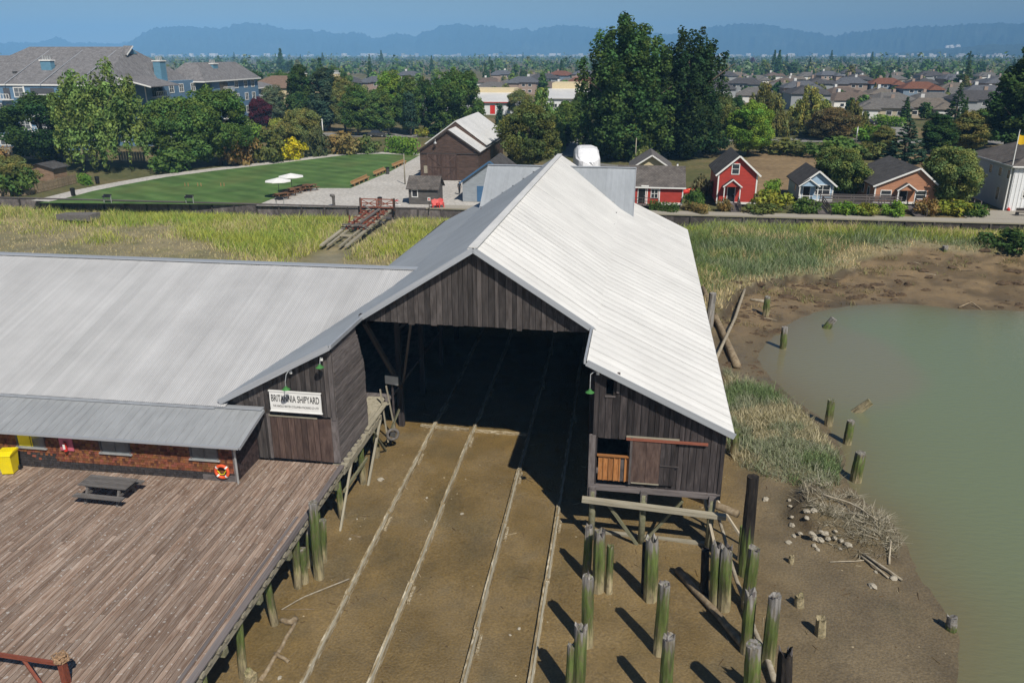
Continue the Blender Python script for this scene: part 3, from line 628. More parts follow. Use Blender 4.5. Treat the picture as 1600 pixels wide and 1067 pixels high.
# boarded side wall of the left annexe, level boards running back
zz = .03
while zz < 5.5:
    h = R.uniform(.2, .27); y1 = 4.0 if zz < 3.2 else 4.0-(zz-3.2)*.42
    board(SH, 'side_board', (LW1+.09+R.uniform(0,.03), (y1+.05)/2, zz+h/2), (0,1,0), (0,0,1), y1-.05, h-.028, .04, M['gray_board']); zz += h
mb = MB(); mb.prism([(.08, 0), (4.0, 0), (4.0, 3.2), (3.05, 5.4), (.08, 5.5)], LW1, LW1+.06, 'x'); mb.build('wall_panel', M['black_board'], SH)
# right front: boards, hatch, half gate, sliding door on a rusty rail
front_wall(RW0, RW1, 0.02, M['black_board'], [(RW0+.22, RW0+1.72, -.1, 2.28), (RW0+.5, RW0+.82, 4.3, 5.05)])
bar(SH, 'hatch_post', (RW0+1.0, -.08, 4.45), (RW0+1.0, -.08, 5.4), .12, .06, M['gray_board'], (0,1,0)); bar(SH, 'hatch_ledge', (RW0+.45, -.07, 4.27), (RW0+.9, -.07, 4.27), .05, .06, M['gray_board'])
g = thing('half_gate', None, None); g.parent = SH
x = RW0+.28
for k in range(6):
    board(g, 'gate_board', (x+.12, -.03+R.uniform(0,.02), .82), (0,0,1), (1,0,0), 1.2, .225, .03, M['fresh_board'] if k != 4 else M['gray_board']); x += .235
    if k < 5: board(g, 'gate_batten', (x+.004, -.07, .82), (0,0,1), (1,0,0), 1.2, .05, .03, M['fresh_board'])
bar(g, 'gate_rail', (RW0+.22, -.07, 1.46), (RW0+1.72, -.07, 1.46), .12, .07, M['fresh_board'])
s_ = thing('sliding_door', None, None); s_.parent = SH; x = RW0+1.72
for w_ in (.62, .6, .2, .24, .2):
    board(s_, 'door_board', (x+w_/2, -.13-R.uniform(0, .01), 1.26), (0,0,1), (1,0,0), 2.05, w_-.012, .04, M['brown_board'] if w_ > .5 else M['black_board']); x += w_
board(s_, 'door_post', (RW0+1.68, -.14, 1.3), (0,0,1), (1,0,0), 2.25, .1, .08, M['gray_board']); bar(s_, 'door_bar', (RW0+2.95, -.17, 1.2), (RW0+3.75, -.17, 1.2), .05, .03, M['dark_board'])
bar(s_, 'door_sill', (RW0+1.75, -.16, .26), (RW0+2.95, -.16, .26), .05, .05, M['pale_beam'])
bar(SH, 'door_rail', (RW0+1.45, -.15, 2.37), (RW0+4.9, -.15, 2.37), .09, .1, M['redrail']); bar(SH, 'rail_batten', (RW0+1.45, -.1, 2.46), (RW0+3.7, -.1, 2.46), .07, .06, M['pale_beam'])
bar(SH, 'sill_beam', (RW0-.1, -.06, -.14), (RW1+.05, -.06, -.14), .16, .26, M['gray_board']); bar(SH, 'corner_post', (RW0, -.05, -.6), (RW0, -.05, 2.4), .28, .14, M['gray_board'], (0,1,0))
bar(SH, 'corner_post', (RW1, -.06, -.3), (RW1, -.06, 2.85), .16, .1, M['black_board'], (0,1,0))
# inner wall of the right annexe, floor, outer side walls, rear wall
zz = -.2
while zz < 5.0:
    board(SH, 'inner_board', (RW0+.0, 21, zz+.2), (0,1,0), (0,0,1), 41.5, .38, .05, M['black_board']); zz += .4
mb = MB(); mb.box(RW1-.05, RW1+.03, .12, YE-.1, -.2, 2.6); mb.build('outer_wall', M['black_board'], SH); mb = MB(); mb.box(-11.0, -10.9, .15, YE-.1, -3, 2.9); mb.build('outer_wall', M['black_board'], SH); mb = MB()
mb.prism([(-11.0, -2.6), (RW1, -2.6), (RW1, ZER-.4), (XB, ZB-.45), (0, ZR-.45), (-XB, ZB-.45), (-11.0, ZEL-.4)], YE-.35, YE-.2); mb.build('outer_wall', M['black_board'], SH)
mb = MB(); mb.box(RW0, RW1, .1, YE-.4, -.22, -.12); mb.build('annexe_floor', M['gray_board'], SH); mb = MB(); mb.box(-11, LW1+.1, .12, YE-.4, -.22, -.1); mb.build('annexe_floor', M['gray_board'], SH)
# frame inside: posts, braces, purlins in the dark
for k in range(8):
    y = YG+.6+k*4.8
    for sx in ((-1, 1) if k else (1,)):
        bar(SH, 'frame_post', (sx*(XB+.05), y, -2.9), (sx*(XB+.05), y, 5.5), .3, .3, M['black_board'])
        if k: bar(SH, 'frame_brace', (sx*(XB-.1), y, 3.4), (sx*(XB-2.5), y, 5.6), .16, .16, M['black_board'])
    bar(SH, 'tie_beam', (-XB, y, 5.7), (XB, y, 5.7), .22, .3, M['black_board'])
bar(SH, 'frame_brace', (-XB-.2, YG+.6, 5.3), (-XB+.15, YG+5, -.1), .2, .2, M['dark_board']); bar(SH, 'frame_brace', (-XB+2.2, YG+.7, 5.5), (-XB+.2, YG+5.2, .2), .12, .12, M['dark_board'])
# right annexe stands on posts
for x, y in ((RW0+.1, -.1), (RW0+2.35, -.1), (RW1-.25, -.1)):
    bar(SH, 'stilt_head', (x, y, -.62), (x, y, -.1), .3, .24, M['gray_board'], (0,1,0))
for x in (RW0+.1, RW0+2.35, RW1-.25):
    for y in (-.1, 4, 8, 12, 16, 20, 25, 30, 35, 40):
        m_ = MB(); m_.tube([(x, y, -3.2), (x, y, -.3)], .15, 9, jit=.08); m_.build('stilt', M['green_beam'], SH, None, True)
bar(SH, 'cross_beam', (RW0-.35, -.42, -.62), (RW1+.35, -.42, -.92), .26, .2, M['pale_beam'])
bar(SH, 'brace', (RW0+.7, -.2, -.75), (RW0+2.3, -.25, -3.0), .14, .12, M['green_beam']); bar(SH, 'brace', (RW1-1.5, .1, -.6), (RW0+2.5, .2, -2.9), .14, .12, M['green_beam'])
bar(SH, 'brace', (RW1-.6, .6, -.4), (RW1+.2, -1.4, -3.0), .12, .12, M['driftwood']); bar(SH, 'brace', (RW1-.3, 1.3, -.5), (RW1+1.4, .3, -2.6), .1, .1, M['driftwood'])
bar(SH, 'mud_sill', (RW0+.2, .5, -2.85), (RW1-.3, .2, -2.8), .22, .2, M['pale_beam'])
m_ = MB(); m_.tube([(RW1-1.6, 1.6, -.95), (RW1+.9, -.1, -.9)], .17, 9); m_.build('log_end', M['log'], SH, None, True)
# rear cross wing
DWY, DZR, DX0, DX1, DYF = 40.2, 8.55, -6.2, 6.95, 35.6
dzf = lambda x: 5.3
zlow = roof_z(6.9, 36)-.1
def dorm_clip(a, b, w):
    # cut each sheet where it meets the main roof
    for k in range(60):
        q = a.lerp(b, k/60)
        if q.z < roof_z(q.x, q.y)-.10: return (None, None) if k < 2 else (a, q)
    return a, b
roof_run(SH, (DX0, DWY, DZR), (DX1, DWY, DZR), (DX0, DYF, zlow), (DX1, DYF, zlow), M['roof_grey'], clip=dorm_clip, name='wing_roof_sheet')
roof_run(SH, (DX0, DWY, DZR), (DX1, DWY, DZR), (DX0, DWY+4.5, zlow), (DX1, DWY+4.5, zlow), M['roof_grey'], name='wing_roof_sheet')
bar(SH, 'wing_ridge_cap', (DX0-.05, DWY, DZR+.03), (DX1+.05, DWY, DZR+.03), .3, .06, M['flash'])
for x in (DX0+.15, DX1-.15):
    mb = MB(); mb.prism([(DYF+.3, zlow-.1), (DWY+4.3, zlow-.1), (DWY+4.3, zlow), (DWY, DZR-.1), (DYF+.3, zlow)], x-.04, x+.04, 'x'); mb.build('wing_gable', M['gray_board'], SH)
    bar(SH, 'wing_bargeboard', (x+(.17 if x > 0 else -.17), DYF, zlow-.04), (x+(.17 if x > 0 else -.17), DWY, DZR-.04), .05, .16, M['flash'])

# ------------------------------------------------------------------ left workshop wing
WG = thing('workshop_wing', 'long low workshop with dull grey corrugated roof and red cedar shingle front beside the deck', 'workshop', (0, 31.6, 0))
WRY, WRZ, WEY, WEZ, WX0 = 11.9, 6.3, -.35, 2.74, -47.0
def main_z(x, y=5.0): return roof_z(x+6.84 - 0.021*y)
def wing_clip(a, b, w):
    x = a.x-w/2; slope = (WRZ-WEZ)/(WRY-WEY)
    if x > -18.3:
        y = 5.0
        for _ in range(4): zm = main_z(x, y)-.05; y = WEY+(zm-WEZ)/slope
        if y < WEY: return a, b
        if y > WRY-.1: return None, None
        b = Vector((b.x, y, WEZ+(y-WEY)*slope))
    return (a, b) if x < -11 else (None, None)
slab_z = WRZ
roof_run(WG, (WX0, WRY, WRZ), (-11.0, WRY, WRZ), (WX0, WEY, WEZ), (-11.0, WEY, WEZ), M['roof_wing'], clip=wing_clip)
roof_run(WG, (WX0, WRY, WRZ), (-12.0, WRY, WRZ), (WX0, WRY+9, WRZ-3.4), (-12.0, WRY+9, WRZ-3.4), M['roof_wing'])
bar(WG, 'ridge_cap', (WX0, WRY, WRZ+.03), (-11.6, WRY, WRZ+.03), .5, .07, M['flash'])
mb = MB(); mb.box(WX0, -18.2, WEY-.06, WEY+.16, WEZ-.12, WEZ-.02); mb.build('eave_flashing', M['flash'], WG)
mb = MB(); mb.box(WX0, -18, .2, 20, -.3, 2.3); mb.build('inner_wall', M['black_board'], WG); mb = MB(); mb.prism([(.2, 2.3), (20, 2.3), (11.9, 6.1)], WX0, -19.5, 'x'); mb.build('inner_wall', M['black_board'], WG)
# lean-to porch roof: ribbed sheets
LX1, LY0, LY1, LZ0, LZ1 = -15.95, -2.75, -.12, 2.02, 2.62
nsh = 26
for k in range(nsh):
    x0 = WX0+(LX1-WX0)*k/nsh; x1 = WX0+(LX1-WX0)*(k+1)/nsh
    mb = MB(); mb.hexa([(x0, LY0, LZ0), (x1, LY0, LZ0), (x1, LY1, LZ1), (x0, LY1, LZ1)], [(x0, LY0, LZ0+.025), (x1, LY0, LZ0+.025), (x1, LY1, LZ1+.025), (x0, LY1, LZ1+.025)])
    for j in range(3):
        xr = x0+(x1-x0)*(j+.5)/3; mb.beam((xr, LY0, LZ0+.035), (xr, LY1, LZ1+.035), .035, .025)
    mb.build('porch_roof_sheet', M['roof_lean'], WG)
bar(WG, 'porch_top_flashing', (WX0, LY1-.05, LZ1+.06), (LX1, LY1-.05, LZ1+.06), .3, .05, M['flash'])
bar(WG, 'gutter', (WX0, LY0-.05, LZ0-.03), (LX1, LY0-.05, LZ0-.03), .09, .11, M['flash']); bar(WG, 'porch_bargeboard', (LX1+.02, LY0, LZ0-.06), (LX1+.02, LY1, LZ1-.06), .05, .16, M['flash'])
mb = MB(); mb.tube([(-16.22, -2.72, 1.95), (-16.3, -2.5, 1.7), (-16.42, -2.32, 1.55), (-16.42, -2.32, 0)], .05, 7); mb.build('downpipe', M['galv'], WG)
# shingle clad wall with three windows
SX1, SY = -16.5, -2.2
WIN = [(-27.05, -25.7), (-22.9, -21.5), (-18.55, -17.3)]; WZ0, WZ1 = 1.02, 1.72
mb = MB(); mb.box(WX0, SX1, SY+.03, .1, 0, 1.95); mb.prism([(SY+.03, 1.95), (.1, 1.95), (.1, 2.55)], WX0, SX1-.02, 'x'); wall = mb.build('shingle_wall', M['black_board'], WG)
mb = MB(); row = 0; z = .01
while z < 1.92:
    x = -30.5 - R.random()*.2
    while x < SX1-.02:
        w_ = R.uniform(.1, .2); xe = min(x+w_, SX1); zt = z+.145
        if not any(a-.04 < (x+xe)/2 < b_+.04 and WZ0-.08 < z+.06 < WZ1+.1 for a, b_ in WIN):
            t = R.random(); br_ = R.uniform(.62, 1.25); cc = (br_, br_*R.uniform(.8, 1.25), br_*R.uniform(.7, 1.2))
            if z < .32 or (x < -25.3 and z < .75 and R.random() < .8): g_ = R.uniform(.25, .45); cc = (g_*.55, g_*1.3, g_*2.6)
            elif R.random() < .15: cc = (.45, .45, .5)
            mb.hexa([(x, SY-.012-R.random()*.008, z), (xe-.006, SY-.012-R.random()*.008, z), (xe-.006, SY+.02, z), (x, SY+.02, z)], [(x, SY+.012, zt), (xe-.006, SY+.012, zt), (xe-.006, SY+.02, zt), (x, SY+.02, zt)], cc)
        x = xe
    z += .125
tag(mb.build('shingles', M['shingle'], wall), kind='stuff')
mb = MB(); z = .01
while z < 2.45:
    y = SY
    ymax = 0.0
    while y < ymax:
        ye = min(y+R.uniform(.1, .2), ymax); g_ = R.uniform(.2, .5)
        if z < 1.75+(y-SY)*.26: mb.hexa([(SX1, y, z), (SX1+.02, y, z), (SX1+.02, ye-.006, z), (SX1, ye-.006, z)], [(SX1, y, z+.14), (SX1+.008, y, z+.14), (SX1+.008, ye-.006, z+.14), (SX1, ye-.006, z+.14)], (g_*.7, g_*1.25, g_*2.3))
        y = ye
    z += .125
tag(mb.build('shingles', M['shingle'], wall), kind='stuff')
for k, (a, b_) in enumerate(WIN):
    f = MB(); f.box(a-.04, a+.03, SY-.05, SY+.03, WZ0, WZ1); f.box(b_-.03, b_+.04, SY-.05, SY+.03, WZ0, WZ1); f.box(a-.04, b_+.04, SY-.05, SY+.03, WZ1, WZ1+.06)
    f.box((a+b_)/2-.02, (a+b_)/2+.02, SY-.02, SY+.02, WZ0, WZ1); fr = f.build('window', M['gray_board'], WG)
    p = MB(); p.box(a, b_, SY-.01, SY+.01, WZ0, WZ1); p.build('pane', M['glass_grey'], fr)
    s_ = MB(); s_.box(a-.1, b_+.1, SY-.09, SY+.02, WZ0-.07, WZ0); s_.build('sill', M['galv'], fr)
p = MB(); p.box(-27.0, -26.3, SY-.02, SY-.012, 1.06, 1.7); p.build('yellow_pane', M['yellow'], WG)
bar(WG, 'corner_board', (SX1-.0, SY-.04, 0), (SX1-.0, SY-.04, 1.85), .14, .08, M['gray_board'], (0,1,0)); bar(WG, 'base_board', (-18.1, SY-.05, .14), (SX1, SY-.05, .14), .05, .26, M['gray_board'])

# ------------------------------------------------------------------ the deck
DK = thing('deck', 'wide weathered plank deck on piles beside the slipway', 'deck', (0, 0, 0))
DE = -12.42
x = DE-.02; lens = []
nplk = 0
while x > -29.4:
    w_ = R.uniform(.19, .245); y = 9.0+R.uniform(0, 5.5)
    ys = [8.0]
    while y < 30.4: ys.append(y); y += R.choice([4.2, 4.9, 5.5, 6.1])
    xm = x-w_/2; yend = 31.5 if xm > SX1 else 29.38; ys = [q for q in ys if q < yend-1.2]+[yend]
    for a, b_ in zip(ys[:-1], ys[1:]):
        board(DK, 'plank', (xm, (a+b_)/2, -.03+R.uniform(-.006, .006)), (0,1,0), (-1,0,0), b_-a-.012, w_-R.uniform(.018, .036), .06, M['deck'])
    x -= w_
mb = MB(); q = x
while q > -48: mb.box(q-.26, q-.01, 8, 29.35, -.06, 0); q -= .27
tag(mb.build('plank_field', M['deck'], DK), kind='stuff')
bar(DK, 'edge_board', (DE+.06, 8, .03), (DE+.06, 31.4, .03), .24, .06, M['gray_board']); bar(DK, 'edge_board', (DE-.32, 8, .012), (DE-.32, 27, .012), .12, .022, M['gray_board'])
bar(DK, 'stringer', (DE-.02, 8, -.33), (DE-.02, 31.5, -.33), .2, .26, M['pale_beam']); bar(DK, 'stringer', (DE+.02, 31.5, -.36), (DE+.02, 37.5, -.36), .2, .3, M['pale_beam'])
y = 8.3
while y < 31.4:
    bar(DK, 'joist_end', (DE-.5, y, -.15), (DE+.14+R.uniform(0,.06), y, -.135), R.uniform(.16, .26), .14, M['pale_beam']); y += R.uniform(.5, .66)
y = 31.8
while y < 37.5: bar(DK, 'joist_end', (DE-.5, y, -.15), (DE+.12+R.uniform(-.1,.1), y, -.14), R.uniform(.15, .3), .12, M['pale_beam']); y += R.uniform(.35, .7)
for y in np.arange(9, 36, 2.7): bar(DK, 'cap_beam', (-40, y, -.62), (DE+.1, y, -.62), .26, .26, M['green_beam'])
# ledge with loose planks at the opening
for k in range(3): bar(DK, 'ledge_plank', (DE+.02-.26*k, 35.2, .02), (DE+.05-.26*k, 38.6, .02), .24, .06, M['pale_beam'])
# ------------------------------------------------------------------ vegetation
def leaf_quads(cent, nrm, size, g, droop=0.0, aspect=1.0):
    n = len(cent); u = g.normal(size=(n, 3)); u[:, 2] -= droop*2.0
    u -= nrm*(u*nrm).sum(1, keepdims=True); u /= np.linalg.norm(u, axis=1, keepdims=True)+1e-9
    w = np.cross(nrm, u); s = size*g.uniform(.6, 1.35, (n, 1)); a, b = u*s*aspect, w*s
    V = np.stack([cent-a*.5, cent+b*.42-a*.08, cent+a*.5, cent-b*.42-a*.08], 1).reshape(-1, 3)
    return V, np.arange(n*4).reshape(n, 4)
def crown_mesh(name, clumps, per, size, seed, hue=.25, droop=0.0, up=.35, aspect=1.0, mat='leaf', spread=1.0):
    """clumps: (x,y,z,r[,zr]); leaves sit in the outer part of each clump"""
    g = np.random.default_rng(seed); C, Nn, K = [], [], []
    for cl in clumps:
        r = cl[3]; rz = cl[4] if len(cl) > 4 else r*.8; m = max(4, int(per*(r/.9)**2))
        d = g.normal(size=(m, 3)); d /= np.linalg.norm(d, axis=1, keepdims=True); rad = g.uniform(.35, 1.0, (m, 1))**.5*spread
        C.append(np.array(cl[:3])+d*rad*np.array([r, r, rz])); nn = d*1.0+g.normal(size=(m, 3))*.55+np.array([0, 0, up]); Nn.append(nn/np.linalg.norm(nn, axis=1, keepdims=True))
        base = g.uniform(1-hue, 1+hue); warm = g.uniform(-.5, 1.0)*hue
        c = np.ones((m, 3))*base*g.uniform(.75, 1.25, (m, 1)); c[:, 0] *= 1+warm*.8; c[:, 2] *= 1-warm*.4; K.append(c)
    V, Q = leaf_quads(np.concatenate(C), np.concatenate(Nn), size, g, droop, aspect)
    return np_mesh(name, V, Q, M[mat], np.concatenate(K))
def trunk_mesh(name, h, r, limbs, seed):
    rr = random.Random(seed); mb = MB(); mb.tube([(0,0,-.3), (rr.uniform(-.1,.1), rr.uniform(-.1,.1), h*.35), (rr.uniform(-.3,.3), rr.uniform(-.3,.3), h*.7), (0, 0, h)], [r*1.25, r, r*.7, r*.2], 7)
    for k in range(limbs):
        a = k*2.4+rr.random(); z = h*rr.uniform(.25, .65); L = h*rr.uniform(.22, .4)
        mb.tube([(0,0,z), (math.cos(a)*L*.5, math.sin(a)*L*.5, z+L*.35), (math.cos(a)*L, math.sin(a)*L, z+L*.8)], [r*.5, r*.3, r*.08], 5)
    return mb.mesh(name, M['bark'], True)
def dome(n, w, h0, h1, cr, seed, shell=.55, flat=1.0, taper=0.0):
    """clumps spread through an uneven crown, w radius, from h0 to h1"""
    g = random.Random(seed); out = []; zc, hz_ = (h0+h1)/2, (h1-h0)/2
    ph = [g.uniform(0, 6.28) for _ in range(3)]
    while len(out) < n:
        a = g.uniform(0, 6.283); ct = g.uniform(-.95, 1); st = math.sqrt(1-ct*ct); rad = g.uniform(shell, 1)**.6
        lob = 1+.18*math.sin(2*a+ph[0])+.13*math.sin(3*a+ph[1]+2*ct)+.14*math.sin(5*ct+ph[2]+a)
        ww = w*(1-taper*(ct*.5+.5)); r = cr*g.uniform(.65, 1.3)
        out.append((st*math.cos(a)*rad*lob*(ww-r*.5), st*math.sin(a)*rad*lob*(ww-r*.5), zc+ct*rad*(hz_-r*.4)*flat*(1+.08*math.sin(a*2+ph[1])), r, r*.75))
    return out
def cone(levels, w, h0, h1, seed, cr=.55, power=.9):
    g = random.Random(seed); out = []
    for i in range(levels):
        t = i/(levels-1); z = h0+(h1-h0)*t; rad = w*(1-t)**power+.12; k = max(1, int(3+7*(1-t)*w/3))
        for j in range(k):
            a = j*6.283/k+g.uniform(-.4, .4)+i; rr = rad*g.uniform(.55, 1.0); r = cr*(1-.55*t)*g.uniform(.8, 1.25)
            out.append((math.cos(a)*rr, math.sin(a)*rr, z-rr*.22+g.uniform(-.2,.2), r*1.15, r*.55))
    out.append((0, 0, h1, .25, .7)); return out
def spires(n, w, h0, h1, cr, seed):
    """upright flame-like lobes (poplar)"""
    g = random.Random(seed); out = []
    for i in range(n):
        a = i*2.399; rr = w*math.sqrt((i+.3)/n)*g.uniform(.8, 1.05)*.86; top = h0+(h1-h0)*(1-.46*(rr/w)**2.2)*g.uniform(.88, 1.0); z = h0+(h1-h0)*.02+rr*.25
        rad = w*.27*g.uniform(.8, 1.2)
        while z < top:
            t = (z-h0)/(top-h0); q = rad*(1-t*.8)*(.65+.35*min(1, t*4)); r = cr*(1-.4*t)*g.uniform(.75, 1.25)
            b = g.uniform(0, 6.28); out.append((math.cos(a)*rr+math.cos(b)*q*.7, math.sin(a)*rr+math.sin(b)*q*.7, z, r, r*1.25)); z += cr*g.uniform(.5, .8)
    return out
def weeping(n, w, h0, h1, cr, seed, tops=1):
    g = random.Random(seed); out = []
    for i in range(n):
        tp = i % tops; ox = (tp-(tops-1)/2)*w*.75; hh = h1*(1-.1*((tp*7) % 3)/2)
        a = g.uniform(0, 6.283); rr = w*(.62 if tops > 1 else 1)*math.sqrt(g.random()); z0 = h0+(hh-h0)*(1-.75*(rr/w)**1.4)*g.uniform(.4, 1.0); L = g.uniform(.15, .4)*(hh-h0)
        for k in range(4):
            z = z0-L*k/4
            if z < h0: break
            out.append((ox+math.cos(a)*rr*(1+.04*k), math.sin(a)*rr*(1+.04*k), z, cr*(1-.12*k)*g.uniform(.8,1.2), cr*1.5))
    return out
# prototypes: (crown mesh, trunk mesh, half width, height)
T = {}
def proto(k, crown, trunk, w, h): T[k] = (crown, trunk, w, h)
proto('round', crown_mesh('round_crown', dome(210, 7.4, .7, 16.5, 1.6, 1), 52, .44, 1, .38), trunk_mesh('round_trunk', 12, .4, 8, 1), 7.6, 16.5)
proto('round2', crown_mesh('broad_crown', dome(220, 8.0, .5, 15, 1.6, 2, .5, 1, .25), 52, .44, 2, .38), trunk_mesh('broad_trunk', 11, .42, 8, 2), 8.2, 15)
proto('tall', crown_mesh('tall_crown', dome(210, 5.6, .7, 19, 1.4, 3, .45, 1, .35), 56, .42, 3, .38), trunk_mesh('tall_trunk', 15, .36, 8, 3), 5.8, 19)
proto('birch', crown_mesh('weeping_crown', weeping(165, 8.4, .8, 21, .85, 4, 2), 46, .40, 4, .3, .9, .15, 1.8), trunk_mesh('birch_trunk', 17, .26, 9, 4), 8.6, 21)
proto('willow', crown_mesh('willow_crown', weeping(140, 7.6, .4, 16, .9, 5, 1), 46, .42, 5, .35, 1.2, .1, 2.0), trunk_mesh('willow_trunk', 12, .4, 8, 5), 7.8, 16)
proto('conifer', crown_mesh('conifer_crown', cone(20, 3.2, 1.0, 13, 6), 110, .36, 6, .2, .1, .5, 1.5), trunk_mesh('conifer_trunk', 12, .25, 0, 6), 3.3, 13.5)
proto('pine', crown_mesh('pine_crown', dome(200, 5.4, .8, 19, 1.3, 7, .4, 1, .45), 62, .38, 7, .42, 0, .5, 1.4), trunk_mesh('pine_trunk', 16, .38, 7, 7), 5.6, 19)
proto('column', crown_mesh('column_crown', dome(70, 1.15, .3, 9, .62, 8, .3, 1, .5), 70, .27, 8, .2, 0, .6), trunk_mesh('column_trunk', 5, .14, 0, 8), 1.25, 9)
proto('poplar', crown_mesh('poplar_crown', spires(30, 7.4, .6, 26, 1.2, 9), 62, .44, 9, .4, 0, .3), trunk_mesh('poplar_trunk', 19, .55, 3, 9), 7.4, 26.5)
proto('poplar2', crown_mesh('open_poplar_crown', spires(22, 6.8, .6, 23, 1.15, 10), 62, .42, 10, .4, 0, .3), trunk_mesh('open_poplar_trunk', 17, .5, 3, 10), 6.8, 23.5)
proto('shrub', crown_mesh('shrub_foliage', dome(44, 1.75, -.1, 2.1, .6, 11, .4), 60, .30, 11, .25), None, 1.85, 2.2)
proto('shrub2', crown_mesh('loose_shrub_foliage', dome(46, 1.8, -.2, 1.9, .55, 12, .35), 60, .26, 12, .35, 0, .5, 1.6), None, 1.9, 2.0)
proto('hedge', crown_mesh('hedge_foliage', [(x+R.uniform(-.2,.2), y, z, .55, .5) for x in np.arange(-2.6, 2.7, .45) for y in (-.5, .2) for z in (.3, .95)], 70, .26, 13, .2), None, 2.9, 1.5)
G = {'dk': (0.035,0.070,0.021), 'gr': (0.070,0.126,0.032), 'br': (0.108,0.201,0.032), 'ol': (0.131,0.149,0.049), 'yg': (0.184,0.219,0.038), 'bi': (0.118,0.185,0.052), 'bl': (0.038,0.074,0.045), 'pu': (0.070,0.019,0.028), 'rd': (0.092,0.112,0.034), 'ye': (0.385,0.350,0.021), 'wi': (0.201,0.219,0.061), 'gy': (0.105,0.149,0.084), 'po': (0.052,0.096,0.028), 'pd': (0.028,0.056,0.021), 'dr': (0.193,0.149,0.056)}
def tree(kind, name, label, px, by, ty, wpx, col, cat='tree', group=None, z=0.0, base=None, far=False):
    b = base if base is not None else at(px, by, z); v = b.y
    top = atv(px, ty, v).z - z; d = (b-Vector((0,0,CAMZ))).length; hw = wpx/2*d/FPX
    cm, tm, pw, ph = T[kind]; sx, sz = hw/pw, top/ph; rz = R.uniform(0, 6.28)
    c_ = G[col] if isinstance(col, str) else col; j = R.uniform(.92, 1.08); c_ = (c_[0]*j*R.uniform(.92,1.08), c_[1]*j, c_[2]*j, 1)
    if tm is None or far:
        o = link(name, cm); o.location = b; o.rotation_euler = (0, 0, rz); o.scale = (sx, sx, sz); o.color = c_; return tag(o, label, cat, group)
    t = thing(name, label, cat, b, rz, group); t.scale = (sx, sx, sz)
    cr = link('crown', cm, t); cr.color = c_; link('trunk', tm, t); return t
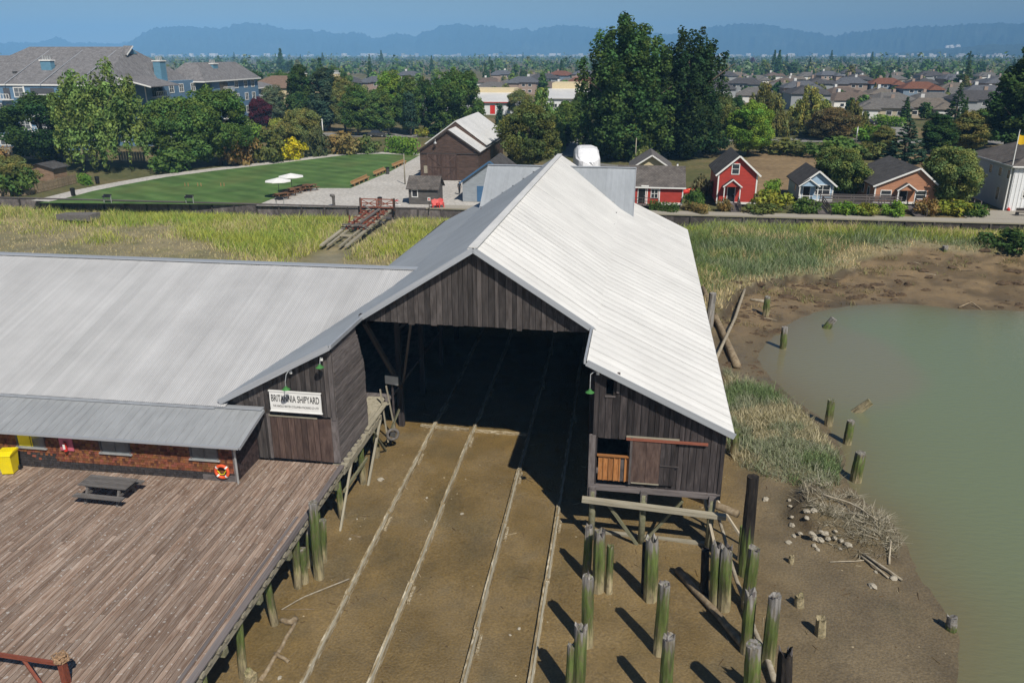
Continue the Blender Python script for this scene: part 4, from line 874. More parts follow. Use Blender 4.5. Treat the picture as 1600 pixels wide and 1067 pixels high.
for a in [
 ('round', 'maple_tree', 'dark green dense round tree in front of the left end of the blue apartment house', 72, 253, 146, 112, 'dk'),
 ('birch', 'birch_tree', 'tall pale yellow-green weeping birch with two tops before the blue apartment house', 168, 266, 92, 128, 'bi'),
 ('round2', 'deciduous_tree', 'broad mid green leafy tree right of the weeping birch by the lawn path', 292, 262, 148, 110, 'gr'),
 ('round', 'deciduous_tree', 'leafy green tree with a high rounded top hiding the corner of the blue apartments', 345, 258, 136, 104, 'gr'),
 ('round', 'plum_tree', 'small dark purple leaved tree at the end of the blue apartments', 406, 200, 152, 42, 'pu'),
 ('tall', 'poplar_tree', 'grey-green leafy tree behind the purple plum tree', 430, 196, 132, 50, 'gy'),
 ('round2', 'deciduous_tree', 'domed olive green tree above the yellow shrub', 471, 236, 168, 72, 'ol'),
 ('pine', 'pine_tree', 'tall dark pine left of a pair behind the olive domed tree', 474, 205, 98, 58, 'dk'),
 ('pine', 'pine_tree', 'wide blue-green pine right of a pair behind the lawn', 515, 205, 103, 66, 'bl'),
 ('tall', 'deciduous_tree', 'bright green tall tree standing behind the lawn hedge', 612, 205, 108, 60, 'br'),
 ('tall', 'deciduous_tree', 'mid green tree at the left of the row along the street', 560, 212, 128, 56, 'gr'),
 ('tall', 'deciduous_tree', 'feathery mid green street tree between the bright green tree and the pines', 592, 212, 138, 62, (0.085,0.136,0.037)),
 ('column', 'cypress_tree', 'narrow dark columnar tree right of the street lamp post', 642, 212, 140, 26, 'bl'),
 ('conifer', 'fir_tree', 'dark green conifer left of the broad street tree', 684, 212, 132, 54, 'dk'),
 ('round', 'deciduous_tree', 'broad mid green street tree before the white industrial building', 716, 212, 108, 82, 'gr'),
 ('column', 'cypress_tree', 'thin dark columnar tree beside the brown barn roof', 781, 222, 158, 18, 'bl'),
 ('willow', 'birch_tree', 'pale green birch rising behind the russet tree', 846, 236, 132, 74, 'bi'),
 ('round', 'russet_tree', 'brown-green turning tree right of the brown barn', 826, 268, 160, 104, 'rd'),
 ('round2', 'deciduous_tree', 'low spreading green tree left of the giant poplar', 886, 228, 156, 72, 'gr'),
 ('poplar', 'black_poplar', 'giant bright topped poplar, left and taller of the towering pair', 974, 248, 6, 150, 'po'),
 ('poplar2', 'black_poplar', 'giant dark poplar with ragged top, right of the towering pair', 1066, 246, 28, 132, 'pd'),
 ('round', 'deciduous_tree', 'olive green tree at the right foot of the giant poplars', 1117, 240, 146, 66, (0.085,0.119,0.043)),
 ('round', 'deciduous_tree', 'bright green round tree behind the red gabled cottage', 1168, 244, 158, 70, 'br'),
 ('willow', 'willow_tree', 'dark olive weeping willow behind the bright green round tree', 1190, 212, 124, 70, 'ol'),
 ('willow', 'willow_tree', 'golden green weeping willow in the middle of the suburb edge', 1262, 210, 130, 72, 'wi'),
 ('round2', 'russet_tree', 'brownish round tree before the golden willow', 1297, 218, 166, 82, (0.119,0.105,0.048)),
 ('willow', 'dead_topped_tree', 'grey green tree with bare pale branches right of the golden willow', 1330, 212, 154, 46, 'ol'),
 ('round', 'small_tree', 'small dark tree with a bare trunk under the olive willow', 1222, 212, 180, 36, (0.068,0.085,0.034)),
 ('conifer', 'spruce_tree', 'bluish dark spruce behind the orange cottage', 1412, 254, 184, 62, 'bl'),
 ('pine', 'pine_tree', 'dark pine behind the spruce on the right', 1462, 240, 176, 64, 'dk'),
 ('tall', 'deciduous_tree', 'olive tree between the pine and the white hall', 1508, 238, 172, 66, 'ol'),
 ('round2', 'willow_bush', 'big grey-green willow bush left of the white hall', 1479, 322, 226, 92, (0.128,0.170,0.060)),
 ('pine', 'fir_tree', 'huge dark conifer at the right edge behind the white hall', 1592, 240, 62, 112, 'dk'),
 ('round2', 'pear_tree', 'spreading green tree between the blue and orange cottages', 1308, 306, 226, 84, (0.093,0.139,0.044)),
 ('conifer', 'fir_tree', 'slim dark fir far back among the suburban roofs on the right', 1490, 196, 130, 34, 'dk'),
 ('tall', 'deciduous_tree', 'feathery green tree directly behind the yellow flowering bush', 640, 210, 116, 48, 'gr'),
 ('round', 'deciduous_tree', 'dark green tree filling the gap left of the broad street tree', 664, 206, 122, 50, 'dk'),
 ('tall', 'deciduous_tree', 'olive tree between the blue-green pine and the street trees', 540, 206, 118, 44, 'ol'),
 ('round', 'deciduous_tree', 'green tree in the row behind the pines at the top of the lawn', 448, 176, 112, 58, 'gr'),
 ('round2', 'deciduous_tree', 'low dark tree behind the right end of the blue apartments', 392, 165, 108, 56, 'dk'),
 ('round', 'deciduous_tree', 'small green tree hiding the right end of the white industrial building', 812, 182, 140, 40, 'ol'),
 ('tall', 'deciduous_tree', 'slender green tree left of the giant poplar near the street', 905, 205, 140, 34, 'gr'),
 ('round', 'deciduous_tree', 'green tree behind the purple plum tree in the far row', 520, 160, 104, 60, 'gr'),
 ('round', 'deciduous_tree', 'round dark tree right of the giant poplars before the suburb', 1140, 205, 150, 44, 'dk'),
 ('round', 'deciduous_tree', 'olive tree in the gap behind the pine on the right', 1540, 226, 168, 54, 'gr'),
 ('tall', 'deciduous_tree', 'light green tree left of the spruce by the side street', 1378, 236, 196, 40, 'ol'),
 ('round', 'deciduous_tree', 'pale olive tree at the far left behind the garden shed', 16, 300, 244, 70, 'ol')]:
    tree(*a[:3], *a[3:])
for a in [
 ('shrub', 'russet_shrub', 'rust-brown shrub left of the yellow shrub', 375, 257, 203, 62, 'dr'),
 ('shrub', 'russet_shrub', 'dull brown-green shrub between the rust shrub and the olive tree', 420, 253, 200, 58, 'rd'),
 ('shrub', 'yellow_shrub', 'bright yellow-green shrub beside the gravel path', 456, 249, 216, 48, 'ye'),
 ('shrub', 'dark_shrub', 'dark olive shrub under the domed olive tree', 495, 244, 200, 40, (0.068,0.085,0.037)),
 ('shrub', 'low_shrub', 'green shrub under the leafy tree left of the path', 268, 268, 232, 66, 'gr'),
 ('shrub', 'olive_shrub', 'long olive brown shrub behind the top of the lawn', 540, 240, 206, 62, 'dr'),
 ('shrub', 'olive_shrub', 'green and brown shrub in the hedge behind the top of the lawn', 575, 239, 212, 40, (0.102,0.136,0.043)),
 ('hedge', 'laurel_hedge', 'clipped glossy green hedge at the head of the lawn', 630, 240, 212, 70, 'br'),
 ('shrub2', 'garden_bush', 'yellow flowering bush beyond the laurel hedge', 660, 214, 198, 26, 'yg'),
 ('hedge', 'garden_hedge', 'small clipped hedge behind the picket fence on the left', 132, 287, 272, 44, 'br'),
 ('shrub2', 'garden_bush', 'tangled green bush left of the garden shed', 30, 304, 258, 58, 'gr'),
 ('shrub', 'garden_bush', 'light green bush right behind the garden shed', 82, 250, 232, 44, 'yg'),
 ('shrub2', 'russet_shrub', 'rusty low shrub below the blue apartment windows at far left', 12, 246, 226, 44, 'dr'),
 ('hedge', 'clipped_hedge', 'tall yellow-green clipped hedge beside the purple plum tree', 432, 210, 184, 40, 'yg'),
 ('shrub', 'garden_bush', 'green bush before the apartment wing near the plum tree', 400, 222, 194, 44, 'br'),
 ('shrub2', 'bramble', 'green bush at the right corner of the red shop', 1085, 328, 292, 36, 'gr'),
 ('shrub2', 'bare_bush', 'grey twiggy bush left of the red gabled cottage', 1098, 310, 272, 38, (0.128,0.145,0.076)),
 ('hedge', 'berry_hedge', 'reddish low hedge along the boardwalk left of the red cottage', 1090, 332, 316, 46, 'dr'),
 ('hedge', 'berry_hedge', 'dull green low hedge at the foot of the red shop', 1035, 330, 314, 48, 'gr'),
 ('shrub2', 'berry_bush', 'small rusty bush left of the red cottage steps', 1129, 330, 308, 24, 'dr'),
 ('hedge', 'garden_hedge', 'clipped green hedge between the red and blue cottages', 1205, 305, 280, 46, 'br'),
 ('shrub2', 'tall_grass_bush', 'yellow green rank bush below the hedge right of the red cottage', 1207, 325, 294, 62, 'yg'),
 ('shrub2', 'berry_bush', 'low green bush along the boardwalk right of the red cottage steps', 1190, 333, 316, 56, (0.119,0.145,0.043)),
 ('shrub', 'berry_bush', 'dark green bush at the left corner of the blue cottage', 1256, 333, 309, 40, 'gr'),
 ('shrub2', 'berry_bush', 'green bush on the boardwalk right of the blue cottage steps', 1318, 335, 313, 42, 'br'),
 ('shrub2', 'berry_bush', 'yellowish bush midway between the blue and orange cottage steps', 1352, 336, 316, 44, 'yg'),
 ('shrub', 'berry_bush', 'green bush left of the orange cottage steps', 1396, 337, 314, 40, 'br'),
 ('shrub2', 'rose_bush', 'rusty red bush right of the orange cottage steps', 1446, 336, 308, 40, 'dr'),
 ('shrub2', 'rose_bush', 'yellow-green spreading bush before the willow bush', 1486, 335, 310, 60, 'yg'),
 ('shrub', 'rose_bush', 'dark green bush at the ramp of the white hall', 1524, 338, 318, 36, 'gr'),
 ('shrub', 'bramble', 'long green thicket behind the dry field', 1225, 240, 216, 90, (0.093,0.119,0.037)),
 ('shrub', 'bramble', 'wide green thicket above the pear tree', 1306, 246, 214, 82, 'gr'),
 ('shrub2', 'bramble', 'olive thicket right of the wide green thicket', 1356, 248, 220, 62, 'ol'),
 ('shrub2', 'bramble', 'bright green bush by the side street on the right', 1356, 222, 192, 46, 'br'),
 ('hedge', 'cedar_hedge', 'tall dense green hedge in front of the nearest suburban houses', 1385, 196, 180, 66, 'br'),
 ('shrub2', 'bramble', 'green bush at the back of the boat yard under the poplars', 985, 250, 222, 46, 'gr'),
 ('shrub2', 'bramble', 'light green bush in front of the giant poplars', 1010, 262, 226, 40, (0.119,0.153,0.051)),
 ('shrub', 'blackberry_bush', 'dark bush on the marsh edge below the white hall', 1570, 392, 358, 74, 'dk')]:
    tree(*a, cat='shrub', z=-1.3 if a[1] == 'blackberry_bush' else 0.0)
# far trees: one by one up to the middle distance, then the far wood as one mass
FT = {}
FT['round'] = crown_mesh('far_round_tree', dome(26, 3.2, .3, 8.5, 1.5, 31, .5), 13, 1.15, 31, .25, mat='leaf_far')
FT['tall'] = crown_mesh('far_tall_tree', dome(26, 2.5, .3, 11, 1.3, 32, .45, 1, .4), 14, 1.05, 32, .25, mat='leaf_far')
FT['conifer'] = crown_mesh('far_conifer', cone(16, 2.4, .4, 12, 33, .8), 60, .7, 33, .2, mat='leaf_far')
FDESC = [('round', 'gr', 'mid green round tree in the far tree belt'), ('round', 'dk', 'dark green round tree in the far tree belt'), ('tall', 'ol', 'olive tall tree in the far tree belt'), ('conifer', 'dk', 'dark pointed conifer in the far tree belt'), ('tall', 'gr', 'green tall tree in the far tree belt'), ('round', 'yg', 'yellow-green round tree in the far tree belt'), ('round', 'pu', 'dark purple tree among the far roofs')]
HOUSE_SPOTS = []
nfar = 0
def far_trees():
    global nfar
    g = random.Random(77); pts = []
    while nfar < 297:
        px = g.uniform(-140, 1740); by = 88.5 + 72*g.random()**1.7
        if 20 < px < 330 and by > 100: continue
        if by > 122 and not (px > 1080 or 420 < px < 930): continue
        b = at(px, by, 0)
        if b.y < 235: continue
        if any(abs(b.x-hx) < hw+2 and abs(b.y-hy) < hd+3 for hx, hy, hw, hd in HOUSE_SPOTS): continue
        k, c_, lb = FDESC[g.choices(range(7), [26, 24, 16, 18, 14, 5, 2])[0]]
        o = link('far_tree', FT[k]); s = g.uniform(.75, 1.5)*(.7 if by > 120 else 1)*(1.25 if k == 'conifer' else 1); w_ = s*g.uniform(.85, 1.25)
        o.location = (b.x, b.y, -.2); o.scale = (w_, w_, s); o.rotation_euler = (0, 0, g.uniform(0, 6.28)); cc = G[c_]; j = g.uniform(.8, 1.25); o.color = (cc[0]*j*g.uniform(.85,1.2), cc[1]*j, cc[2]*j, 1)
        tag(o, lb, 'tree', 'trees of the far tree belt'); nfar += 1
    gk = [('round', 'gr', 'small green garden tree among the suburban houses'), ('round', 'ol', 'small olive garden tree among the suburban houses'), ('round', 'dk', 'small dark garden tree among the suburban houses'), ('conifer', 'dk', 'small pointed garden conifer among the suburban houses')]
    for hx, hy, hw, hd in HOUSE_SPOTS:
        for q in range(2):
            k, c_, lb = g.choice(gk); o = link('garden_tree', FT[k]); s = g.uniform(.28, .62); w_ = s*g.uniform(.9, 1.3)
            o.location = (hx+g.uniform(-1.1, 1.1)*hw, hy-hd-g.uniform(1.5, 5), -.2); o.scale = (w_, w_, s); o.rotation_euler = (0, 0, g.uniform(0, 6.28)); cc = G[c_]; j = g.uniform(.8, 1.2); o.color = (cc[0]*j, cc[1]*j, cc[2]*j, 1)
            tag(o, lb, 'tree', 'garden trees of the suburb')
    rng = np.random.default_rng(5); n = 5200
    az = rng.uniform(-.78, .78, n); D = 700 + 3600*rng.random(n)**1.15; X, Y = D*np.sin(az-YAW), D*np.cos(az-YAW)
    per = 16; cx = np.repeat(X, per); cy = np.repeat(Y, per); hh = np.repeat(rng.uniform(5, 11, n)*(1+.9*(rng.random(n) > .93)), per); ww = np.repeat(rng.uniform(2.5, 5.5, n), per)
    m_ = n*per; d = rng.normal(size=(m_, 3)); d /= np.linalg.norm(d, axis=1, keepdims=True)
    C = np.stack([cx+d[:,0]*ww, cy+d[:,1]*ww, hh*.55+d[:,2]*hh*.45], 1); nn = d+rng.normal(size=(m_,3))*.4+np.array([0,0,.4]); nn /= np.linalg.norm(nn, axis=1, keepdims=True)
    V, Q = leaf_quads(C, nn, 2.9, rng); pal = np.array([G['gr'], G['dk'], G['ol'], G['po'], G['gy']]); K = np.repeat(pal[rng.integers(0, 5, n)]*rng.uniform(.7, 1.3, (n, 1)), per, 0)
    tag(link('far_wood', np_mesh('far_wood', V, Q, M['leaf_far'], K)), 'far flat wooded land', 'wood', kind='stuff')
# ------------------------------------------------------------------ grasses
def grass(name, label, n, sampler, hgt, wid, palette, seed, lean=.35, mask=None):
    g = np.random.default_rng(seed); x, y, hs, ci = sampler(g, n); m_ = len(x)
    i = np.clip((x-GX[0])/ST, 0, len(GX)-2).astype(int); j = np.clip((y-GY[0])/ST, 0, len(GY)-2).astype(int); z = TH[j, i]
    h = hgt*hs*g.uniform(.6, 1.3, m_); w = wid*g.uniform(.7, 1.4, m_); a = g.uniform(0, 6.28, m_); la = g.uniform(0, 6.28, m_); h *= .55+.9*noise2(x*.45, y*.45, seed+60)+.25*(noise2(x*.12, y*.16, seed+61)-.5); ln = lean*h*g.uniform(.2, 1.5, m_)
    p = np.stack([x, y, z-.05], 1); s = np.stack([np.cos(a)*w/2, np.sin(a)*w/2, np.zeros(m_)], 1); le = np.stack([np.cos(la)*ln, np.sin(la)*ln, np.zeros(m_)], 1)
    up = np.stack([np.zeros(m_), np.zeros(m_), h], 1)
    V = np.stack([p-s, p+s, p+s*.75+up*.55+le*.35, p-s*.75+up*.55+le*.35, p+s*.12+up+le, p-s*.12+up+le], 1).reshape(-1, 3)
    b = np.arange(m_)[:, None]*6; Q = np.concatenate([b+np.array([[0,1,2,3]]), b+np.array([[3,2,4,5]])], 1).reshape(-1, 4)
    pal = np.array(palette); c_ = pal[np.clip(ci, 0, len(pal)-1)]*g.uniform(.7, 1.3, (m_, 1)); K = np.repeat(c_, 2, 0)
    o = link(name, np_mesh(name, V, Q, M['blade'], K)); return tag(o, label, 'marsh grass', kind='stuff')
GP = [(.30,.33,.065), (.21,.29,.055), (.36,.35,.11), (.40,.35,.19), (.27,.255,.15), (.15,.21,.055)]
def left_s(g, n):
    x = g.uniform(-100, -14, n); y = 50+45.2*g.random(n); ml = sdist(x, y, LMARSH) > .5; x, y = x[ml], y[ml]
    a = noise2(x*.09, y*.14, 41); b_ = noise2(x*.35, y*.5, 42); tall = sstep(y+(a-.5)*30+17*sstep(x, -52, -36), 80, 91)
    keep = g.random(len(x)) < .3+.7*tall*(.45+b_) ; x, y, a, b_, tall = x[keep], y[keep], a[keep], b_[keep], tall[keep]
    dock = (np.abs(x+29.5-(y-74)*.02) < 2.1) & (y > 66); x, y, a, b_, tall = [q[~dock] for q in (x, y, a, b_, tall)]
    ci = np.where(tall > g.random(len(x)), np.where(b_ > .52, 0, np.where(g.random(len(x)) < .5, 1, 2)), np.where(b_ > .55, 4, 3)); ci = np.where((g.random(len(x)) < .12) & (tall > .5), 5, ci); big = noise2(x*.16, y*.22, 48); ci = np.where((big > .62) & (g.random(len(x)) < .45), 3, ci); ci = np.where((big < .4) & (tall > .4) & (g.random(len(x)) < .5), 1, ci)
    return x, y, (.25+.75*tall)*np.where(y > 92.8, .5, 1), ci
grass('marsh_grass', 'tall yellow-green marsh grass left of the boat shed', 135000, left_s, .92, .058, GP, 51, .6)
def right_s(g, n):
    x = g.uniform(4.5, 66, n); y = 60+35*g.random(n); dd = sdist(x, y, RMARSH)+(noise2(x*.25, y*.25, 1)-.5)*3.2+(noise2(x*.9, y*.9, 2)-.5)*1.4; k = dd > .1; x, y, dd = x[k], y[k], dd[k]
    b_ = noise2(x*.3, y*.45, 43); edge = 1-sstep(dd, .5, 3.5+b_*3); keep = g.random(len(x)) < 1-.45*edge; x, y, dd, b_, edge = [q[keep] for q in (x, y, dd, b_, edge)]
    t = g.random(len(x)); ci = np.where(edge > t, np.where(b_ > .5, 3, 4), np.where(b_ > .56, 1, np.where(t > .55, 5, 1))); ci = np.where((y > 89) & (t > .45), 0, ci); ci = np.where((t < .1), 2, ci); big = noise2(x*.17, y*.25, 49); ci = np.where((big > .58) & (t < .55), 3, ci); ci = np.where((big < .42) & (t < .6), 6, ci)
    return x, y, (.4+.62*(1-edge))*np.where(y > 92.8, .5, 1), ci
GP2 = [(.26,.31,.06), (.15,.205,.065), (.36,.33,.14), (.42,.35,.2), (.28,.25,.14), (.13,.185,.085), (.20,.235,.135)]
grass('marsh_grass', 'green sedge and reeds right of the boat shed below the boardwalk', 112000, right_s, .95, .058, GP2, 52, .65)
def isl_s(g, n):
    x = g.uniform(4, 18, n); y = g.uniform(30, 62, n); dd = sdist(x, y, ISLAND)+(noise2(x*.25, y*.25, 1)-.5)*1.2; k = dd > .15; x, y = x[k], y[k]
    b_ = noise2(x*.35, y*.35, 44); t = g.random(len(x)); ci = np.where(b_ > .54, 0, np.where(b_ > .36, np.where(t < .6, 1, 2), 3)); keep = ~((b_ < .33) & (t < .5)); return x[keep], y[keep], (.6+.55*b_)[keep], ci[keep]
grass('salt_grass', 'grey-green salt grass on the point beside the pond', 70000, isl_s, .55, .04, [(.14,.19,.085), (.20,.225,.135), (.225,.235,.165), (.33,.30,.19)], 53, .8)
def mound_s(g, n):
    x = g.uniform(7, 17, n); y = g.uniform(28, 42, n); dd = sdist(x, y, MOUND); k = (dd > .1) & ((noise2(x*.5, y*.5, 45) > .5) | (x > 12.0)) & (x > 9.3); x, y = x[k], y[k]; return x, y, np.full(len(x), .6), (g.random(len(x))*3).astype(int)
grass('straw_wrack', 'grey dead straw washed up on the mud bank', 34000, mound_s, .34, .045, [(.25,.23,.17), (.19,.17,.115), (.31,.29,.225)], 54, 2.6)

def bank_s(g, n):
    x = g.uniform(5, 62, n); y = 60+32*g.random(n); dd = sdist(x, y, RMARSH)+(noise2(x*.25, y*.25, 1)-.5)*3.2; k = (dd < .3) & (dd > -5.5) & (noise2(x*.55, y*.8, 46) > .56+.03*np.abs(dd)); x, y = x[k], y[k]
    return x, y, g.uniform(.5, 1.1, len(x)), (g.random(len(x))*4).astype(int)
grass('bank_tussocks', 'dry tussocks and roots hanging on the eroded mud bank', 60000, bank_s, .42, .06, [(.20,.165,.09), (.27,.22,.12), (.14,.12,.06), (.17,.19,.07)], 55, 1.1)
M['siding_cream'] = siding('siding_cream', (.62, .52, .33), .14); M['siding_tan'] = siding('siding_tan', (.26, .17, .11), .25, 0, .3)
M['stucco'] = plain('cream_stucco', (.64,.53,.33), .8, 0, .08); M['rf_brown'] = shingled('roof_brown_tile', (.22,.15,.11), .2)
# ------------------------------------------------------------------ houses
def window(t, c, w, h, face='f', frame='white', pane='glass', bars=(1, 1), sill=True, fw=.09, name='window'):
    """face f: looks to -y, r: +x, l: -x"""
    x, y, z = c; f = MB(); p = MB()
    def bx(m, a0, a1, d0, d1, z0, z1):
        if face == 'f': m.box(x+a0, x+a1, y-d1, y-d0, z+z0, z+z1)
        elif face == 'r': m.box(x+d0, x+d1, y+a0, y+a1, z+z0, z+z1)
        else: m.box(x-d1, x-d0, y+a0, y+a1, z+z0, z+z1)
    bx(f, -w/2-fw, -w/2, -.03, .05, -h/2, h/2); bx(f, w/2, w/2+fw, -.03, .05, -h/2, h/2); bx(f, -w/2-fw, w/2+fw, -.03, .055, h/2, h/2+fw); bx(f, -w/2-fw, w/2+fw, -.03, .055, -h/2-fw, -h/2)
    for k in range(1, bars[0]): q = -w/2+w*k/bars[0]; bx(f, q-.03, q+.03, -.02, .04, -h/2, h/2)
    for k in range(1, bars[1]): q = -h/2+h*k/bars[1]; bx(f, -w/2, w/2, -.02, .037, q-.025, q+.025)
    fr = f.build(name, M[frame], t); bx(p, -w/2, w/2, -.02, .015, -h/2, h/2); p.build('pane', M[pane], fr); return fr
def door(t, c, w, h, col='black', frame='white'):
    x, y, z = c; f = MB(); f.box(x-w/2-.08, x-w/2, y-.06, y+.02, z, z+h); f.box(x+w/2, x+w/2+.08, y-.06, y+.02, z, z+h); f.box(x-w/2-.08, x+w/2+.08, y-.065, y+.02, z+h, z+h+.09); fr = f.build('door_frame', M[frame], t)
    p = MB(); p.box(x-w/2, x+w/2, y-.03, y+.02, z, z+h); d = p.build('door', M[col], t)
    k = MB(); k.box(x+w/2-.14, x+w/2-.09, y-.08, y-.03, z+h*.45, z+h*.5); k.build('handle', M['galv'], d)
def slab(t, name, a, b, c, d, th, mat):     # roof plate through four points, thickness downwards
    mb = MB(); lo = [(p[0], p[1], p[2]-th) for p in (a, b, c, d)]
    nrm = (Vector(b)-Vector(a)).cross(Vector(d)-Vector(a)).z
    if nrm > 0: mb.hexa(lo, (a, b, c, d))
    else: mb.hexa(lo[::-1], (d, c, b, a))
    o = mb.build(name, M[mat], t); return o
def gable(name, label, cat, u0, u1, v0, v1, z0, ze, za, axis, wall, roof, trim='white', over=.35, group=None, apex=None, base=True, xl=None, corner=True):
    cx = (u0+u1)/2; t = thing(name, label, cat, (cx, v0, 0), 0, group); w = (u1-u0)/2; L = v1-v0; mb = MB()
    if axis == 'y':
        ax = 0 if apex is None else apex-cx
        mb.prism([(-w, z0), (w, z0), (w, ze), (ax, za), (-w, ze)], 0, L); mb.build('wall', M[wall], t)
        for s, e in ((-1, -w), (1, w)):
            sl = (za-ze)/abs(e-ax); ex = e+s*over; zz = ze-over*sl
            slab(t, 'roof', (ax, -over, za+.12), (ax, L+over, za+.12), (ex, L+over, zz+.12), (ex, -over, zz+.12), .1, roof)
            if trim: bar(t, 'bargeboard', (ax, -over-.02, za+.05), (ex, -over-.02, zz+.05), .05, .2, M[trim])
            if trim and corner: bar(t, 'corner_board', (e-s*.06, -.02, z0), (e-s*.06, -.02, ze), .16, .05, M[trim], (0,1,0))
        if trim and base: bar(t, 'base_board', (-w-.03, -.03, z0+.08), (w+.03, -.03, z0+.08), .06, .26, M[trim])
    else:
        ay = L/2; mb.prism([(0, z0), (L, z0), (L, ze), (ay, za), (0, ze)], -w, w, 'x'); mb.build('wall', M[wall], t)
        sl = (za-ze)/ay
        slab(t, 'roof', (-w-over, ay, za+.12), (w+over, ay, za+.12), (w+over, -over, ze-over*sl+.12), (-w-over, -over, ze-over*sl+.12), .1, roof)
        slab(t, 'roof', (-w-over, ay, za+.12), (w+over, ay, za+.12), (w+over, L+over, ze-over*sl+.12), (-w-over, L+over, ze-over*sl+.12), .1, roof)
        if trim: bar(t, 'eave_board', (-w-over, -over-.02, ze-over*sl+.06), (w+over, -over-.02, ze-over*sl+.06), .05, .16, M[trim])
    return t
def stilts(t, pts, z0):
    for x, y in pts: bar(t, 'stilt', (x, y, -.1), (x, y, z0), .22, .22, M['dark_board'])
def porch(t, x, w, zd, ze, za, dep, wall, roof, trim='white'):
    mb = MB(); mb.prism([(x-w/2, ze), (x+w/2, ze), (x, za)], -dep+.05, -dep+.12); mb.build('porch_gable', M[wall], t)
    for s in (-1, 1):
        slab(t, 'porch_roof', (x, -dep-.1, za+.14), (x, 0, za+.14), (x+s*(w/2+.15), 0, ze+.02), (x+s*(w/2+.15), -dep-.1, ze+.02), .08, roof); bar(t, 'porch_bargeboard', (x, -dep-.12, za+.09), (x+s*(w/2+.15), -dep-.12, ze-.02), .05, .14, M[trim])
        bar(t, 'porch_post', (x+s*(w/2-.05), -dep+.1, zd), (x+s*(w/2-.05), -dep+.1, ze), .12, .12, M[trim], (0,1,0))
def ramp(label, x, y0, y1, z1, w, rail):
    t = thing('ramp', label, 'ramp', (x, y0, 0)); L = y1-y0; n = 9
    for k in range(n): bar(t, 'plank', (-w/2, L*(k+.5)/n, .06+z1*(k+.5)/n), (w/2, L*(k+.5)/n, .06+z1*(k+.5)/n), L/n-.02, .05, M['gray_board'])
    for s in rail:
        for k in range(3): bar(t, 'rail_post', (s*w/2, L*k/2, .0), (s*w/2, L*k/2, .95+z1*k/2), .1, .1, M['dark_board'], (0,1,0))
        for h in (.35, .62, .92): bar(t, 'handrail', (s*w/2, 0, h), (s*w/2, L, h+z1), .06, .1, M['dark_board'])
    return t
# red gabled cottage
t = gable('red_cottage', 'tall bright red gabled cottage with white trim and a small upstairs window', 'cottage', 11.5, 16.25, 102.4, 111.5, .35, 4.05, 6.15, 'y', 'siding_red', 'rf_dark')
window(t, (-.35, 0, 4.6), .8, 1.15, bars=(1, 2)); door(t, (-.65, 0, .55), .85, 2.0); porch(t, -.65, 2.0, .5, 2.55, 3.35, 1.0, 'siding_red', 'rf_dark'); stilts(t, [(-2.2, .1), (2.2, .1), (0, .1), (-2.2, 8), (2.2, 8)], .35)
mb = MB(); mb.box(-1.7, .4, -1.1, 0, .38, .5); mb.build('porch_floor', M['gray_board'], t)
ramp('sloping plank ramp with dark railings up to the red cottage door', 13.45, 98.3, 101.3, .45, 1.1, (1,))
# blue cottage
t = gable('blue_cottage', 'small pale blue cottage with dark roof and a white double window', 'cottage', 22.2, 26.2, 105.8, 113.6, .35, 2.45, 4.05, 'y', 'siding_blue', 'rf_dark')
window(t, (.7, 0, 1.75), 1.7, 1.15, bars=(2, 2)); door(t, (-1.25, .0, .5), .8, 1.85)
porch(t, -1.15, 2.3, .45, 2.3, 3.1, .9, 'siding_blue', 'rf_dark'); stilts(t, [(-1.9, .1), (1.9, .1), (0, .1), (-1.9, 7), (1.9, 7)], .35)
mb = MB(); mb.box(-2.3, 0, -1, 0, .35, .45); mb.build('porch_floor', M['gray_board'], t)
bar(t, 'porch_rail', (-2.25, -.95, 1.1), (-.6, -.95, 1.1), .06, .08, M['white']); bar(t, 'porch_rail', (-2.25, -.95, .75), (-.6, -.95, .75), .05, .05, M['gray_board'])
window(t, (-2.0, 3, 1.7), .8, 1.0, 'l')
ramp('sloping plank ramp with dark railings up to the blue cottage', 23.7, 98.3, 102.6, .5, 1.3, (1,))
# orange cottage
t = gable('orange_cottage', 'low orange-brown cottage with wide dark roof and two white windows', 'cottage', 31.0, 38.45, 105.2, 117.5, .4, 2.55, 4.7, 'y', 'siding_orange', 'rf_dark', apex=35.9)
window(t, (-2.35, 0, 1.45), 1.15, .95, bars=(1, 2)); window(t, (1.75, 0, 1.5), 1.15, .95, bars=(1, 2)); door(t, (-.3, 0, .5), .85, 1.9); porch(t, -.15, 2.1, .5, 2.1, 2.85, .9, 'siding_orange', 'rf_dark'); stilts(t, [(-3.5, .1), (3.5, .1), (0, .1), (-3.5, 11), (3.5, 11)], .4)
for y in (2.5, 5, 7.5): window(t, (-3.72, y, 1.5), .8, 1.0, 'l')
mb = MB(); mb.box(.7, 1.15, 5.5, 6.3, 3.9, 4.65); mb.build('roof_vent', M['rf_dark'], t); mb = MB(); mb.prism([(1.0, 4.2), (1.3, 4.2), (1.15, 4.4)], -.04, 0); mb.build('gable_vent', M['galv'], t)
ramp('sloping plank ramp with dark railings up to the orange cottage', 34.55, 98.3, 102.8, .5, 1.2, (1,))
# gangway with railings between blue and orange cottages
t = thing('gangway', 'raised plank gangway with grey railings between the blue and orange cottages', 'walkway', (24.5, 104.2, 0))
for k in range(28): bar(t, 'plank', (k*.34, -.6, .46), (k*.34, .6, .46), .32, .05, M['gray_board'])
for s in (-.6, .6):
    for k in range(6): bar(t, 'rail_post', (k*1.85, s, 0), (k*1.85, s, 1.4), .1, .1, M['gray_board'], (0,1,0))
    for h in (.8, 1.1, 1.4): bar(t, 'handrail', (-.1, s, h), (9.4, s, h), .06, .1, M['gray_board'])
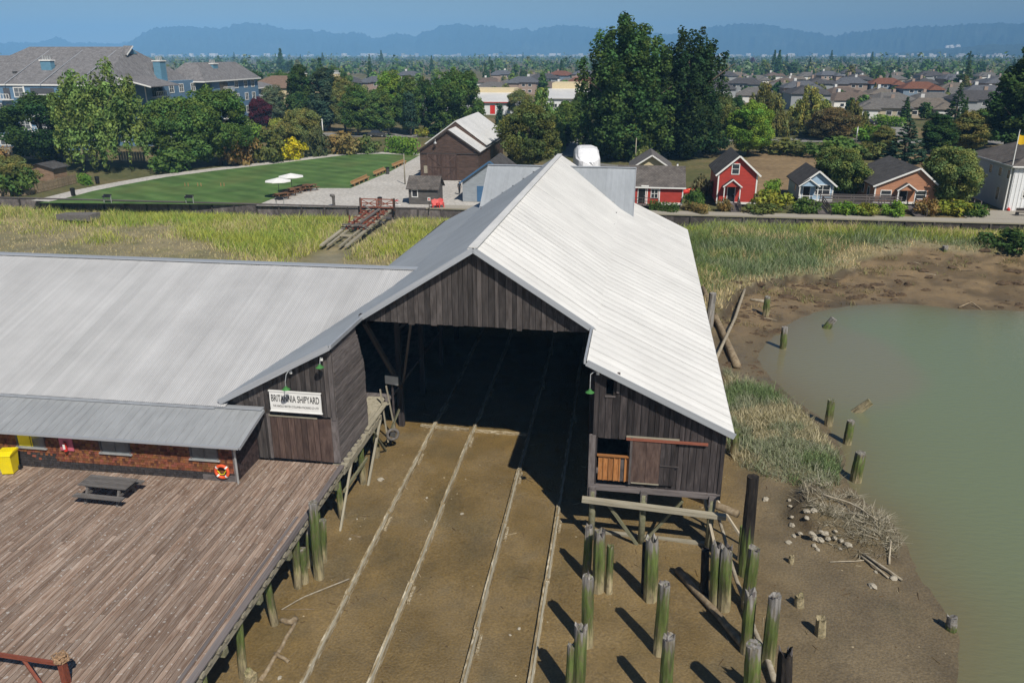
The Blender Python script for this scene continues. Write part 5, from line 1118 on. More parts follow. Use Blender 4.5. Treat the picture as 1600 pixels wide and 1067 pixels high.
# white hall at the right
t = thing('white_hall', 'large white boarded hall with a broad dark hipped roof at the right edge', 'hall', (46.2, 104.0, 0))
hw_, hl = 13.0, 13.2
mb = MB(); mb.box(0, hw_, 0, hl, -.05, 5.4); mb.build('wall', M['siding_white'], t)
e = .45
mb = MB(); A = [(-e, -e, 5.35), (hw_+e, -e, 5.35), (hw_+e, hl+e, 5.35), (-e, hl+e, 5.35)]; rdg = [(6.2, 6.4, 8.6), (hw_-1, 6.4, 8.6)]
mb.add(A+rdg, [(0, 1, 5, 4), (1, 2, 5), (2, 3, 4, 5), (3, 0, 4), (3, 2, 1, 0)]); mb.build('roof', M['rf_old'], t)
bar(t, 'eave_board', (-e, -e-.02, 5.3), (hw_+e, -e-.02, 5.3), .05, .16, M['white']); bar(t, 'eave_board', (-e-.02, -e, 5.3), (-e-.02, hl+e, 5.3), .05, .16, M['white'])
for y, z, h in ((1.2, 4.2, 1.0), (3.6, 4.2, 1.0), (3.2, 1.6, 1.5), (6.4, 4.2, 1.0)): window(t, (0, y, z), .8, h, 'l', 'siding_white', 'glass_grey')
window(t, (1.9, 0, 2.0), .9, .75, 'f', 'white', 'glass', (3, 2)); window(t, (4.5, 0, 2.0), .9, .75, 'f', 'white', 'glass', (3, 2)); door(t, (8.2, 0, 0), 1.6, 2.4, 'glass_grey')
mb = MB(); 
x = .15
while x < hw_: bar(t, 'batten', (x, -.025, 0), (x, -.025, 5.2), .05, .05, M['white'], (0,1,0)); x += .45
mb = MB(); mb.box(-6.5, 12, -5.6, -.0, -.04, .03); o = mb.build('hall_deck', M['boardwalk'], None, (46.2, 104.0, 0)); tag(o, 'plank forecourt of the hall', kind='structure')
t = thing('railing', 'grey timber railing beside the willow bush and the white hall', 'railing', (43.2, 104, 0))
for k in range(6): bar(t, 'rail_post', (0, k*2, 0), (0, k*2, 1.1), .1, .1, M['gray_board'], (0,1,0))
for h in (.55, 1.05): bar(t, 'handrail', (0, 0, h), (0, 10, h), .06, .1, M['gray_board'])
# red shop behind the shed, and the house behind it
t = gable('red_shop', 'low red and white shop with long weathered shingle roof behind the boat shed', 'shop', -.6, 7.2, 100.0, 106.2, .5, 2.65, 4.65, 'x', 'siding_red', 'rf_old', over=.3)
for x in (-3.2, -.45, 1.05): bar(t, 'corner_board', (x, -.03, .5), (x, -.03, 2.6), .14, .05, M['white'], (0,1,0))
bar(t, 'corner_board', (3.85, -.03, .5), (3.85, -.03, 2.6), .14, .05, M['white'], (0,1,0)); bar(t, 'base_board', (1.0, -.035, .55), (3.9, -.035, .55), .06, .3, M['white'])
window(t, (-2.5, 0, 1.75), .75, 1.0, bars=(1, 2)); window(t, (.45, 0, 1.75), .75, 1.0, bars=(2, 2)); door(t, (-1.1, 0, .55), .85, 1.95)
mb = MB(); mb.box(-1.2, -.3, -.38, -.34, 2.62, 2.8); mb.build('name_board', M['white'], t)
stilts(t, [(-3.6, .2), (0, .2), (3.6, .2), (3.6, 5.8)], .5); mb = MB(); mb.box(-3.9, 1.0, -1.0, -.0, .4, .5); mb.build('porch_floor', M['gray_board'], t)
for h in (.95, 1.35): bar(t, 'porch_rail', (-3.8, -.95, h), (.9, -.95, h), .05, .07, M['dark_board'])
for k in range(6): bar(t, 'porch_post', (-3.8+k*.94, -.95, .5), (-3.8+k*.94, -.95, 1.35), .06, .06, M['dark_board'], (0,1,0))
t = gable('cream_house', 'house with cream gable and weathered roof behind the red shop', 'house', 1.2, 6.6, 122.5, 130.5, 0, 2.0, 3.75, 'y', 'siding_cream', 'rf_grey', over=.6)
window(t, (0, 0, 1.0), 1.2, .8)
# brown barn
t = gable('brown_barn', 'large dark brown boarded barn with big braced double doors and white roof', 'barn', -30.6, -21.7, 118.9, 143.5, -.05, 4.35, 7.3, 'y', 'siding_brown', 'roof_white', trim='dark_board', over=.3, base=False, corner=False)
mb = MB(); L0 = 5.2
mb.prism([(-4.8, 4.7), (0, 8.15), (0, 8.3), (-5.0, 4.75)], L0, 24.9); mb.build('upper_roof', M['roof_white'], t); mb = MB(); mb.prism([(0, 8.15), (4.8, 4.7), (5.0, 4.75), (0, 8.3)], L0, 24.9); mb.build('upper_roof', M['roof_white'], t)
mb = MB(); mb.prism([(-4.6, 4.0), (4.6, 4.0), (4.6, 4.75), (0, 8.1), (-4.6, 4.75)], L0+.1, L0+.2); mb.build('upper_gable', M['siding_brown'], t)
bar(t, 'door_track', (-4.45, -.08, 3.95), (4.45, -.08, 3.95), .1, .12, M['dark_board'])
for k in range(2):
    d = thing('barn_door', None, None); d.parent = t; x0 = -3.3+k*2.25
    for i in range(8): board(d, 'door_board', (x0+.14+i*.28, -.06, 1.95), (0,0,1), (1,0,0), 3.8, .27, .04, M['brown_board'])
    for z in (.1, 1.95, 3.8): bar(d, 'door_rail', (x0, -.1, z), (x0+2.2, -.1, z), .05, .14, M['brown_board'])
    for x in (x0+.06, x0+2.16): bar(d, 'door_stile', (x, -.105, .05), (x, -.105, 3.85), .14, .05, M['brown_board'], (0,1,0))
    bar(d, 'door_brace', (x0+(.1 if k == 0 else 2.1), -.1, 3.7), (x0+(2.1 if k == 0 else .1), -.1, 2.05), .05, .14, M['brown_board']); bar(d, 'door_brace', (x0+(.1 if k == 0 else 2.1), -.1, 1.9), (x0+(2.1 if k == 0 else .1), -.1, .2), .05, .14, M['brown_board'])
mb = MB(); mb.box(-2.25, -1.5, -.16, -.1, .05, 1.7); mb.build('wicket_door', M['brown_board'], t)
mb = MB(); mb.tube([(-1.9, -.1, 5.9), (-1.9, -.5, 6.0), (-1.9, -.55, 5.75)], .04, 6); mb.tube([(-1.9, -.55, 5.75), (-1.9, -.55, 5.45)], [.06, .26], 10); mb.build('barn_lamp', M['galv'], t)
mb = MB(); mb.box(-3.9, -3.2, -.05, -.02, 1.0, 2.1); mb.build('notice_panel', M['pale_beam'], t)
# little grey shed by the boardwalk
t = gable('grey_shed', 'small dark grey boarded shed with shingle roof and one white window by the boardwalk', 'shed', -27.0, -23.3, 98.5, 101.6, 0, 2.05, 3.25, 'x', 'siding_shed', 'rf_old', trim=None, over=.28)
window(t, (-1.05, 0, 1.35), .65, .8, bars=(1, 1))
# blue grey shingled house left of the boat shed ridge
t = gable('grey_house', 'blue-grey shingled house with blue trim partly hidden by the boat shed roof', 'house', -20.6, -13.4, 101.3, 110, 0, 2.55, 5.1, 'y', 'siding_grey', 'rf_dark', trim='bluetrim', over=.35, base=False, corner=False)
mb = MB(); mb.box(-1.7, -.3, -.05, .02, .0, 2.0); mb.build('blue_door', M['bluetrim'], t); mb = MB(); mb.box(-.25, .25, -.05, .0, 4.0, 4.55); mb.build('gable_window', M['white'], t)
# garden shed, fences at the left
b = at(64, 283, 0); t = gable('garden_shed', 'small weathered plank shed with dark sloping roof in the garden at the left', 'shed', b.x-1.9, b.x+2.3, b.y, b.y+3, 0, 1.9, 2.5, 'y', 'siding_tan', 'rf_dark', trim=None, over=.4)
def fence(name, label, pts, h, mat, step=.28, wd=.24, rail=True):
    t = thing(name, label, 'fence', pts[0]); o = Vector((pts[0][0], pts[0][1], 0)); k = 0; mb = MB()
    for a, b_ in zip(pts[:-1], pts[1:]):
        a, b_ = Vector((a[0], a[1], 0))-o, Vector((b_[0], b_[1], 0))-o; n = int((b_-a).length/step); d = (b_-a).normalized()
        for i in range(n):
            c = a.lerp(b_, (i+.5)/n); hh = h*R.uniform(.95, 1.04)
            if k < 280: board(t, 'picket', (c.x, c.y, hh/2), (0,0,1), d, hh, wd, .03, M[mat])
            k += 1
        if rail:
            bar(t, 'fence_rail', a+Vector((0,.05,h*.3)), b_+Vector((0,.05,h*.3)), .05, .09, M[mat]); bar(t, 'fence_rail', a+Vector((0,.05,h*.8)), b_+Vector((0,.05,h*.8)), .05, .09, M[mat])
    return t
pp = lambda *q: [at(*p, 0) for p in q]
fence('picket_fence', 'low pale brown picket fence curving round the garden at the left', pp((0,307),(40,306),(75,298),(120,286)), 1.3, 'log')
fence('picket_fence', 'long pale grey picket fence in front of the blue apartments', pp((-10,247),(60,249),(155,253)), 1.9, 'pale_beam', .5, .42)
fence('picket_fence', 'pale grey fence end between the tree trunks under the leafy trees', pp((186,252),(228,253)), 1.7, 'pale_beam', .5, .42)
# blue apartment house
def balcony(t, x0, x1, y, z, dep, face='f'):
    q = thing('balcony', None, None); q.parent = t
    def bx(nm, a0, a1, d0, d1, z0, z1, mat):
        mb = MB()
        if face == 'f': mb.box(a0, a1, y-d1, y-d0, z0, z1)
        else: mb.box(y+d0, y+d1, a0, a1, z0, z1)
        mb.build(nm, M[mat], q)
    bx('balcony_floor', x0, x1, 0, dep, z-.15, z, 'white')
    bx('handrail', x0, x1, dep-.06, dep, z+.95, z+1.05, 'white'); bx('bottom_rail', x0, x1, dep-.06, dep, z+.1, z+.18, 'white')
    n = int((x1-x0)/.6)
    for k in range(n+1): a = x0+(x1-x0)*k/n; bx('baluster', a-.05, a+.05, dep-.055, dep-.005, z+.18, z+.95, 'white')
    bx('glass_door', x0+.5, x1-.5, -.02, .03, z, z+2.1, 'glass')
def chimney(t, x, y, z0, z1, w=2.2, d=1.2, mat='siding_apt2'):
    mb = MB(); mb.box(x-w/2, x+w/2, y-d/2, y+d/2, z0, z1); c_ = mb.build('chimney', M[mat], t); mb = MB(); mb.box(x-w/2-.15, x+w/2+.15, y-d/2-.15, y+d/2+.15, z1, z1+.22); mb.build('chimney_cap', M['white'], c_)
    for k in range(4): mb = MB(); mb.tube([(x-w*.36+k*w*.24, y, z1+.2), (x-w*.36+k*w*.24, y, z1+1.0)], .13, 6); mb.build('flue', M['galv'], c_)
t = thing('apartment_house', 'four storey blue clapboard apartment house with big grey shingle roof', 'apartments', (-106, 147, 0))
def block(x0, x1, y0, y1, h): mb = MB(); mb.box(x0, x1, y0, y1, -.1, h); return mb.build('wall', M['siding_apt'], t)
block(-75, 0, 0, 28, 12.4); block(0, 9, 10, 34, 12.4); block(2, 11, 34, 58, 12.2); block(0, 6.5, 60, 78, 9.4)
eo = .7
def hip(x0, x1, y0, y1, ze, zr, rx0, rx1, ry0, ry1, name='roof', mat='rf_apt'):
    mb = MB(); A = [(x0-eo, y0-eo, ze), (x1+eo, y0-eo, ze), (x1+eo, y1+eo, ze), (x0-eo, y1+eo, ze)]; Rr = [(rx0, ry0, zr), (rx1, ry0, zr), (rx1, ry1, zr), (rx0, ry1, zr)]
    mb.add(A+Rr, [(0,1,5,4), (1,2,6,5), (2,3,7,6), (3,0,4,7), (4,5,6,7), (3,2,1,0)]); mb.build(name, M[mat], t)
    for a, b_ in ((0, 1), (1, 2)): bar(t, 'eave_board', Vector(A[a])+Vector((0,0,-.12)), Vector(A[b_])+Vector((0,0,-.12)), .08, .26, M['white'])
hip(-75, -16, 0, 28, 12.4, 17.6, -70, -19, 13, 15); hip(-26, 6.5, 0.5, 32, 12.4, 19.3, -19, 2.5, 15.5, 16.5); hip(2, 11, 30, 58, 12.1, 16.0, 5, 8, 34, 53)
mb = MB(); mb.prism([(14.0, 17.9), (18.0, 17.9), (16, 19.2)], 2.4, 3.6, 'x'); mb.build('roof_gablet', M['siding_apt2'], t)
slab(t, 'roof_gablet_roof', (2, 16, 19.5), (4.1, 16, 19.5), (4.1, 13.4, 17.7), (2, 13.4, 17.7), .12, 'rf_apt'); bar(t, 'bargeboard', (4.1, 13.4, 17.65), (4.1, 16, 19.4), .06, .22, M['white'])
hip(0, 6.5, 60, 78, 9.3, 10.6, 2, 4.5, 64, 74)
slab(t, 'lower_roof', (4, 5, 14.2), (13.5, 5, 11.9), (13.5, 16, 11.9), (4, 16, 14.2), .15, 'rf_apt'); slab(t, 'lower_roof', (5, 57, 10.4), (9, 57, 8.7), (9, 62, 8.7), (5, 62, 10.4), .15, 'rf_apt')
bar(t, 'bargeboard', (4, 4.95, 14.1), (13.5, 4.95, 11.8), .08, .26, M['white'])
for x, z in ((-27.5, 16.0), (-8.5, 16.6)): chimney(t, x, 6.0, 12.5, z)
chimney(t, 7.0, 20, 12.5, 16.4, 1.6, 2.2); chimney(t, 8.5, 40, 12.5, 15.6, 1.6, 2.2); chimney(t, 4.5, 68, 9, 11.2, 1.5, 1.5)
for k, z in enumerate((1.7, 4.8, 7.9, 10.9)):
    for x in (-11.2, -16.4, -22, -27.5, -33, -39): window(t, (x, 0, z), 1.9, 1.6, 'f', 'white', 'glass_grey', (2, 2), fw=.16)
    for x0, x1 in ((-9.2, -3.2), (-15, -12.6), (-21, -18)): balcony(t, x0, x1, 0, z-1.3, 1.2)
    for y in (3.5, 7.5): window(t, (0, y, z), 1.5, 1.5, 'r', 'white', 'glass_grey', (2, 2), fw=.16)
    window(t, (3.0, 10, z), 1.5, 1.7, 'f', 'white', 'glass_grey', (2, 2), fw=.16)
    balcony(t, 12, 17, 9, z-1.3, 1.3, 'r'); balcony(t, 37, 42, 11, z-1.3, 1.3, 'r')
    for y in (20, 24, 29): window(t, (9, y, z), 1.6, 1.5, 'r', 'white', 'glass_grey', (2, 2), fw=.16)
    for y in (46, 51, 55): window(t, (11, y, z), 1.6, 1.5, 'r', 'white', 'glass_grey', (2, 2), fw=.16)
    if k < 3:
        for y in (70, 75): window(t, (6.5, y, z), 1.6, 1.5, 'r', 'white', 'glass_grey', (2, 2), fw=.16)
        balcony(t, 62, 66.5, 6.5, z-1.3, 1.2, 'r'); window(t, (3, 60, z), 1.6, 1.6, 'f', 'white', 'glass_grey', (2, 2), fw=.16)
for x, y in ((-10.0, -.06), (9.06, 10), (.06, -.0)):
    mb = MB(); mb.tube([(x, y, 0), (x, y, 12.2)], .12, 6); mb.build('downpipe', M['white'], t)
for k in range(12):
    x = R.uniform(-60, 0); yy = R.uniform(3, 12); z = 12.4+(yy+.7)*.36
    mb = MB(); mb.box(x-.35, x+.35, yy-.3, yy+.3, z, z+.45); mb.build('roof_vent', M['steel'], t)
for x in np.arange(-66, 2, 7.5):
    z1 = 17.4 if x < -19 else 19.1; y1 = 12.8 if x < -19 else 15.3
    bar(t, 'roof_seam', (x, -.7, 12.46), (x+.0, y1, z1+.06), .14, .05, M['flash'])
t = thing('beige_apartments', 'beige stuccoed apartments with brown roofs and chimneys behind the blue ones', 'apartments', (-106, 232, 0))
for x0, x1, y0, y1, h in ((-6, 10, 0, 18, 8.5), (9, 20, 8, 26, 8)):
    mb = MB(); mb.box(x0, x1, y0, y1, 0, h); mb.build('wall', M['stucco'], t)
    mb = MB(); A = [(x0-.5, y0-.5, h), (x1+.5, y0-.5, h), (x1+.5, y1+.5, h), (x0-.5, y1+.5, h), ((x0+x1)/2-3, (y0+y1)/2, h+3.2), ((x0+x1)/2+3, (y0+y1)/2, h+3.2)]
    mb.add(A, [(0,1,5,4), (1,2,5), (2,3,4,5), (3,0,4), (3,2,1,0)]); mb.build('roof', M['rf_brown'], t)
for x, y in ((11, 4), (17, 9), (19, 10)): chimney(t, x, y, 7, 12.3, 1.6, 1.6, 'stucco')
for x in (-3, 1, 5): window(t, (x, 0, 6), 1.5, 1.4)
# white industrial buildings
def works(label, u0, u1, v0, v1, h, top, red=True):
    t = thing('industrial_building', label, 'industrial building', (u0, v0, 0)); w_ = u1-u0; L = v1-v0
    mb = MB(); mb.box(0, w_, 0, L, -.1, h); mb.build('wall', M['siding_white'], t); slab(t, 'roof', (-.4, -.6, h+.25), (w_+.4, -.6, h+.25), (w_+.4, L*.6, h+2.2), (-.4, L*.6, h+2.2), .2, 'roof_white')
    mb = MB(); mb.box(1, w_-1, L*.6, L, h-1, h+top); mb.build('upper_storey', M['stucco'], t)
    if red: door(t, (w_*.68, 0, .2), 1.6, 2.6, 'red'); bar(t, 'fascia', (0, -.64, h+.12), (w_, -.64, h+.12), .06, .2, M['red'])
    for k in range(3): window(t, (w_*(.12+.16*k), 0, h*.55), 1.6, 1.0, bars=(2, 1))
works('white industrial building with red door beyond the barn', -53, -36.5, 255, 285, 3.6, 3.4); works('pale industrial building with skewed white roof left of the giant poplar', -27, -13, 262, 300, 4.5, 4.0, False)
works('long white roofed building half hidden behind the street trees', -78, -55, 262, 290, 3.4, .6, False)
# ---- the suburb: every house a thing with wall, roof, chimney, windows
HM = {}
roofs = [('grey', (.155,.145,.135)), ('brown', (.15,.115,.095)), ('dark', (.085,.082,.085)), ('tan', (.175,.15,.125)), ('red-brown', (.19,.085,.055)), ('slate', (.12,.125,.14))]
RM = [shingled('roof_'+n_.replace('-', '_'), c_, .25) for n_, c_ in roofs]; wl = [plain('house_wall_'+n_, c_, .8, 0, .08) for n_, c_ in (('cream', (.5,.44,.32)), ('white', (.72,.71,.68)), ('grey', (.32,.33,.34)), ('beige', (.38,.33,.27)), ('blue', (.2,.26,.33)), ('pink', (.36,.27,.22)))]
def hip_mesh(key, w, d, ze, zr, ridge, over, mat):
    mb = MB(); A = [(-w-over, -d-over, ze), (w+over, -d-over, ze), (w+over, d+over, ze), (-w-over, d+over, ze), (-ridge, 0, zr), (ridge, 0, zr)]
    mb.add(A, [(0,1,5,4), (1,2,5), (2,3,4,5), (3,0,4), (3,2,1,0)]); return mb.mesh(key, mat)
def sub_proto(i):
    rm, wm = RM[i], wl[i]; g = random.Random(i+40); w, d, h = g.uniform(6.5, 8.5), g.uniform(4.8, 6), (2.9, 3.0, 5.2, 3.0, 5.0, 5.3)[i]
    p = {'w': w, 'd': d}
    mb = MB(); mb.box(-w, w, -d, d, -.2, h); mb.box(-w+.6, -w+6, -d-3.2, -d, -.2, h-.3); p['wall'] = mb.mesh('house_wall', wm)
    p['roof'] = hip_mesh('house_roof', w, d, h, h+2.5, w*.45, .6, rm)
    mb = MB(); x0, x1 = -w+.1, -w+6.5; xm = (x0+x1)/2; mb.add([(x0, -d-3.7, h-.3), (x1, -d-3.7, h-.3), (xm, -d-1.6, h+1.5), (xm, 0, h+1.5), (x1, -d+.5, h-.3), (x0, -d+.5, h-.3)], [(0,1,2), (1,4,3,2), (0,2,3,5), (5,4,1,0)]); p['wing_roof'] = mb.mesh('house_wing_roof', rm)
    mb = MB(); mb.box(w*.3-.5, w*.3+.5, .6, 1.6, h, h+3.5); p['chimney'] = mb.mesh('house_chimney', wl[1] if i % 2 else bpy.data.materials['house_wall_pink'])
    mb = MB(); mb.box(-.85, .85, -.06, .03, -.65, .65); p['window'] = mb.mesh('house_window', M['white']); mb = MB(); mb.box(-.7, .7, -.08, -.06, -.5, .5); p['pane'] = mb.mesh('house_pane', M['glass'])
    mb = MB(); mb.box(-2.1, 2.1, -.06, .03, 0, 2.2); p['garage'] = mb.mesh('house_garage_door', M['white']); p['h'] = h; return p
SP = [sub_proto(i) for i in range(6)]
ORD = ['leftmost', 'second from left', 'third from left', 'fourth from left', 'fifth from left', 'sixth from left', 'seventh from left', 'eighth from left', 'ninth from left', 'tenth from left', 'eleventh from left']
ROWS = [('nearest row of the right suburb', 183, [(1378, 0), (1448, 3), (1520, 2), (1588, 0)]), ('second row of the suburb on the right', 170, [(1250, 2), (1318, 1), (1386, 0), (1452, 0), (1530, 5), (1600, 1)]),
 ('third row of the right suburb', 159, [(1112, 2), (1180, 0), (1248, 5), (1312, 1), (1372, 3), (1432, 4), (1492, 0), (1552, 3), (1612, 5)]), ('fourth row of the suburb on the right', 149, [(1108, 5), (1162, 2), (1216, 0), (1272, 2), (1326, 5), (1380, 4), (1436, 2), (1490, 3), (1546, 5), (1604, 0)]),
 ('fifth row of the right suburb', 140, [(1120, 0), (1172, 3), (1226, 1), (1276, 0), (1330, 2), (1382, 0), (1430, 3), (1486, 5), (1536, 0), (1590, 2)]), ('sixth row of the suburb on the right', 132, [(1130, 2), (1180, 0), (1236, 3), (1290, 5), (1340, 1), (1394, 0), (1450, 2), (1500, 3), (1560, 0)]),
 ('farthest row of the right suburb', 125.5, [(1150, 3), (1206, 1), (1262, 0), (1330, 2), (1400, 3), (1470, 1), (1540, 0)]),
 ('near roofs left of giant poplar', 147, [(772, 0), (818, 5), (866, 1), (908, 4)]), ('middle roofs left of giant poplar', 138, [(765, 1), (806, 0), (850, 2), (893, 0), (925, 1)]), ('far roofs left of giant poplar', 130, [(784, 5), (828, 0), (876, 4), (912, 5)]),
 ('roofs among the trees above the lawn', 146, [(548, 2), (592, 5), (662, 0)]), ('far roofs above the lawn', 132, [(540, 0), (640, 5), (690, 3)])]
for rowname, by, items in ROWS:
    for n_, (px, i) in enumerate(items):
        p = SP[i]; b = at(px, by, 0); rz = R.choice([0, 0, .12, -.2, .35, 1.57, -.1]); mir = R.choice([1, -1])
        t = thing('suburban_house', '%s roofed house, %s in %s' % (roofs[i][0], ORD[n_], rowname), 'house', (b.x, b.y, 0), rz, 'suburban houses'); t.scale = (mir, 1, 1)
        HOUSE_SPOTS.append((b.x, b.y, p['w']+1, p['d']+3))
        for k in ('wall', 'roof', 'wing_roof', 'chimney'): link(k, p[k], t)
        for x, z in ((1.2, 1.5), (4.2, 1.5)) + (((1.2, 4.1), (4.2, 4.1)) if p['h'] > 4 else ()):
            o = link('window', p['window'], t); o.location = (x, -p['d'], z); q = link('pane', p['pane'], o)
        o = link('garage_door', p['garage'], t); o.location = (-p['w']+3.3, -p['d']-3.2, 0)
far_trees()
# ------------------------------------------------------------------ slipway rails
RAILS = [(-10.4, 'leftmost timber slip rail, nearest the deck'), (-8.05, 'second timber slip rail from the deck'), (-4.8, 'third timber slip rail from the deck'), (-2.45, 'rightmost timber slip rail beside the row of piles')]
for x, lb in RAILS:
    t = thing('slip_rail', 'pale weathered '+lb+', running up into the shed', 'slipway rail', (x, 0, 0), 0, 'slipway rails'); y = 9
    while y < 72:
        L = R.uniform(4.5, 7.5); ye = min(y+L, 72); j = R.uniform(-.03, .03)
        bar(t, 'rail_timber', (.02*(y-20)/20+j, y, hz(x, y)+.06), (.02*(ye-20)/20+j, ye-.03, hz(x, ye)+.06), .20, .24, M['rail_wood'])
        bar(t, 'rail_cap', (.05+j, y+.1, hz(x, y)+.2), (.05+j, ye-.15, hz(x, ye)+.2), .075, .045, M['pale_beam'])
        if R.random() < .6: bar(t, 'splice_block', (.2+j, ye-1.2, hz(x, ye)+.02), (.2+j, ye-.2, hz(x, ye)+.02), .12, .16, M['rail_wood'])
        y = ye
t = thing('cross_sleeper', 'pale cross timber lying over the mud at the shed mouth', 'timber', (0, 41.3, 0))
bar(t, 'sleeper_timber', (-11.2, 0, hz(-10, 41)+.06), (-8.3, -.1, hz(-8, 41)+.06), .22, .16, M['rail_wood']); bar(t, 'sleeper_timber', (-8.1, -.1, hz(-8, 41)+.05), (-4.9, -.2, hz(-5, 41)+.05), .2, .16, M['rail_wood'])
# ------------------------------------------------------------------ piles
def pile(label, top, base, rpx, algae=0.0, ragged=.5, name='pile', group='old piles', zb=None, mat='pile', head=None, cut=False):
    """top and base are points of the photograph; base stands in the mud"""
    b = Vector(at(*base, -2.95)); 
    for _ in range(4): b = Vector(at(*base, hz(b.x, b.y) if zb is None else zb))
    tp = atv(*top, b.y); d = (tp-cam.location).length; r = .93*rpx*d/FPX; ax = tp-b; h = ax.length
    g = random.Random(int(top[0]*7+top[1])); mb = MB(); n = 11; rings = 7; vs = []; fs = []
    ex = [g.uniform(-1, 1) for _ in range(n)]
    for i in range(rings+1):
        t_ = i/rings; z = -.5/h*(1-t_) + t_ if i == 0 else t_
        for k in range(n):
            a = 6.283*k/n; rr = r*(1.12-.16*t_)*(1+.09*ex[k]*(1 if k % 2 else -.6)+g.uniform(-.05, .05)); zz = z*h
            if i == rings: zz += ragged*r*g.uniform(-.9, 1.1)
            vs.append((math.cos(a)*rr, math.sin(a)*rr, zz))
    vs.append((g.uniform(-.3, .3)*r, g.uniform(-.3, .3)*r, h-(.0 if cut else ragged*r*.9)))
    for i in range(rings):
        for k in range(n): k2 = (k+1) % n; fs.append((i*n+k, i*n+k2, (i+1)*n+k2, (i+1)*n+k))
    m_ = rings*n
    for k in range(n): fs.append((m_+k, m_+(k+1) % n, len(vs)-1))
    vs = [(v[0], v[1], v[2]/h) for v in vs]
    mb.add(vs, fs); o = mb.build(name, M[mat]); o.location = b; o.rotation_mode = 'QUATERNION'; o.rotation_quaternion = ax.to_track_quat('Z', 'Y'); o.scale = (1, 1, h); o['algae'] = float(algae)+g.uniform(-.10, .03)
    if ragged > .3 and name == 'pile':       # splinters at the head
        for k in range(g.randint(3, 6)):
            a = g.uniform(0, 6.28); L = g.uniform(.08, .3)*(1+ragged)/h; s_ = MB(); s_.tube([(math.cos(a)*r*.75, math.sin(a)*r*.75, 1-.06/h), (math.cos(a)*r*.85, math.sin(a)*r*.85, 1+L*.4)], [r*.2, r*.05], 5); s_.build('splinter', M['gray_board'], o)
    return tag(o, label, 'pile', group)
PILES = [
 ((920,823),(916,903),7,.0,.6,'grey-headed pile at the back left of the clump nearest the slip rails'), ((937,832),(934,922),9.5,.0,.7,'thick green pile with frayed grey head in the clump nearest the slip rails'), ((954,852),(951,925),6,-.12,.3,'thin all-green pile at the right of the clump nearest the slip rails'),
 ((1019,842),(1016,936),10.5,.0,.8,'stout green pile with ragged head standing alone before the gated annexe'), ((1008,848),(1006,925),4.5,.75,.2,'dark plank-like pile touching the left side of the stout ragged pile'),
 ((919,902),(917,1008),9.5,.02,.6,'green pile with square grey head in front of the clump by the rails'), ((1038,913),(1030,1020),9.5,.0,.4,'tall green pile with pale grey head in the middle of the mud'),
 ((908,980),(902,1100),10.5,.0,.8,'pile with split grey head at the bottom edge beside the last slip rail'), ((893,1008),(889,1100),6.5,-.15,.5,'thin mossy pile touching the split-headed pile at the bottom edge'),
 ((1045,995),(1038,1110),10,.0,.5,'green pile with grey head at the bottom edge in the middle'),
 ((1102,858),(1100,932),6.5,.75,.1,'dark squared timber pile at the left of the right-hand clump'), ((1119,851),(1116,946),8,-.05,.7,'green pile with tall splinters in the middle of the right-hand clump'), ((1136,857),(1131,951),9.5,-.08,1.0,'mossy pile with torn crooked head at the right of the right-hand clump'),
 ((1177,744),(1163,897),9.5,.38,.05,'tallest pile, black above and green below, right of the annexe'), ((1160,822),(1156,875),4,-.2,.3,'thin green stake behind the tallest black pile'),
 ((1178,857),(1167,950),9.5,.0,.4,'green pile directly in front of the tallest black pile'), ((1173,925),(1165,1018),9,.0,.7,'green pile with grey head right of the leaning driftwood pole'), ((1211,931),(1199,1037),9.5,.08,.5,'green pile with dark head standing farthest right of the row'),
 ((1178,1006),(1171,1120),12.5,.03,.06,'thick pile with clean round sawn top at the bottom edge'), ((1227,1020),(1222,1120),11,.35,1.3,'dark rotten pile with shaggy broken head at the bottom right')]
for tp, bs, r_, al, rg, lb in PILES: pile(lb, tp, bs, r_, al, rg, group='old piles right of the slipway', cut=(rg < .1), mat='dark_pile' if al > .2 else 'pile')
for tp, bs, r_, al, rg, lb in [((489,785),(499,902),8,.02,.1,'tall pile with pale sawn top rising above the deck edge'), ((472,857),(476,909),6.5,-.05,.1,'short stubby green pile standing clear of the deck'), ((482,815),(484,884),5.5,.1,.1,'dark slim pile behind the tall pale topped pile'), ((504,812),(505,876),6.5,-.1,.1,'green pile right behind the tall pale topped pile')]:
    pile(lb, tp, bs, r_, al, rg, group='piles standing free beside the deck', cut=True)
# piles and struts carrying the deck, parts of the deck
def deck_pile(x, y, r_, top=-.5):
    zb = hz(x, y); h = top-zb; mb = MB(); mb.tube([(0,0,-.5/h), (0,0,.33), (0,0,.66), (0,0,1)], [r_*1.1, r_, r_*.95, r_*.9], 10, jit=.05); o = mb.build('pile', M['pile'], DK, (x, y, zb), True); o.scale = (1,1,h); o['algae'] = -.12-.1*R.random(); o.rotation_euler = (R.uniform(-.05,.05), R.uniform(-.05,.05), R.uniform(0,6)); return o
for y in (10.5, 13.3, 16.0, 18.6, 21.2, 23.9, 26.2, 28.7, 31.4, 34.6, 37.4):
    for x in (-12.62, -15.6, -18.8): deck_pile(x+R.uniform(-.08,.08), y+(0 if x > -13 else R.uniform(-.4,.4)), R.uniform(.15,.19))
bar(DK, 'strut', (-12.35, 32.6, -.5), (-12.3, 30.3, -2.95), .1, .1, M['pale_beam']); bar(DK, 'strut', (-12.3, 37.2, -.4), (-12.25, 34.4, -2.85), .12, .1, M['pale_beam']); bar(DK, 'strut', (-12.3, 36.0, -.5), (-12.4, 38.2, -2.8), .12, .1, M['green_beam'])
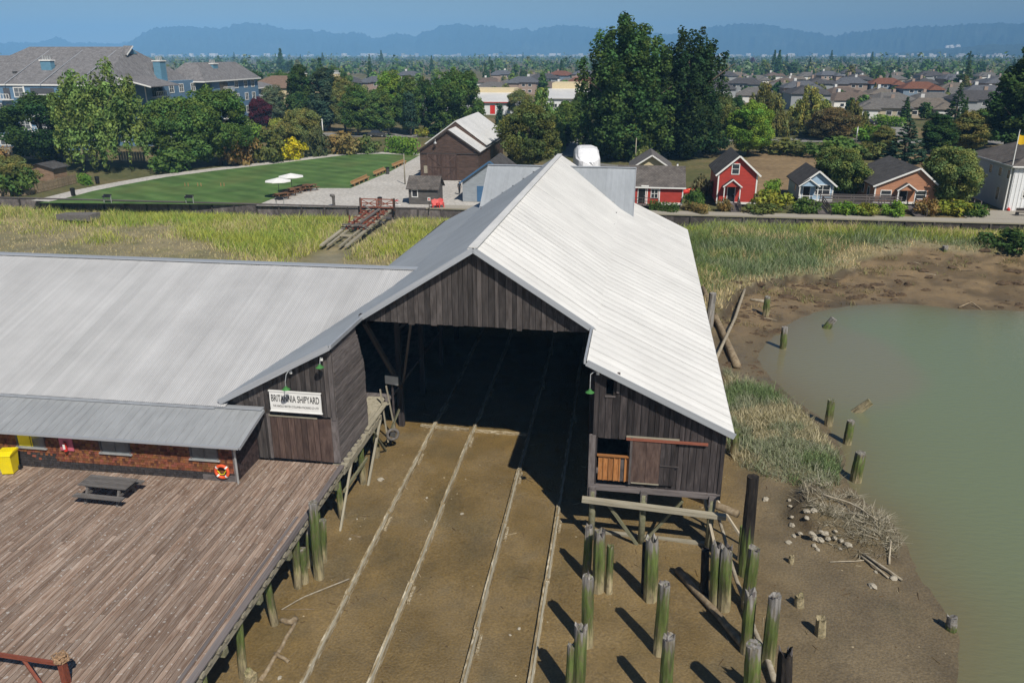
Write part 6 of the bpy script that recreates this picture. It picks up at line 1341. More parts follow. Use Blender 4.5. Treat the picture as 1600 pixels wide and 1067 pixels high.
bar(DK, 'tie', (-12.4, 31.5, -1.4), (-12.4, 35, -1.5), .1, .14, M['green_beam']); m_ = MB(); m_.tube([(-12.15, 30.2, -2.9), (-11.2, 30.05, -2.86)], .06, 6); tag(m_.build('driftwood_stick', M['log']), 'short stick on the mud below the deck corner', 'driftwood')
# posts in the bay
for tp, bs, r_, lb, al in [((1199,463),(1196,493),5,'short dark green post at the edge of the mud behind the bay',.0), ((1226,511),(1223,547),5,'upright dark green post at the water edge nearest the mud',.1), ((1303,498),(1288,517),5.5,'leaning post in the brown shallows',.25),
 ((1299,624),(1294,664),6,'mossy post at the edge of the salt grass, back one of three',-.05), ((1330,657),(1323,694),6,'mossy post at the edge of the salt grass, middle one of three',-.05), ((1345,707),(1336,752),8,'thick mossy post at the edge of the salt grass, front one of three',.0), ((1360,627),(1331,648),6,'brown broken post leaning far over in the green water',-.85), ((1149,672),(1147,712),6,'mossy green post half hidden behind the corner of the annexe',-.15), ((1114,458),(1107,515),6,'bleached grey post beside the big fallen log',.95), ((1477,384),(1475,402),4,'dark short post at the foot of the marsh bank on the right',.3)]:
    pile(lb, tp, bs, r_, al, .08, 'post', 'posts in and around the bay', cut=True)
for tp, bs, r_, lb, al in [((1249,931),(1248,946),7,'low sawn stump on open mud right of the piles',-.95), ((1283,966),(1281,991),7.5,'larger brown stump nearer the bottom edge',-.95), ((1488,964),(1486,983),7,'dark stump at the edge of the water',.45), ((1237,868),(1236,879),4,'small pale stump below the stony bank',-.95), ((392,1052),(392,1068),10,'flat cut stump below the deck at the bottom edge',-.9)]:
    pile(lb, tp, bs, r_, al, .5, 'stump', 'stumps in the mud')
# ------------------------------------------------------------------ logs, driftwood, stones
def log(name, label, pts, r0, r1, mat='driftwood', off=0.0, n=8, cat='log'):
    P = []
    for q in pts:
        b = at(q[0], q[1], -2.8)
        for _ in range(6): z = hz(b.x, b.y)+(q[2] if len(q) > 2 else 0); b = at(q[0], q[1], z)
        P.append(Vector(b))
    Q = []
    for a, b in zip(P[:-1], P[1:]): Q += [a.lerp(b, t) for t in (0, .33, .66)]
    Q.append(P[-1]); o0 = Q[0].copy(); mb = MB(); mb.tube([q-o0+Vector((R.uniform(-.03,.03), R.uniform(-.03,.03), 0)) for q in Q], [r0+(r1-r0)*i/(len(Q)-1) for i in range(len(Q))], n, jit=.08)
    return tag(mb.build(name, M[mat], None, o0, True), label, cat)
log('fallen_log', 'thick brown log lying aslant across the mud between the piles', [(1058,890,.12), (1105,940,.15), (1168,1016,.2)], .17, .13, 'log')
log('leaning_pole', 'long bleached pole leaning along the right row of piles', [(1120,800,1.1), (1150,905,.4), (1180,985,.3), (1212,1064,.25)], .07, .12)
log('fallen_log', 'huge mossy log lying down the bank beside the shed roof', [(1098,450,.5), (1125,510,.25), (1152,572,.2)], .22, .3, 'log')
log('fallen_log', 'grey crooked trunk leaning across the huge mossy log', [(1165,448,.6), (1148,498,.5), (1118,562,.4)], .13, .12)
log('drift_branch', 'long thin pale branch lying on the mud beside the deck', [(440,952,.05), (475,932,.05), (545,904,.08)], .025, .035)
log('drift_branch', 'dark thin stick crossing the end of the pale branch', [(438,951,.03), (492,952,.03)], .02, .02, 'log')
log('sunken_timber', 'half buried timber in the mud left of the slip rails', [(408,1062,.0), (440,1010,.02), (463,968,.0)], .08, .07, 'log')
t = log('rotten_roots', 'rotten root knot at the end of the half buried timber', [(440,968,.05), (455,972,.12), (462,966,.05)], .1, .13, 'log'); log('rotten_roots', 'rotten root knot halfway along the half buried timber', [(428,1020,.04), (442,1026,.1), (452,1034,.03)], .06, .08, 'log')
log('drift_plank', 'white drift plank at the end of the straw covered bank', [(1350,865,.15), (1410,906,.08)], .05, .05); log('drift_plank', 'second pale plank beside the white drift plank', [(1345,868,.12), (1388,902,.06)], .05, .04); log('drift_plank', 'thin straight pole along the lower side of the stony bank', [(1297,878,.04), (1352,875,.06)], .025, .025)
log('drift_branch', 'short upright stick in the straw bank', [(1388,880,.1), (1392,845,.5)], .05, .03); log('drift_branch', 'grey curved branch along the top of the straw bank', [(1285,772,.12), (1330,786,.4), (1372,812,.4)], .05, .03)
log('drift_log', 'dark log under the marsh bank right of the shed', [(1335,397,.2), (1362,410,.15), (1378,412,.1)], .22, .15, 'log'); log('drift_branch', 'bare branch leaning on the dark log under the marsh bank', [(1374,412,.1), (1392,402,.5), (1418,397,.5)], .07, .05)
log('drift_plank', 'pale plank on the brown mud below the marsh bank', [(1281,431,.1), (1306,427,.1)], .06, .06); log('drift_branch', 'thin grey stick on the open brown mud', [(1436,424,.05), (1462,430,.05)], .05, .04); log('drift_branch', 'forked branch at the water edge on the right', [(1498,480,.1), (1517,472,.25), (1534,484,.0)], .07, .05, 'log')
log('drift_board', 'flat pale board under the marsh bank near the crooked trunk', [(1172,468,.1), (1194,471,.1)], .1, .16)
SM = []
for k in range(4): mb = MB(); mb.ellipsoid((0,0,.25), (1, .75, .5), 8, 5, jit=.18); SM.append(mb.mesh('stone', M['stone']))
STN = [(1265,753), (1258,766), (1233,782), (1271,796), (1235,791), (1237,808), (1260,810), (1274,812), (1237,821), (1240,838), (1250,834), (1268,834), (1270,836), (1281,845), (1283,831), (1289,834), (1293,842), (1273,843), (1304,841), (1305,830), (1314,845), (1313,858), (1232,848), (1277,859), (1272,853), (1271,799), (1261,800), (1274,842), (1292,835), (1325,852), (1363,917), (1368,894), (1396,904), (1196,781), (595,750), (558,811), (547,842), (667,778), (722,803), (797,992), (811,982), (437,1059), (1187,412), (1255,687)]
for k, q in enumerate(STN):
    b = at(*q, -2.8)
    for _ in range(5): b = at(*q, hz(b.x, b.y))
    o = link('stone', SM[k % 4]); s_ = R.uniform(.10, .19)*(1.25 if q in ((1363,917), (1281,845), (1265,753), (595,750)) else 1)*(.55 if q[0] < 820 and q[0] != 595 else 1)
    o.location = b; o.scale = (s_, s_, s_); o.rotation_euler = (0, 0, R.uniform(0, 6)); far_ = q[0] < 1000
    tag(o, 'single pale stone lying on the slipway mud' if far_ else 'pale stone scattered on the mud bank by the bay', 'stone', 'stones on the slipway mud' if far_ else 'stones on the mud bank')
# mud clods on the bay foreshore
mb = MB()
for k in range(300):
    if k < 170: px = R.uniform(1150, 1420); py = 440+(1420-px)*.02+abs(R.gauss(0, 26))
    elif k < 230: px = R.uniform(1420, 1600); py = R.uniform(405, 478)
    else: px = R.uniform(1130, 1215); py = R.uniform(480, 600)
    b = at(px, py, -2.7)
    if sdist(np.array([b.x]), np.array([b.y]), WATER)[0] > -.3: continue
    s_ = .04+.3*R.random()**3; q = R.uniform(0, 3.1)
    for j in range(R.choice([1, 1, 2, 4])): mb.ellipsoid((b.x+R.gauss(0, s_*1.5), b.y+R.gauss(0, s_), hz(b.x, b.y)), (s_*R.uniform(.8, 2.6), s_*R.uniform(.6, 1.4), s_*R.uniform(.35, .8)), 7, 4, jit=.3)
M['clod'] = plain('mud_clod', (.085,.055,.03), .85, 0, .4); tag(mb.build('mud_clods', M['clod']), 'dark clods and debris on the foreshore mud', 'mud clods', kind='stuff')
# ------------------------------------------------------------------ things on and by the deck
def picnic_table(label, loc, rz, mat, L=1.9, group=None, name='picnic_table'):
    t = thing(name, label, 'picnic table', loc, rz, group); h = .75
    for k in range(5): bar(t, 'table_plank', (-L/2, -.36+k*.18, h), (L/2, -.36+k*.18, h), .165, .045, M[mat])
    for s in (-1, 1):
        for k in (0, 1): bar(t, 'seat_plank', (-L/2, s*(.64+k*.155), .44), (L/2, s*(.64+k*.155), .44), .145, .045, M[mat])
    for x in (-L*.33, L*.33):
        for s in (-1, 1): bar(t, 'leg', (x, s*.28, h-.03), (x, s*.62, 0), .1, .1, M[mat])
        bar(t, 'cross_beam', (x+.06, -.8, .39), (x+.06, .8, .39), .05, .1, M[mat]); bar(t, 'top_batten', (x-.06, -.38, h-.06), (x-.06, .38, h-.06), .05, .08, M[mat]); bar(t, 'brace', (x, 0, .4), (x*.35, 0, h-.05), .06, .06, M[mat])
    return t
picnic_table('grey weathered picnic table on the plank deck before the shingle wall', (-21.3, 27.35, 0), math.radians(-2), 'table_wood', 2.25)
t = thing('wheelie_bin', 'bright yellow wheeled bin at the left end of the deck', 'bin', (-27.15, 28.75, 0), math.radians(12))
mb = MB(); mb.hexa([(-.25,-.27,.06), (.25,-.27,.06), (.25,.25,.06), (-.25,.25,.06)], [(-.31,-.36,.98), (.31,-.36,.98), (.31,.34,.98), (-.31,.34,.98)]); mb.build('body', M['yellow'], t)
mb = MB(); mb.prism([(-.4, .99), (.38, 1.0), (.36, 1.09), (-.1, 1.1), (-.38, 1.04)], -.34, .34, 'x'); mb.build('lid', M['yellow'], t); mb = MB(); mb.tube([(-.28,.42,.95), (.28,.42,.95)], .025, 6); mb.build('handle', M['black'], t)
for s in (-.3, .3): mb = MB(); mb.tube([(s-.04,.27,.12), (s+.04,.27,.12)], .13, 12); mb.build('wheel', M['black'], t)
def torus(mb, R0, r, n=24, m=8, cols=None):
    vs = [(math.cos(6.283*i/n)*(R0+r*math.cos(6.283*j/m)), r*math.sin(6.283*j/m), math.sin(6.283*i/n)*(R0+r*math.cos(6.283*j/m))) for i in range(n) for j in range(m)]
    for i in range(n): mb.add([], []); 
    fs = [(i*m+j, i*m+(j+1) % m, ((i+1) % n)*m+(j+1) % m, ((i+1) % n)*m+j) for i in range(n) for j in range(m)]; mb.add(vs, fs)
t = thing('lifebuoy', 'orange ring lifebuoy with white bands on the shingle wall', 'lifebuoy', (-17.12, 29.27, .52)); mb = MB(); torus(mb, .29, .075); mb.build('ring', M['orange_buoy'], t, None, True)
for k in range(4):
    a = .78+k*1.571; mb = MB(); c_ = Vector((math.cos(a)*.29, 0, math.sin(a)*.29)); d = Vector((-math.sin(a), 0, math.cos(a))); mb.tube([c_-d*.035, c_+d*.035], .083, 10, False); mb.build('band', M['white'], t)
mb = MB(); mb.tube([(-.2,-.02,.05), (-.05,-.05,-.12), (.1,-.03,-.1), (.2,-.02,.08)], .02, 5); mb.build('rope', M['yellow'], t)
t = thing('extinguisher_board', 'pink board with a red fire extinguisher on the shingle wall', 'fire point', (-24.55, 29.36, 0)); mb = MB(); mb.box(-.33, .33, -.05, 0, 1.0, 1.8); mb.build('backboard', M['pink'], t)
mb = MB(); mb.tube([(.0,-.13,1.02), (.0,-.13,1.4), (0,-.13,1.46)], [.075,.075,.03], 9); e_ = mb.build('extinguisher', M['red'], t); mb = MB(); mb.box(-.05,.05,-.215,-.2,1.15,1.38); mb.build('label', M['white'], e_); mb = MB(); mb.tube([(0,-.13,1.46), (.0,-.16,1.52), (.1,-.16,1.5)], .02, 5); mb.build('nozzle', M['black'], e_)
# sign board with its lettering
SG = thing('sign_board', 'white painted sign BRITANNIA SHIPYARD above the plank door', 'sign', (-14.36, 31.52, 3.08), math.radians(-1.2)); mb = MB(); mb.box(-1.23, 1.23, -.05, 0, -.5, .5); bd = mb.build('board', M['white'], SG)
for z in (-.5, .5): bar(SG, 'frame', (-1.26, -.035, z), (1.26, -.035, z), .09, .04, M['white'])
def text(parent, body, x, z, h, width, y=-.056, mat='black', bold=.0):
    cu = bpy.data.curves.new('lettering', 'FONT'); cu.body = body; cu.size = h*1.38; cu.extrude = .004; cu.offset = bold; cu.align_x = 'CENTER'; cu.align_y = 'CENTER'
    o = bpy.data.objects.new('tmp', cu); me = bpy.data.meshes.new_from_object(o); bpy.data.objects.remove(o); w_ = max(v.co.x for v in me.vertices)-min(v.co.x for v in me.vertices)
    me.name = 'lettering'; me.materials.clear(); q = link('lettering', me, parent, M[mat]); q.location = (x, y, z); q.rotation_euler = (math.pi/2, 0, 0); q.scale = (width/w_, 1, 1); tag(q, kind='stuff'); return q
text(bd, 'BRITANNIA SHIPYARD', 0, .13, .34, 2.3, bold=.003); text(bd, 'THE ANGLO BRITISH COLUMBIA PACKING CO LTD', 0, -.24, .11, 2.2, bold=-.002)
def gooseneck(label, loc, drop, out, side=0.0):
    t = thing('wall_lamp', label, 'lamp', loc, 0, 'green gooseneck wall lamps'); mb = MB(); mb.tube([(0,0,0), (side*.4,-.25*out,.12), (side,-.7*out,.02), (side,-out,-.25), (side,-out,-drop+.15)], .018, 6); mb.build('bracket', M['galv'], t)
    mb = MB(); mb.tube([(side,-out,-drop+.16), (side,-out,-drop+.08), (side,-out,-drop)], [.05,.08,.19], 14, False); mb.build('lamp_shade', M['green_enamel'], t); mb = MB(); mb.box(-.06,.06,-.02,.02,-.08,.08); mb.build('wall_plate', M['white'], t)
gooseneck('green enamel gooseneck lamp hanging over the white sign', (-14.45, 31.5, 4.55), .62, .55, -.05); gooseneck('small green lamp under the roof edge left of the corner post', (-12.95, 31.5, 5.25), .3, .25); gooseneck('green enamel lamp at the left edge of the gated annexe', (-.72, 31.3, 5.35), .75, .35, -.3)
# hand cart and loose planks at the shed mouth, white panel inside
t = thing('hand_cart', 'old hand cart with a grey rubber wheel hanging at the end of the deck ledge', 'hand cart', (-12.0, 38.3, -.9)); mb = MB(); torus(mb, .30, .085, 20, 8); o = mb.build('tyre', M['table_wood'], t, (0, 0, -.85), True); o.rotation_euler = (0, 0, .5); mb = MB(); mb.tube([(0,-.05,0), (0,.05,0)], .16, 10); o = mb.build('hub', M['steel'], t, (0, 0, -.85)); o.rotation_euler = (0, 0, .5)
bar(t, 'shaft', (-.25, -.1, -1.3), (-.5, -.2, 1.9), .07, .07, M['pale_beam']); bar(t, 'shaft', (.1, .2, -.8), (-.25, .1, 2.0), .07, .07, M['pale_beam']); bar(t, 'frame_board', (-.1, 0, -.6), (.35, .3, .55), .16, .06, M['green_beam']); bar(t, 'cross_piece', (-.5, -.15, .9), (-.1, .1, .95), .06, .06, M['pale_beam'])
mb = MB(); mb.hexa([(-13.5, 37.2, .05), (-12.5, 37.2, .05), (-12.5, 39.0, .1), (-13.5, 39.0, .1)], [(-13.5, 37.2, .1), (-12.5, 37.2, .1), (-12.5, 39.0, .15), (-13.5, 39.0, .15)]); tag(mb.build('loose_board', M['pale_beam']), 'pale loose board lying on the ledge at the shed mouth', 'board')
q = atv(612, 594, 39.5); mb = MB(); mb.box(-.4, .4, -.03, .03, -.25, .25); o = mb.build('whiteboard', M['white'], None, q); o.rotation_euler = (0, 0, -.2); tag(o, 'small white board standing in the dark on the left inside the shed', 'board')
mb = MB(); mb.beam((q.x, 39.55, -2.4), (q.x, 39.55, q.z), .08, .08); mb.build('panel_post', M['black_board'], o, Vector((0,0,0))-q)
# red steel frame with old rope at the bottom left corner
FR = thing('steel_frame', 'red painted steel corner frame with a bundle of old rope on its post', 'railing', (-16.05, 17.2, 0)); tp = atv(95, 1030, 17.2)
FR.location = (tp.x, 17.2, 0); zt = tp.z; bar(FR, 'post', (0, 0, 0), (0, 0, zt), .17, .17, M['rust'], (0,1,0)); bar(FR, 'post_flange', (.1, -.02, 0), (.1, -.02, zt-.1), .05, .2, M['rust'], (0,1,0)); bar(FR, 'top_rail', (-.05, 0, zt-.16), (-3.2, .15, zt-.16), .1, .1, M['rust']); bar(FR, 'brace', (-1.4, .1, zt-.2), (-.5, -.3, 0), .08, .08, M['rust']); bar(FR, 'post', (-2.9, .12, 0), (-2.9, .12, zt-.1), .12, .12, M['rust'], (0,1,0))
mb = MB()
for k in range(16):
    a = R.uniform(0, 6.28); c_ = Vector((R.uniform(-.1,.1), R.uniform(-.08,.08), zt+R.uniform(-.05,.15))); pts = [c_+Vector((math.cos(a+i*1.3)*.15*R.uniform(.5,1.1), math.sin(a+i*1.3)*.13, R.uniform(-.06,.08))) for i in range(6)]; mb.tube(pts, .03, 5)
tag(mb.build('rope_bundle', M['ropecol'], FR), kind='stuff')
# ------------------------------------------------------------------ marsh slip with cradle and gate
MS = thing('marsh_slip', 'small timber slip running down through the marsh grass', 'slip', (-29.6, 93, 0)); MS.scale = (.95, .64, .8); c0, c1 = (0, 1.5, -.05), (-.3, -22.5, -1.25)
for dx in (-1.45, -.7, .7, 1.45): bar(MS, 'slip_timber', (c0[0]+dx, c0[1], c0[2]), (c1[0]+dx, c1[1], c1[2]), .42 if abs(dx) > 1 else .25, .2, M['pale_beam'])
for k in range(7): y = -1-k*3.2; bar(MS, 'cross_tie', (-1.7, y, -.2-.16*k-.18), (1.65, y, -.2-.16*k-.18), .22, .14, M['green_beam'])
bar(MS, 'stop_log', (-.8, -17.2, -.72), (.7, -17.2, -.72), .3, .3, M['pale_beam'])
for y in (-3, -7): m_ = MB(); m_.tube([(1.9, y, -.6), (2.5, y-.1, -.62)], .25, 9); m_.build('roller', M['steel'], MS)
CR = thing('boat_cradle', 'rusty red steel boat cradle standing on the marsh slip', 'boat cradle', (-29.55, 89.4, 0)); CR.scale = (.95, .66, .8); sl = .05
for dx in (-1.05, -.25, .35, 1.05): bar(CR, 'cradle_rail', (dx, -7.2, .1-.05*14+.1), (dx, 4.6, .1-.05*2+.1), .16, .22, M['rust'])
for y in (-7.0, -3.6, -.4, 2.6, 4.3): bar(CR, 'cradle_beam', (-1.7, y, -.25+.05*y+.25), (1.7, y, -.25+.05*y+.25), .2, .18, M['rust' if y > -5 else 'table_wood'])
bar(CR, 'spine_beam', (.0, -6.8, -.2), (.55, 4.4, .5), .3, .2, M['table_wood']); bar(CR, 'bolster', (-1.5, -7.3, .05), (1.3, -7.3, .05), .3, .2, M['table_wood'])
for dx, y in ((-1.5, -3.5), (1.5, -1), (1.5, 2.5), (-1.5, 2.8)): bar(CR, 'upright', (dx, y, -.1), (dx, y, .75), .14, .14, M['rust'], (0,1,0))
bar(CR, 'brace', (.3, -5.6, .1), (.0, -6.8, .6), .1, .1, M['rust']); bar(CR, 'brace', (-.4, -5.6, .1), (.0, -6.8, .6), .1, .1, M['rust']); bar(CR, 'brace', (-1.6, 5.0, 1.0), (-.2, 3.2, .4), .25, .08, M['table_wood'])
for dx in (-1.2, 1.2):
    for y in (-6.5, -2.5, 1.5): m_ = MB(); m_.tube([(dx-.06, y, -.12+.05*y+.1), (dx+.06, y, -.12+.05*y+.1)], .2, 10); m_.build('wheel', M['steel'], CR)
GT = thing('timber_gate', 'brown timber double gate with cross braces at the head of the marsh slip', 'gate', (-30.0, 94.7, .05))
for k in range(2):
    x0 = -2.05+k*2.1; lf = thing('gate_leaf', None, None); lf.parent = GT
    for z in (.1, .6, 1.12): bar(lf, 'gate_rail', (x0, 0, z), (x0+2.0, 0, z), .07, .12, M['redrail'])
    for x in (x0+.04, x0+1.96): bar(lf, 'gate_stile', (x, 0, .05), (x, 0, 1.2), .12, .08, M['redrail'], (0,1,0))
    bar(lf, 'gate_brace', (x0+.1, -.04, .15), (x0+1.9, -.04, 1.05), .05, .09, M['redrail']); bar(lf, 'gate_brace', (x0+.1, -.05, 1.05), (x0+1.9, -.05, .15), .05, .09, M['redrail'])
for x in (-2.15, 2.15): bar(GT, 'gate_post', (x, 0, -.3), (x, 0, 1.25), .2, .2, M['brown_board'], (0,1,0))
mb = MB(); b = at(122, 340, -.75); mb.hexa([(-2.3,-.8,-.2), (2.2,-1,-.2), (2.4,.9,-.2), (-2,1,-.2)], [(-2.3,-.8,.45), (2.2,-1,.5), (2.4,.9,.55), (-2,1,.4)]); tag(mb.build('drift_platform', M['table_wood'], None, b), 'grey slab of an old float stranded in the marsh grass', 'float')
# ------------------------------------------------------------------ lawn furniture
p0 = picnic_table('brown picnic table under the white parasols, nearest end of the row', at(441, 311, 0), math.radians(55), 'tablebrown', 1.9, 'picnic tables on the gravel edge', 'park_table')
names = ['second picnic table of the row at the lawn edge, counted from the parasols', 'third picnic table of the row at the lawn edge, counted from the parasols', 'fourth picnic table of the row at the lawn edge, counted from the parasols', 'picnic table one before the far end of the row', 'picnic table at the far end of the row on the gravel']
for nm, q in zip(names, ((452,306), (461,302.5), (469,299.5), (476,297.5), (486,297.5))): c_ = copy_tree(p0); c_.location = at(*q, 0); c_.rotation_euler = (0, 0, math.radians(R.uniform(40, 70))); c_['label'] = nm
def parasol(label, q):
    t = thing('parasol', label, 'parasol', at(*q, 0), 0, 'white parasols'); mb = MB(); mb.tube([(0,0,0), (0,0,2.45)], .035, 7); mb.build('pole', M['steel'], t); mb = MB(); n = 8
    vs = [(0,0,2.62)]+[(math.cos(6.283*k/n)*1.75, math.sin(6.283*k/n)*1.75, 2.2) for k in range(n)]+[(math.cos(6.283*k/n)*1.75, math.sin(6.283*k/n)*1.75, 2.12) for k in range(n)]
    mb.add(vs, [(0, 1+k, 1+(k+1) % n) for k in range(n)]+[(1+k, 9+k, 9+(k+1) % n, 1+(k+1) % n) for k in range(n)]); mb.build('canopy', M['white'], t); mb = MB(); mb.box(-.3,.3,-.3,.3,0,.08); mb.build('base', M['steel'], t)
parasol('left white parasol over the picnic tables', (437, 309)); parasol('right white parasol, a little farther back over the picnic tables', (457, 301))
for lb, a, b_ in [('nearest long timber bench along the lawn edge', (551,292), (576,280.5)), ('middle long timber bench along the lawn edge', (586,276), (603,268.5)), ('farthest long timber bench along the lawn edge', (615,263.5), (634,255.5))]:
    A, B = at(*a, 0), at(*b_, 0); t = thing('timber_bench', lb+' by the gravel', 'bench', A, 0, 'timber benches'); d = B-A; sd_ = Vector((0, 0, 1)).cross(d).normalized()
    bar(t, 'seat', (0,0,.42), d+Vector((0,0,.42)), .42, .12, M['oak']); bar(t, 'backrest', sd_*.25+Vector((0,0,.62)), d+sd_*.25+Vector((0,0,.62)), .1, .3, M['oak'])
    for k in (.08, .36, .64, .92): bar(t, 'leg', d*k+Vector((0,0,0)), d*k+Vector((0,0,.38)), .4, .12, M['oak'], (0,1,0))
def litter_bin(label, q, mat='steel'):
    t = thing('litter_bin', label, 'bin', at(*q, 0), 0, 'litter bins'); mb = MB(); mb.tube([(0,0,0), (0,0,.85)], [.26,.3], 10); mb.build('body', M[mat], t); mb = MB(); mb.tube([(0,0,.85), (0,0,1.0), (0,0,1.05)], [.32,.32,.2], 10); mb.build('lid', M['black'], t)
litter_bin('black litter bin on the lawn near the left end of the path', (115, 306), 'black'); litter_bin('grey litter bin at the end of the middle timber bench', (606, 272)); litter_bin('slatted litter bin behind the timber gate', (594, 321), 'table_wood'); litter_bin('dark litter bin beside the path near the clipped hedge', (153, 287), 'black')
def info_board(label, q):
    t = thing('info_board', label, 'information board', at(*q, 0), 0, 'information boards'); 
    for x in (-.5, .5): bar(t, 'leg', (x, 0, 0), (x, 0, .95), .08, .08, M['galv'], (0,1,0))
    mb = MB(); mb.hexa([(-.55,-.3,.72), (.55,-.3,.72), (.55,.25,1.02), (-.55,.25,1.02)], [(-.55,-.31,.76), (.55,-.31,.76), (.55,.24,1.06), (-.55,.24,1.06)]); mb.build('panel', M['black'], t)
info_board('tilted information board at the dyke left of the lawn centre', (169, 317)); info_board('tilted information board at the dyke below the lawn', (297, 318)); info_board('tilted information board in front of the picnic tables', (438, 321))
b = at(522, 322, 0); t = thing('wooden_statue', 'rough grey mooring bollard post standing at the dyke before the gravel', 'post', b); mb = MB(); mb.tube([(0,0,-.3), (0,0,.9), (0,0,1.25)], [.2,.18,.22], 9, jit=.1); mb.build('post', M['table_wood'], t); mb = MB(); mb.ellipsoid((-.15,0,1.3), (.35,.2,.2), 8, 5, jit=.1); mb.build('head', M['table_wood'], t)
t.name = 'mooring_post'
for q in ((292,291), (312,291), (348,291)):
    t = thing('game_stake', 'pair of little yellow stakes on the lawn' , 'lawn game', at(*q, 0), 0, 'little yellow lawn game stakes')
    for x in (-.25, .25): bar(t, 'stake', (x, 0, -.03), (x, 0, .45), .09, .09, M['oak'], (0,1,0))
# red chairs, red kayak, little signs
def deck_chair(label, q, rz):
    t = thing('lounge_chair', label, 'chair', at(*q, 0), rz, 'red garden chairs')
    for k in range(5): bar(t, 'seat_slat', (-.3+k*.15, -.4, .38), (-.3+k*.15, .15, .25), .13, .03, M['red'])
    for k in range(5): bar(t, 'back_slat', (-.3+k*.15, .12, .25), (-.3+k*.15*1.15, .5, 1.05-abs(k-2)*.06), .13, .03, M['red'])
    for s in (-1, 1): bar(t, 'arm', (s*.42, -.45, .56), (s*.42, .35, .52), .13, .03, M['red']); bar(t, 'front_leg', (s*.42, -.38, 0), (s*.42, -.38, .55), .1, .04, M['red'], (0,1,0)); bar(t, 'rear_leg', (s*.36, -.3, .35), (s*.36, .55, 0), .05, .1, M['red'])
deck_chair('red wooden garden chair nearest the grey shed', (680.5, 325), .5); deck_chair('red wooden garden chair farther right of the grey shed', (688, 324), .3)
b = at(1076, 310, 0); t = thing('kayak', 'orange-red kayak leaning beside the right end of the red shop', 'kayak', (b.x, b.y, .9), .3); mb = MB(); mb.tube([(-1.3,0,-.25), (-.8,0,-.08), (0,0,.05), (.8,0,.25), (1.3,0,.5)], [.05,.28,.36,.28,.05], 9); mb.build('hull', M['red'], t, None, True); mb = MB(); mb.ellipsoid((0,-.2,.2), (.4,.2,.2), 8, 5); mb.build('cockpit', M['orange_buoy'], t); bar(t, 'stand', (-.6, .1, -.9), (-.6, .1, -.2), .1, .1, M['gray_board'], (0,1,0)); bar(t, 'stand', (.6, .1, -.9), (.6, .1, .0), .1, .1, M['gray_board'], (0,1,0))
b = at(671, 328, 0); t = thing('notice_sign', 'small red and white notice on a post at the corner of the grey shed', 'sign', b); bar(t, 'post', (0,0,-.2), (0,0,1.3), .08, .08, M['dark_board'], (0,1,0)); mb = MB(); mb.box(-.18,.18,-.06,-.03,1.1,1.5); mb.build('plate', M['white'], t); mb = MB(); mb.box(-.1,.1,-.07,-.06,1.2,1.4); mb.build('red_mark', M['red'], t)
b = at(617, 320, 0); t = thing('folded_parasol', 'small red and white folding stand on the boardwalk left of the grey shed', 'stand', b); bar(t, 'leg', (-.5,0,0), (.4,0,.75), .05, .05, M['dark_board']); bar(t, 'leg', (.5,0,0), (-.4,0,.75), .05, .05, M['dark_board']); mb = MB(); mb.box(-.45,.45,-.3,.3,.5,.54); mb.build('red_cloth', M['red'], t); mb = MB(); mb.box(-.9,.9,-.8,-.3,.03,.08); mb.build('white_board', M['white'], t); t.name = 'folding_stand'
# flag on its pole, easel, red buoy at the white hall
b = at(1567, 329, 0); t = thing('flagpole', 'white flagpole before the white hall', 'flagpole', b); mb = MB(); mb.tube([(0,0,0), (0,0,9.4)], [.1,.05], 9); mb.build('pole', M['white'], t); mb = MB(); mb.ellipsoid((0,0,9.45), (.09,.09,.09), 8, 5); mb.build('finial', M['galv'], t)
nx, nz_ = 14, 8; V = np.array([[[.08+1.9*i/nx, .22*math.sin(i*.9)*i/nx, 9.0-.25*i/nx-1.05*j/nz_-.1*math.sin(i*.7)] for i in range(nx+1)] for j in range(nz_+1)]).reshape(-1, 3)
ii = np.arange((nx+1)*(nz_+1)).reshape(nz_+1, nx+1); Qf = np.stack([ii[:-1,:-1], ii[:-1,1:], ii[1:,1:], ii[1:,:-1]], -1).reshape(-1, 4); cf = np.array([(1, .98, .9) if (k//nx in (3, 4) and 3 < k % nx < 9) else (1,1,1) for k in range(len(Qf))])
M['flag'] = plain('yellow_flag_cloth', (.72,.45,.01), .8, 0, .08, attr=True); t2 = link('flag', np_mesh('flag', V, Qf, M['flag'], cf, True), None); t2.location = b; tag(t2, 'yellow flag flying from the white flagpole', 'flag')
b = at(1583, 328, 0); t = thing('step_ladder', 'dark wooden A-shaped stand before the white hall', 'stand', b)
for x in (-.4, .4): bar(t, 'leg', (x, -.45, 0), (x*.25, 0, 1.9), .08, .05, M['dark_board']); bar(t, 'leg', (x, .45, 0), (x*.25, 0, 1.9), .08, .05, M['dark_board'])
for z in (.3, .65, 1.0, 1.35): bar(t, 'rung', (-.36+z*.15, -.45*(1-z/1.9), z), (.36-z*.15, -.45*(1-z/1.9), z), .05, .05, M['dark_board'])
t.name = 'folding_stand'
b = at(1575, 330, 0); mb = MB(); mb.ellipsoid((0,0,.18), (.22,.22,.2), 9, 6); mb.tube([(0,0,.36), (0,0,.46)], .05, 6); tag(mb.build('float_buoy', M['red'], None, b, True), 'round red float at the corner of the white hall', 'buoy')
t = thing('park_bench', 'dark bench on the boardwalk at the right edge before the white hall', 'bench', at(1598, 338, 0)); bar(t, 'seat', (-.8,0,.45), (.8,0,.45), .45, .06, M['dark_board']); bar(t, 'backrest', (-.8,.2,.75), (.8,.2,.75), .05, .35, M['dark_board'])
for x in (-.7, .7): bar(t, 'leg', (x, 0, 0), (x, 0, .44), .4, .08, M['steel'], (0,1,0))
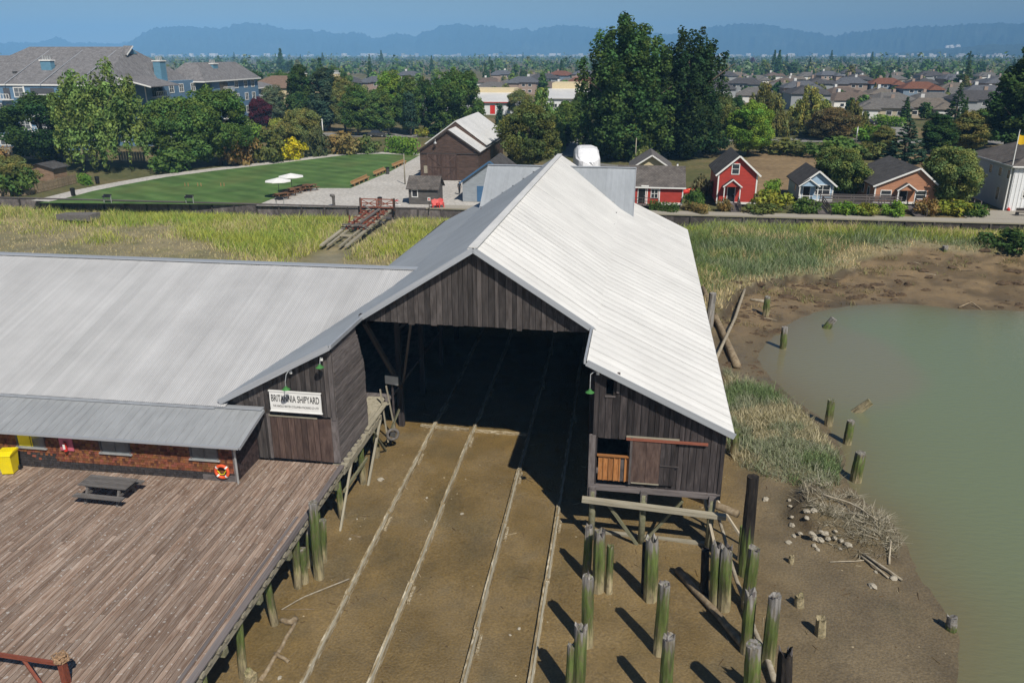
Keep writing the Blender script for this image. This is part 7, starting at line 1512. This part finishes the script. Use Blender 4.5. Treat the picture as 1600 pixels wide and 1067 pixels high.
# shrink-wrapped boat
t = thing('wrapped_boat', 'boat wrapped in white plastic standing behind the shed roof', 'boat', (-6.2, 131.5, 0), .12); mb = MB()
secs = [(-4.8, .9, 1.3, 2.0), (-4.2, 1.6, .9, 2.5), (-3.0, 1.95, .6, 3.1), (-1.4, 2.05, .5, 3.75), (.2, 2.1, .5, 3.95), (1.8, 2.1, .5, 4.05), (3.4, 2.05, .5, 3.8), (4.6, 1.95, .6, 3.2), (4.9, 1.8, .9, 2.9)]
pts = []; n = 15
for y, w_, z0, z1 in secs:
    for k in range(n):
        a = math.pi*k/(n-1); rz = 1+R.uniform(-.035, .035); ca = math.cos(a); pts.append((-math.copysign(abs(ca)**.55, ca)*w_*rz*(1-.12*math.sin(a)), y+R.uniform(-.12,.12), z0+1.0+(z1-z0-1.0)*math.sin(a)**.42*rz if 0 < k < n-1 else z0))
fs = [(i*n+k, i*n+k+1, (i+1)*n+k+1, (i+1)*n+k) for i in range(len(secs)-1) for k in range(n-1)]+[tuple(range(n-1, -1, -1)), tuple((len(secs)-1)*n+k for k in range(n))]+[(i*n+n-1, i*n, (i+1)*n, (i+1)*n+n-1) for i in range(len(secs)-1)]
mb.add(pts, fs); mb.build('plastic_wrap', M['tarp'], t); 
for y in (-2.5, 0, 2.8):
    for s in (-1, 1): bar(t, 'boat_stand', (s*1.6, y, -.1), (s*1.3, y, 1.0), .12, .12, M['steel'])
bar(t, 'keel_block', (0, -3, .3), (0, 4, .3), .4, .7, M['dark_board'])
# poles: street lamps, utility poles
def pole(label, q, ty, r_, name='utility_pole', arm=False, mat='pale_beam', cat='pole'):
    b = at(*q, 0); h = atv(q[0], ty, b.y).z; t = thing(name, label, cat, b); mb = MB(); mb.tube([(0,0,-.1), (0,0,h)], [r_*1.15, r_*.8], 8); mb.build('pole', M[mat], t, None, True)
    if arm: bar(t, 'crossarm', (-1.2, 0, h-.5), (1.2, 0, h-.5), .12, .12, M[mat])
    else: mb = MB(); mb.tube([(0,0,h), (0,0,h+.12)], [r_*1.2, r_*.5], 8); mb.build('cap', M['steel'], t)
    return t
pole('grey pole rising behind the grey shed', (633, 288), 241, .09); pole('pale pole standing behind the cream gabled house', (992, 262), 216, .09); pole('short white vent pipe behind the right end of the red shop', (1058, 266), 256, .16, 'vent_pipe', False, 'white')
pole('pale wooden pole beside the bright bush on the right', (1337, 223), 198, .14, mat='galv'); pole('pale wooden pole between the spruce and the white hall', (1466, 226), 201, .14, mat='galv'); pole('white lamp post at the head of the drive', (886, 222), 204, .1, 'lamp_post', mat='white'); pole('white post near the olive domed tree', (505, 212), 186, .12, mat='white'); pole('white lamp post behind the laurel hedge', (608, 211), 195, .1, 'lamp_post', mat='white')
for k, (x, y0, y1) in enumerate(((1157, 130, 107), (1218, 132, 110), (1272, 134, 107), (1304, 126, 108), (1308, 126, 108), (1322, 140, 113), (766, 134, 110), (662, 128, 106))):
    pole('thin utility pole with crossarm among the suburban roofs, '+['far left of the right suburb', 'second in the right suburb', 'behind the golden willow', 'left of a close pair', 'right of a close pair', 'right of the close pair', 'behind the white industrial building', 'behind the broad street tree'][k], (x, y0), y1, .16, arm=True, mat='log')
# people
def person(label, loc, rz, shirt, trousers, hair=(.03,.02,.015), step=.12):
    root = thing('person', label, 'person', loc, rz); me = bpy.data.meshes.new('body')
    J = [(0,0,.95,.13), (0,0,1.15,.125), (0,0,1.38,.15), (0,0,1.5,.06), (0,0,1.62,.095), (0,-.01,1.72,.07), (-.19,0,1.42,.06), (-.25,.03,1.14,.045), (-.24,-.1,.92,.036), (-.23,-.15,.84,.035), (.19,0,1.42,.06), (.25,.02,1.14,.045), (.23,-.12,.93,.036), (.22,-.17,.85,.035), (-.1,0,.88,.1), (-.11,-step,.5,.07), (-.11,-step*.6,.09,.05), (-.12,-step-.1,.04,.045), (.1,0,.88,.1), (.11,step*.7,.5,.07), (.11,step*1.4,.1,.05), (.12,step*1.1,.04,.045)]
    E = [(0,1),(1,2),(2,3),(3,4),(4,5),(2,6),(6,7),(7,8),(8,9),(2,10),(10,11),(11,12),(12,13),(0,14),(14,15),(15,16),(16,17),(0,18),(18,19),(19,20),(20,21)]
    me.from_pydata([j[:3] for j in J], E, []); o = bpy.data.objects.new('body', me); COL.objects.link(o); sk = o.modifiers.new('skin', 'SKIN');
    for v, j in zip(me.skin_vertices[0].data, J): v.radius = (j[3], j[3])
    me.skin_vertices[0].data[0].use_root = True; ss = o.modifiers.new('sub', 'SUBSURF'); ss.levels = 1; ss.render_levels = 1
    dg = bpy.context.evaluated_depsgraph_get(); m2 = bpy.data.meshes.new_from_object(o.evaluated_get(dg)); bpy.data.objects.remove(o); m2.name = 'person_body'
    a = m2.color_attributes.new('Col', 'FLOAT_COLOR', 'CORNER'); cs = []
    for p in m2.polygons:
        z = sum(m2.vertices[i].co.z for i in p.vertices)/len(p.vertices); x = abs(sum(m2.vertices[i].co.x for i in p.vertices)/len(p.vertices)); c_ = (.5,.3,.2) if z > 1.5 or (x > .18 and z < .95 and z > .7) else shirt if z > .93 else trousers if z > .1 else (.03,.03,.03); cs += [(*c_, 1)]*len(p.vertices)
    a.data.foreach_set('color', np.array(cs, np.float32).ravel()); m2.materials.clear(); m2.materials.append(M['people']); m2.polygons.foreach_set('use_smooth', np.ones(len(m2.polygons), bool)); link('body', m2, root)
    mb = MB(); mb.ellipsoid((0,.02,1.69), (.105,.115,.10), 10, 6); h = mb.build('hair', plain('hair', hair, .8), root); return root
M['people'] = plain('clothes_and_skin', (1,1,1), .8, 0, .05, attr=True)
person('person in dark clothes walking on the gravel beside the grey house', at(718, 304, 0), .6, (.03,.03,.035), (.025,.025,.03)); person('person in white top and dark trousers on the grass near the side street', at(1372, 246, 0), -.8, (.7,.7,.7), (.05,.04,.04))
# parked cars on the far side street
def car(label, q, rz, col):
    t = thing('parked_car', label, 'car', at(*q, 0), rz); w_ = .88; mb = MB()
    mb.prism([(-2.1,.3), (2.1,.3), (2.15,.62), (1.95,.82), (1.1,.9), (-1.6,.95), (-2.1,.85)], -w_, w_, 'y'); mb.build('body', col, t); mb = MB(); mb.hexa([(-1.6,-.82,.93), (1.1,-.82,.89), (1.1,.82,.89), (-1.6,.82,.93)], [(-1.1,-.66,1.45), (.35,-.66,1.45), (.35,.66,1.45), (-1.1,.66,1.45)]); mb.build('windows', M['glass'], t); mb = MB(); mb.box(-1.08,.33,-.65,.65,1.44,1.49); mb.build('roof', col, t)
    for x in (-1.3, 1.3):
        for s in (-.8, .8): mb = MB(); mb.tube([(x,s-.1,.32), (x,s+.1,.32)], .32, 12); wh = mb.build('wheel', M['black'], t); mb = MB(); mb.tube([(x,s-.11,.32), (x,s+.11,.32)], .18, 10); mb.build('rim', M['galv'], wh)
    for s in (-.6, .6): mb = MB(); mb.box(2.1,2.16,s-.15,s+.15,.6,.72); mb.build('headlight', M['white'], t)
    return t
car('white parked car by the cedar hedge on the side street', (1400, 197), 1.2, M['white']); car('dark parked car left of the cedar hedge', (1356, 195), .1, M['black']); car('dark car parked on the street behind the laurel hedge', (590, 214), .05, M['steel'])

mb = MB()
for k in range(520):
    x = R.uniform(-12, 15); y = R.uniform(17, 44)
    if sdist(np.array([x]), np.array([y]), WATER)[0] > -.2: continue
    z = hz(x, y); a = R.uniform(0, 3.1); L = R.uniform(.04, .3)*R.random()+.03; cc = R.choice([(.5,.4,.25), (.25,.17,.09), (1,.9,.7), (.3,.2,.1)])
    if R.random() < .5: mb.beam((x-math.cos(a)*L, y-math.sin(a)*L, z+.01), (x+math.cos(a)*L, y+math.sin(a)*L, z+.02), .02, .02, cc)
    else: mb.ellipsoid((x, y, z), (.025+L*.15, .02+L*.12, .02), 6, 3, cc, .2)
M['litter'] = plain('mud_litter', (.35,.32,.27), .9, 0, .3, attr=True); tag(mb.build('mud_litter', M['litter']), 'twigs and shells strewn over the slipway mud', 'debris', kind='stuff')

mb = MB()
for k in range(230):
    x = R.uniform(6, 50); y = R.uniform(62, 92); dd = sdist(np.array([x]), np.array([y]), RMARSH)[0]
    if not -4.5 < dd < 1.2 or sdist(np.array([x]), np.array([y]), WATER)[0] > -.5: continue
    z = hz(x, y); a = R.gauss(0, .6); L = .15+.8*R.random()**2; cc = R.choice([(.3,.22,.13), (.6,.5,.36), (1,.9,.72), (.2,.14,.08)])
    mb.tube([(x-math.cos(a)*L, y-math.sin(a)*L, z+.03), (x, y, z+.06+R.random()*.1), (x+math.cos(a)*L, y+math.sin(a)*L, z+.05)], [.02, .04*R.uniform(.6,1.4), .015], 5, True, cc)
tag(mb.build('bank_litter', M['litter']), 'small sticks and roots strewn along the eroded marsh bank', 'debris', kind='stuff')
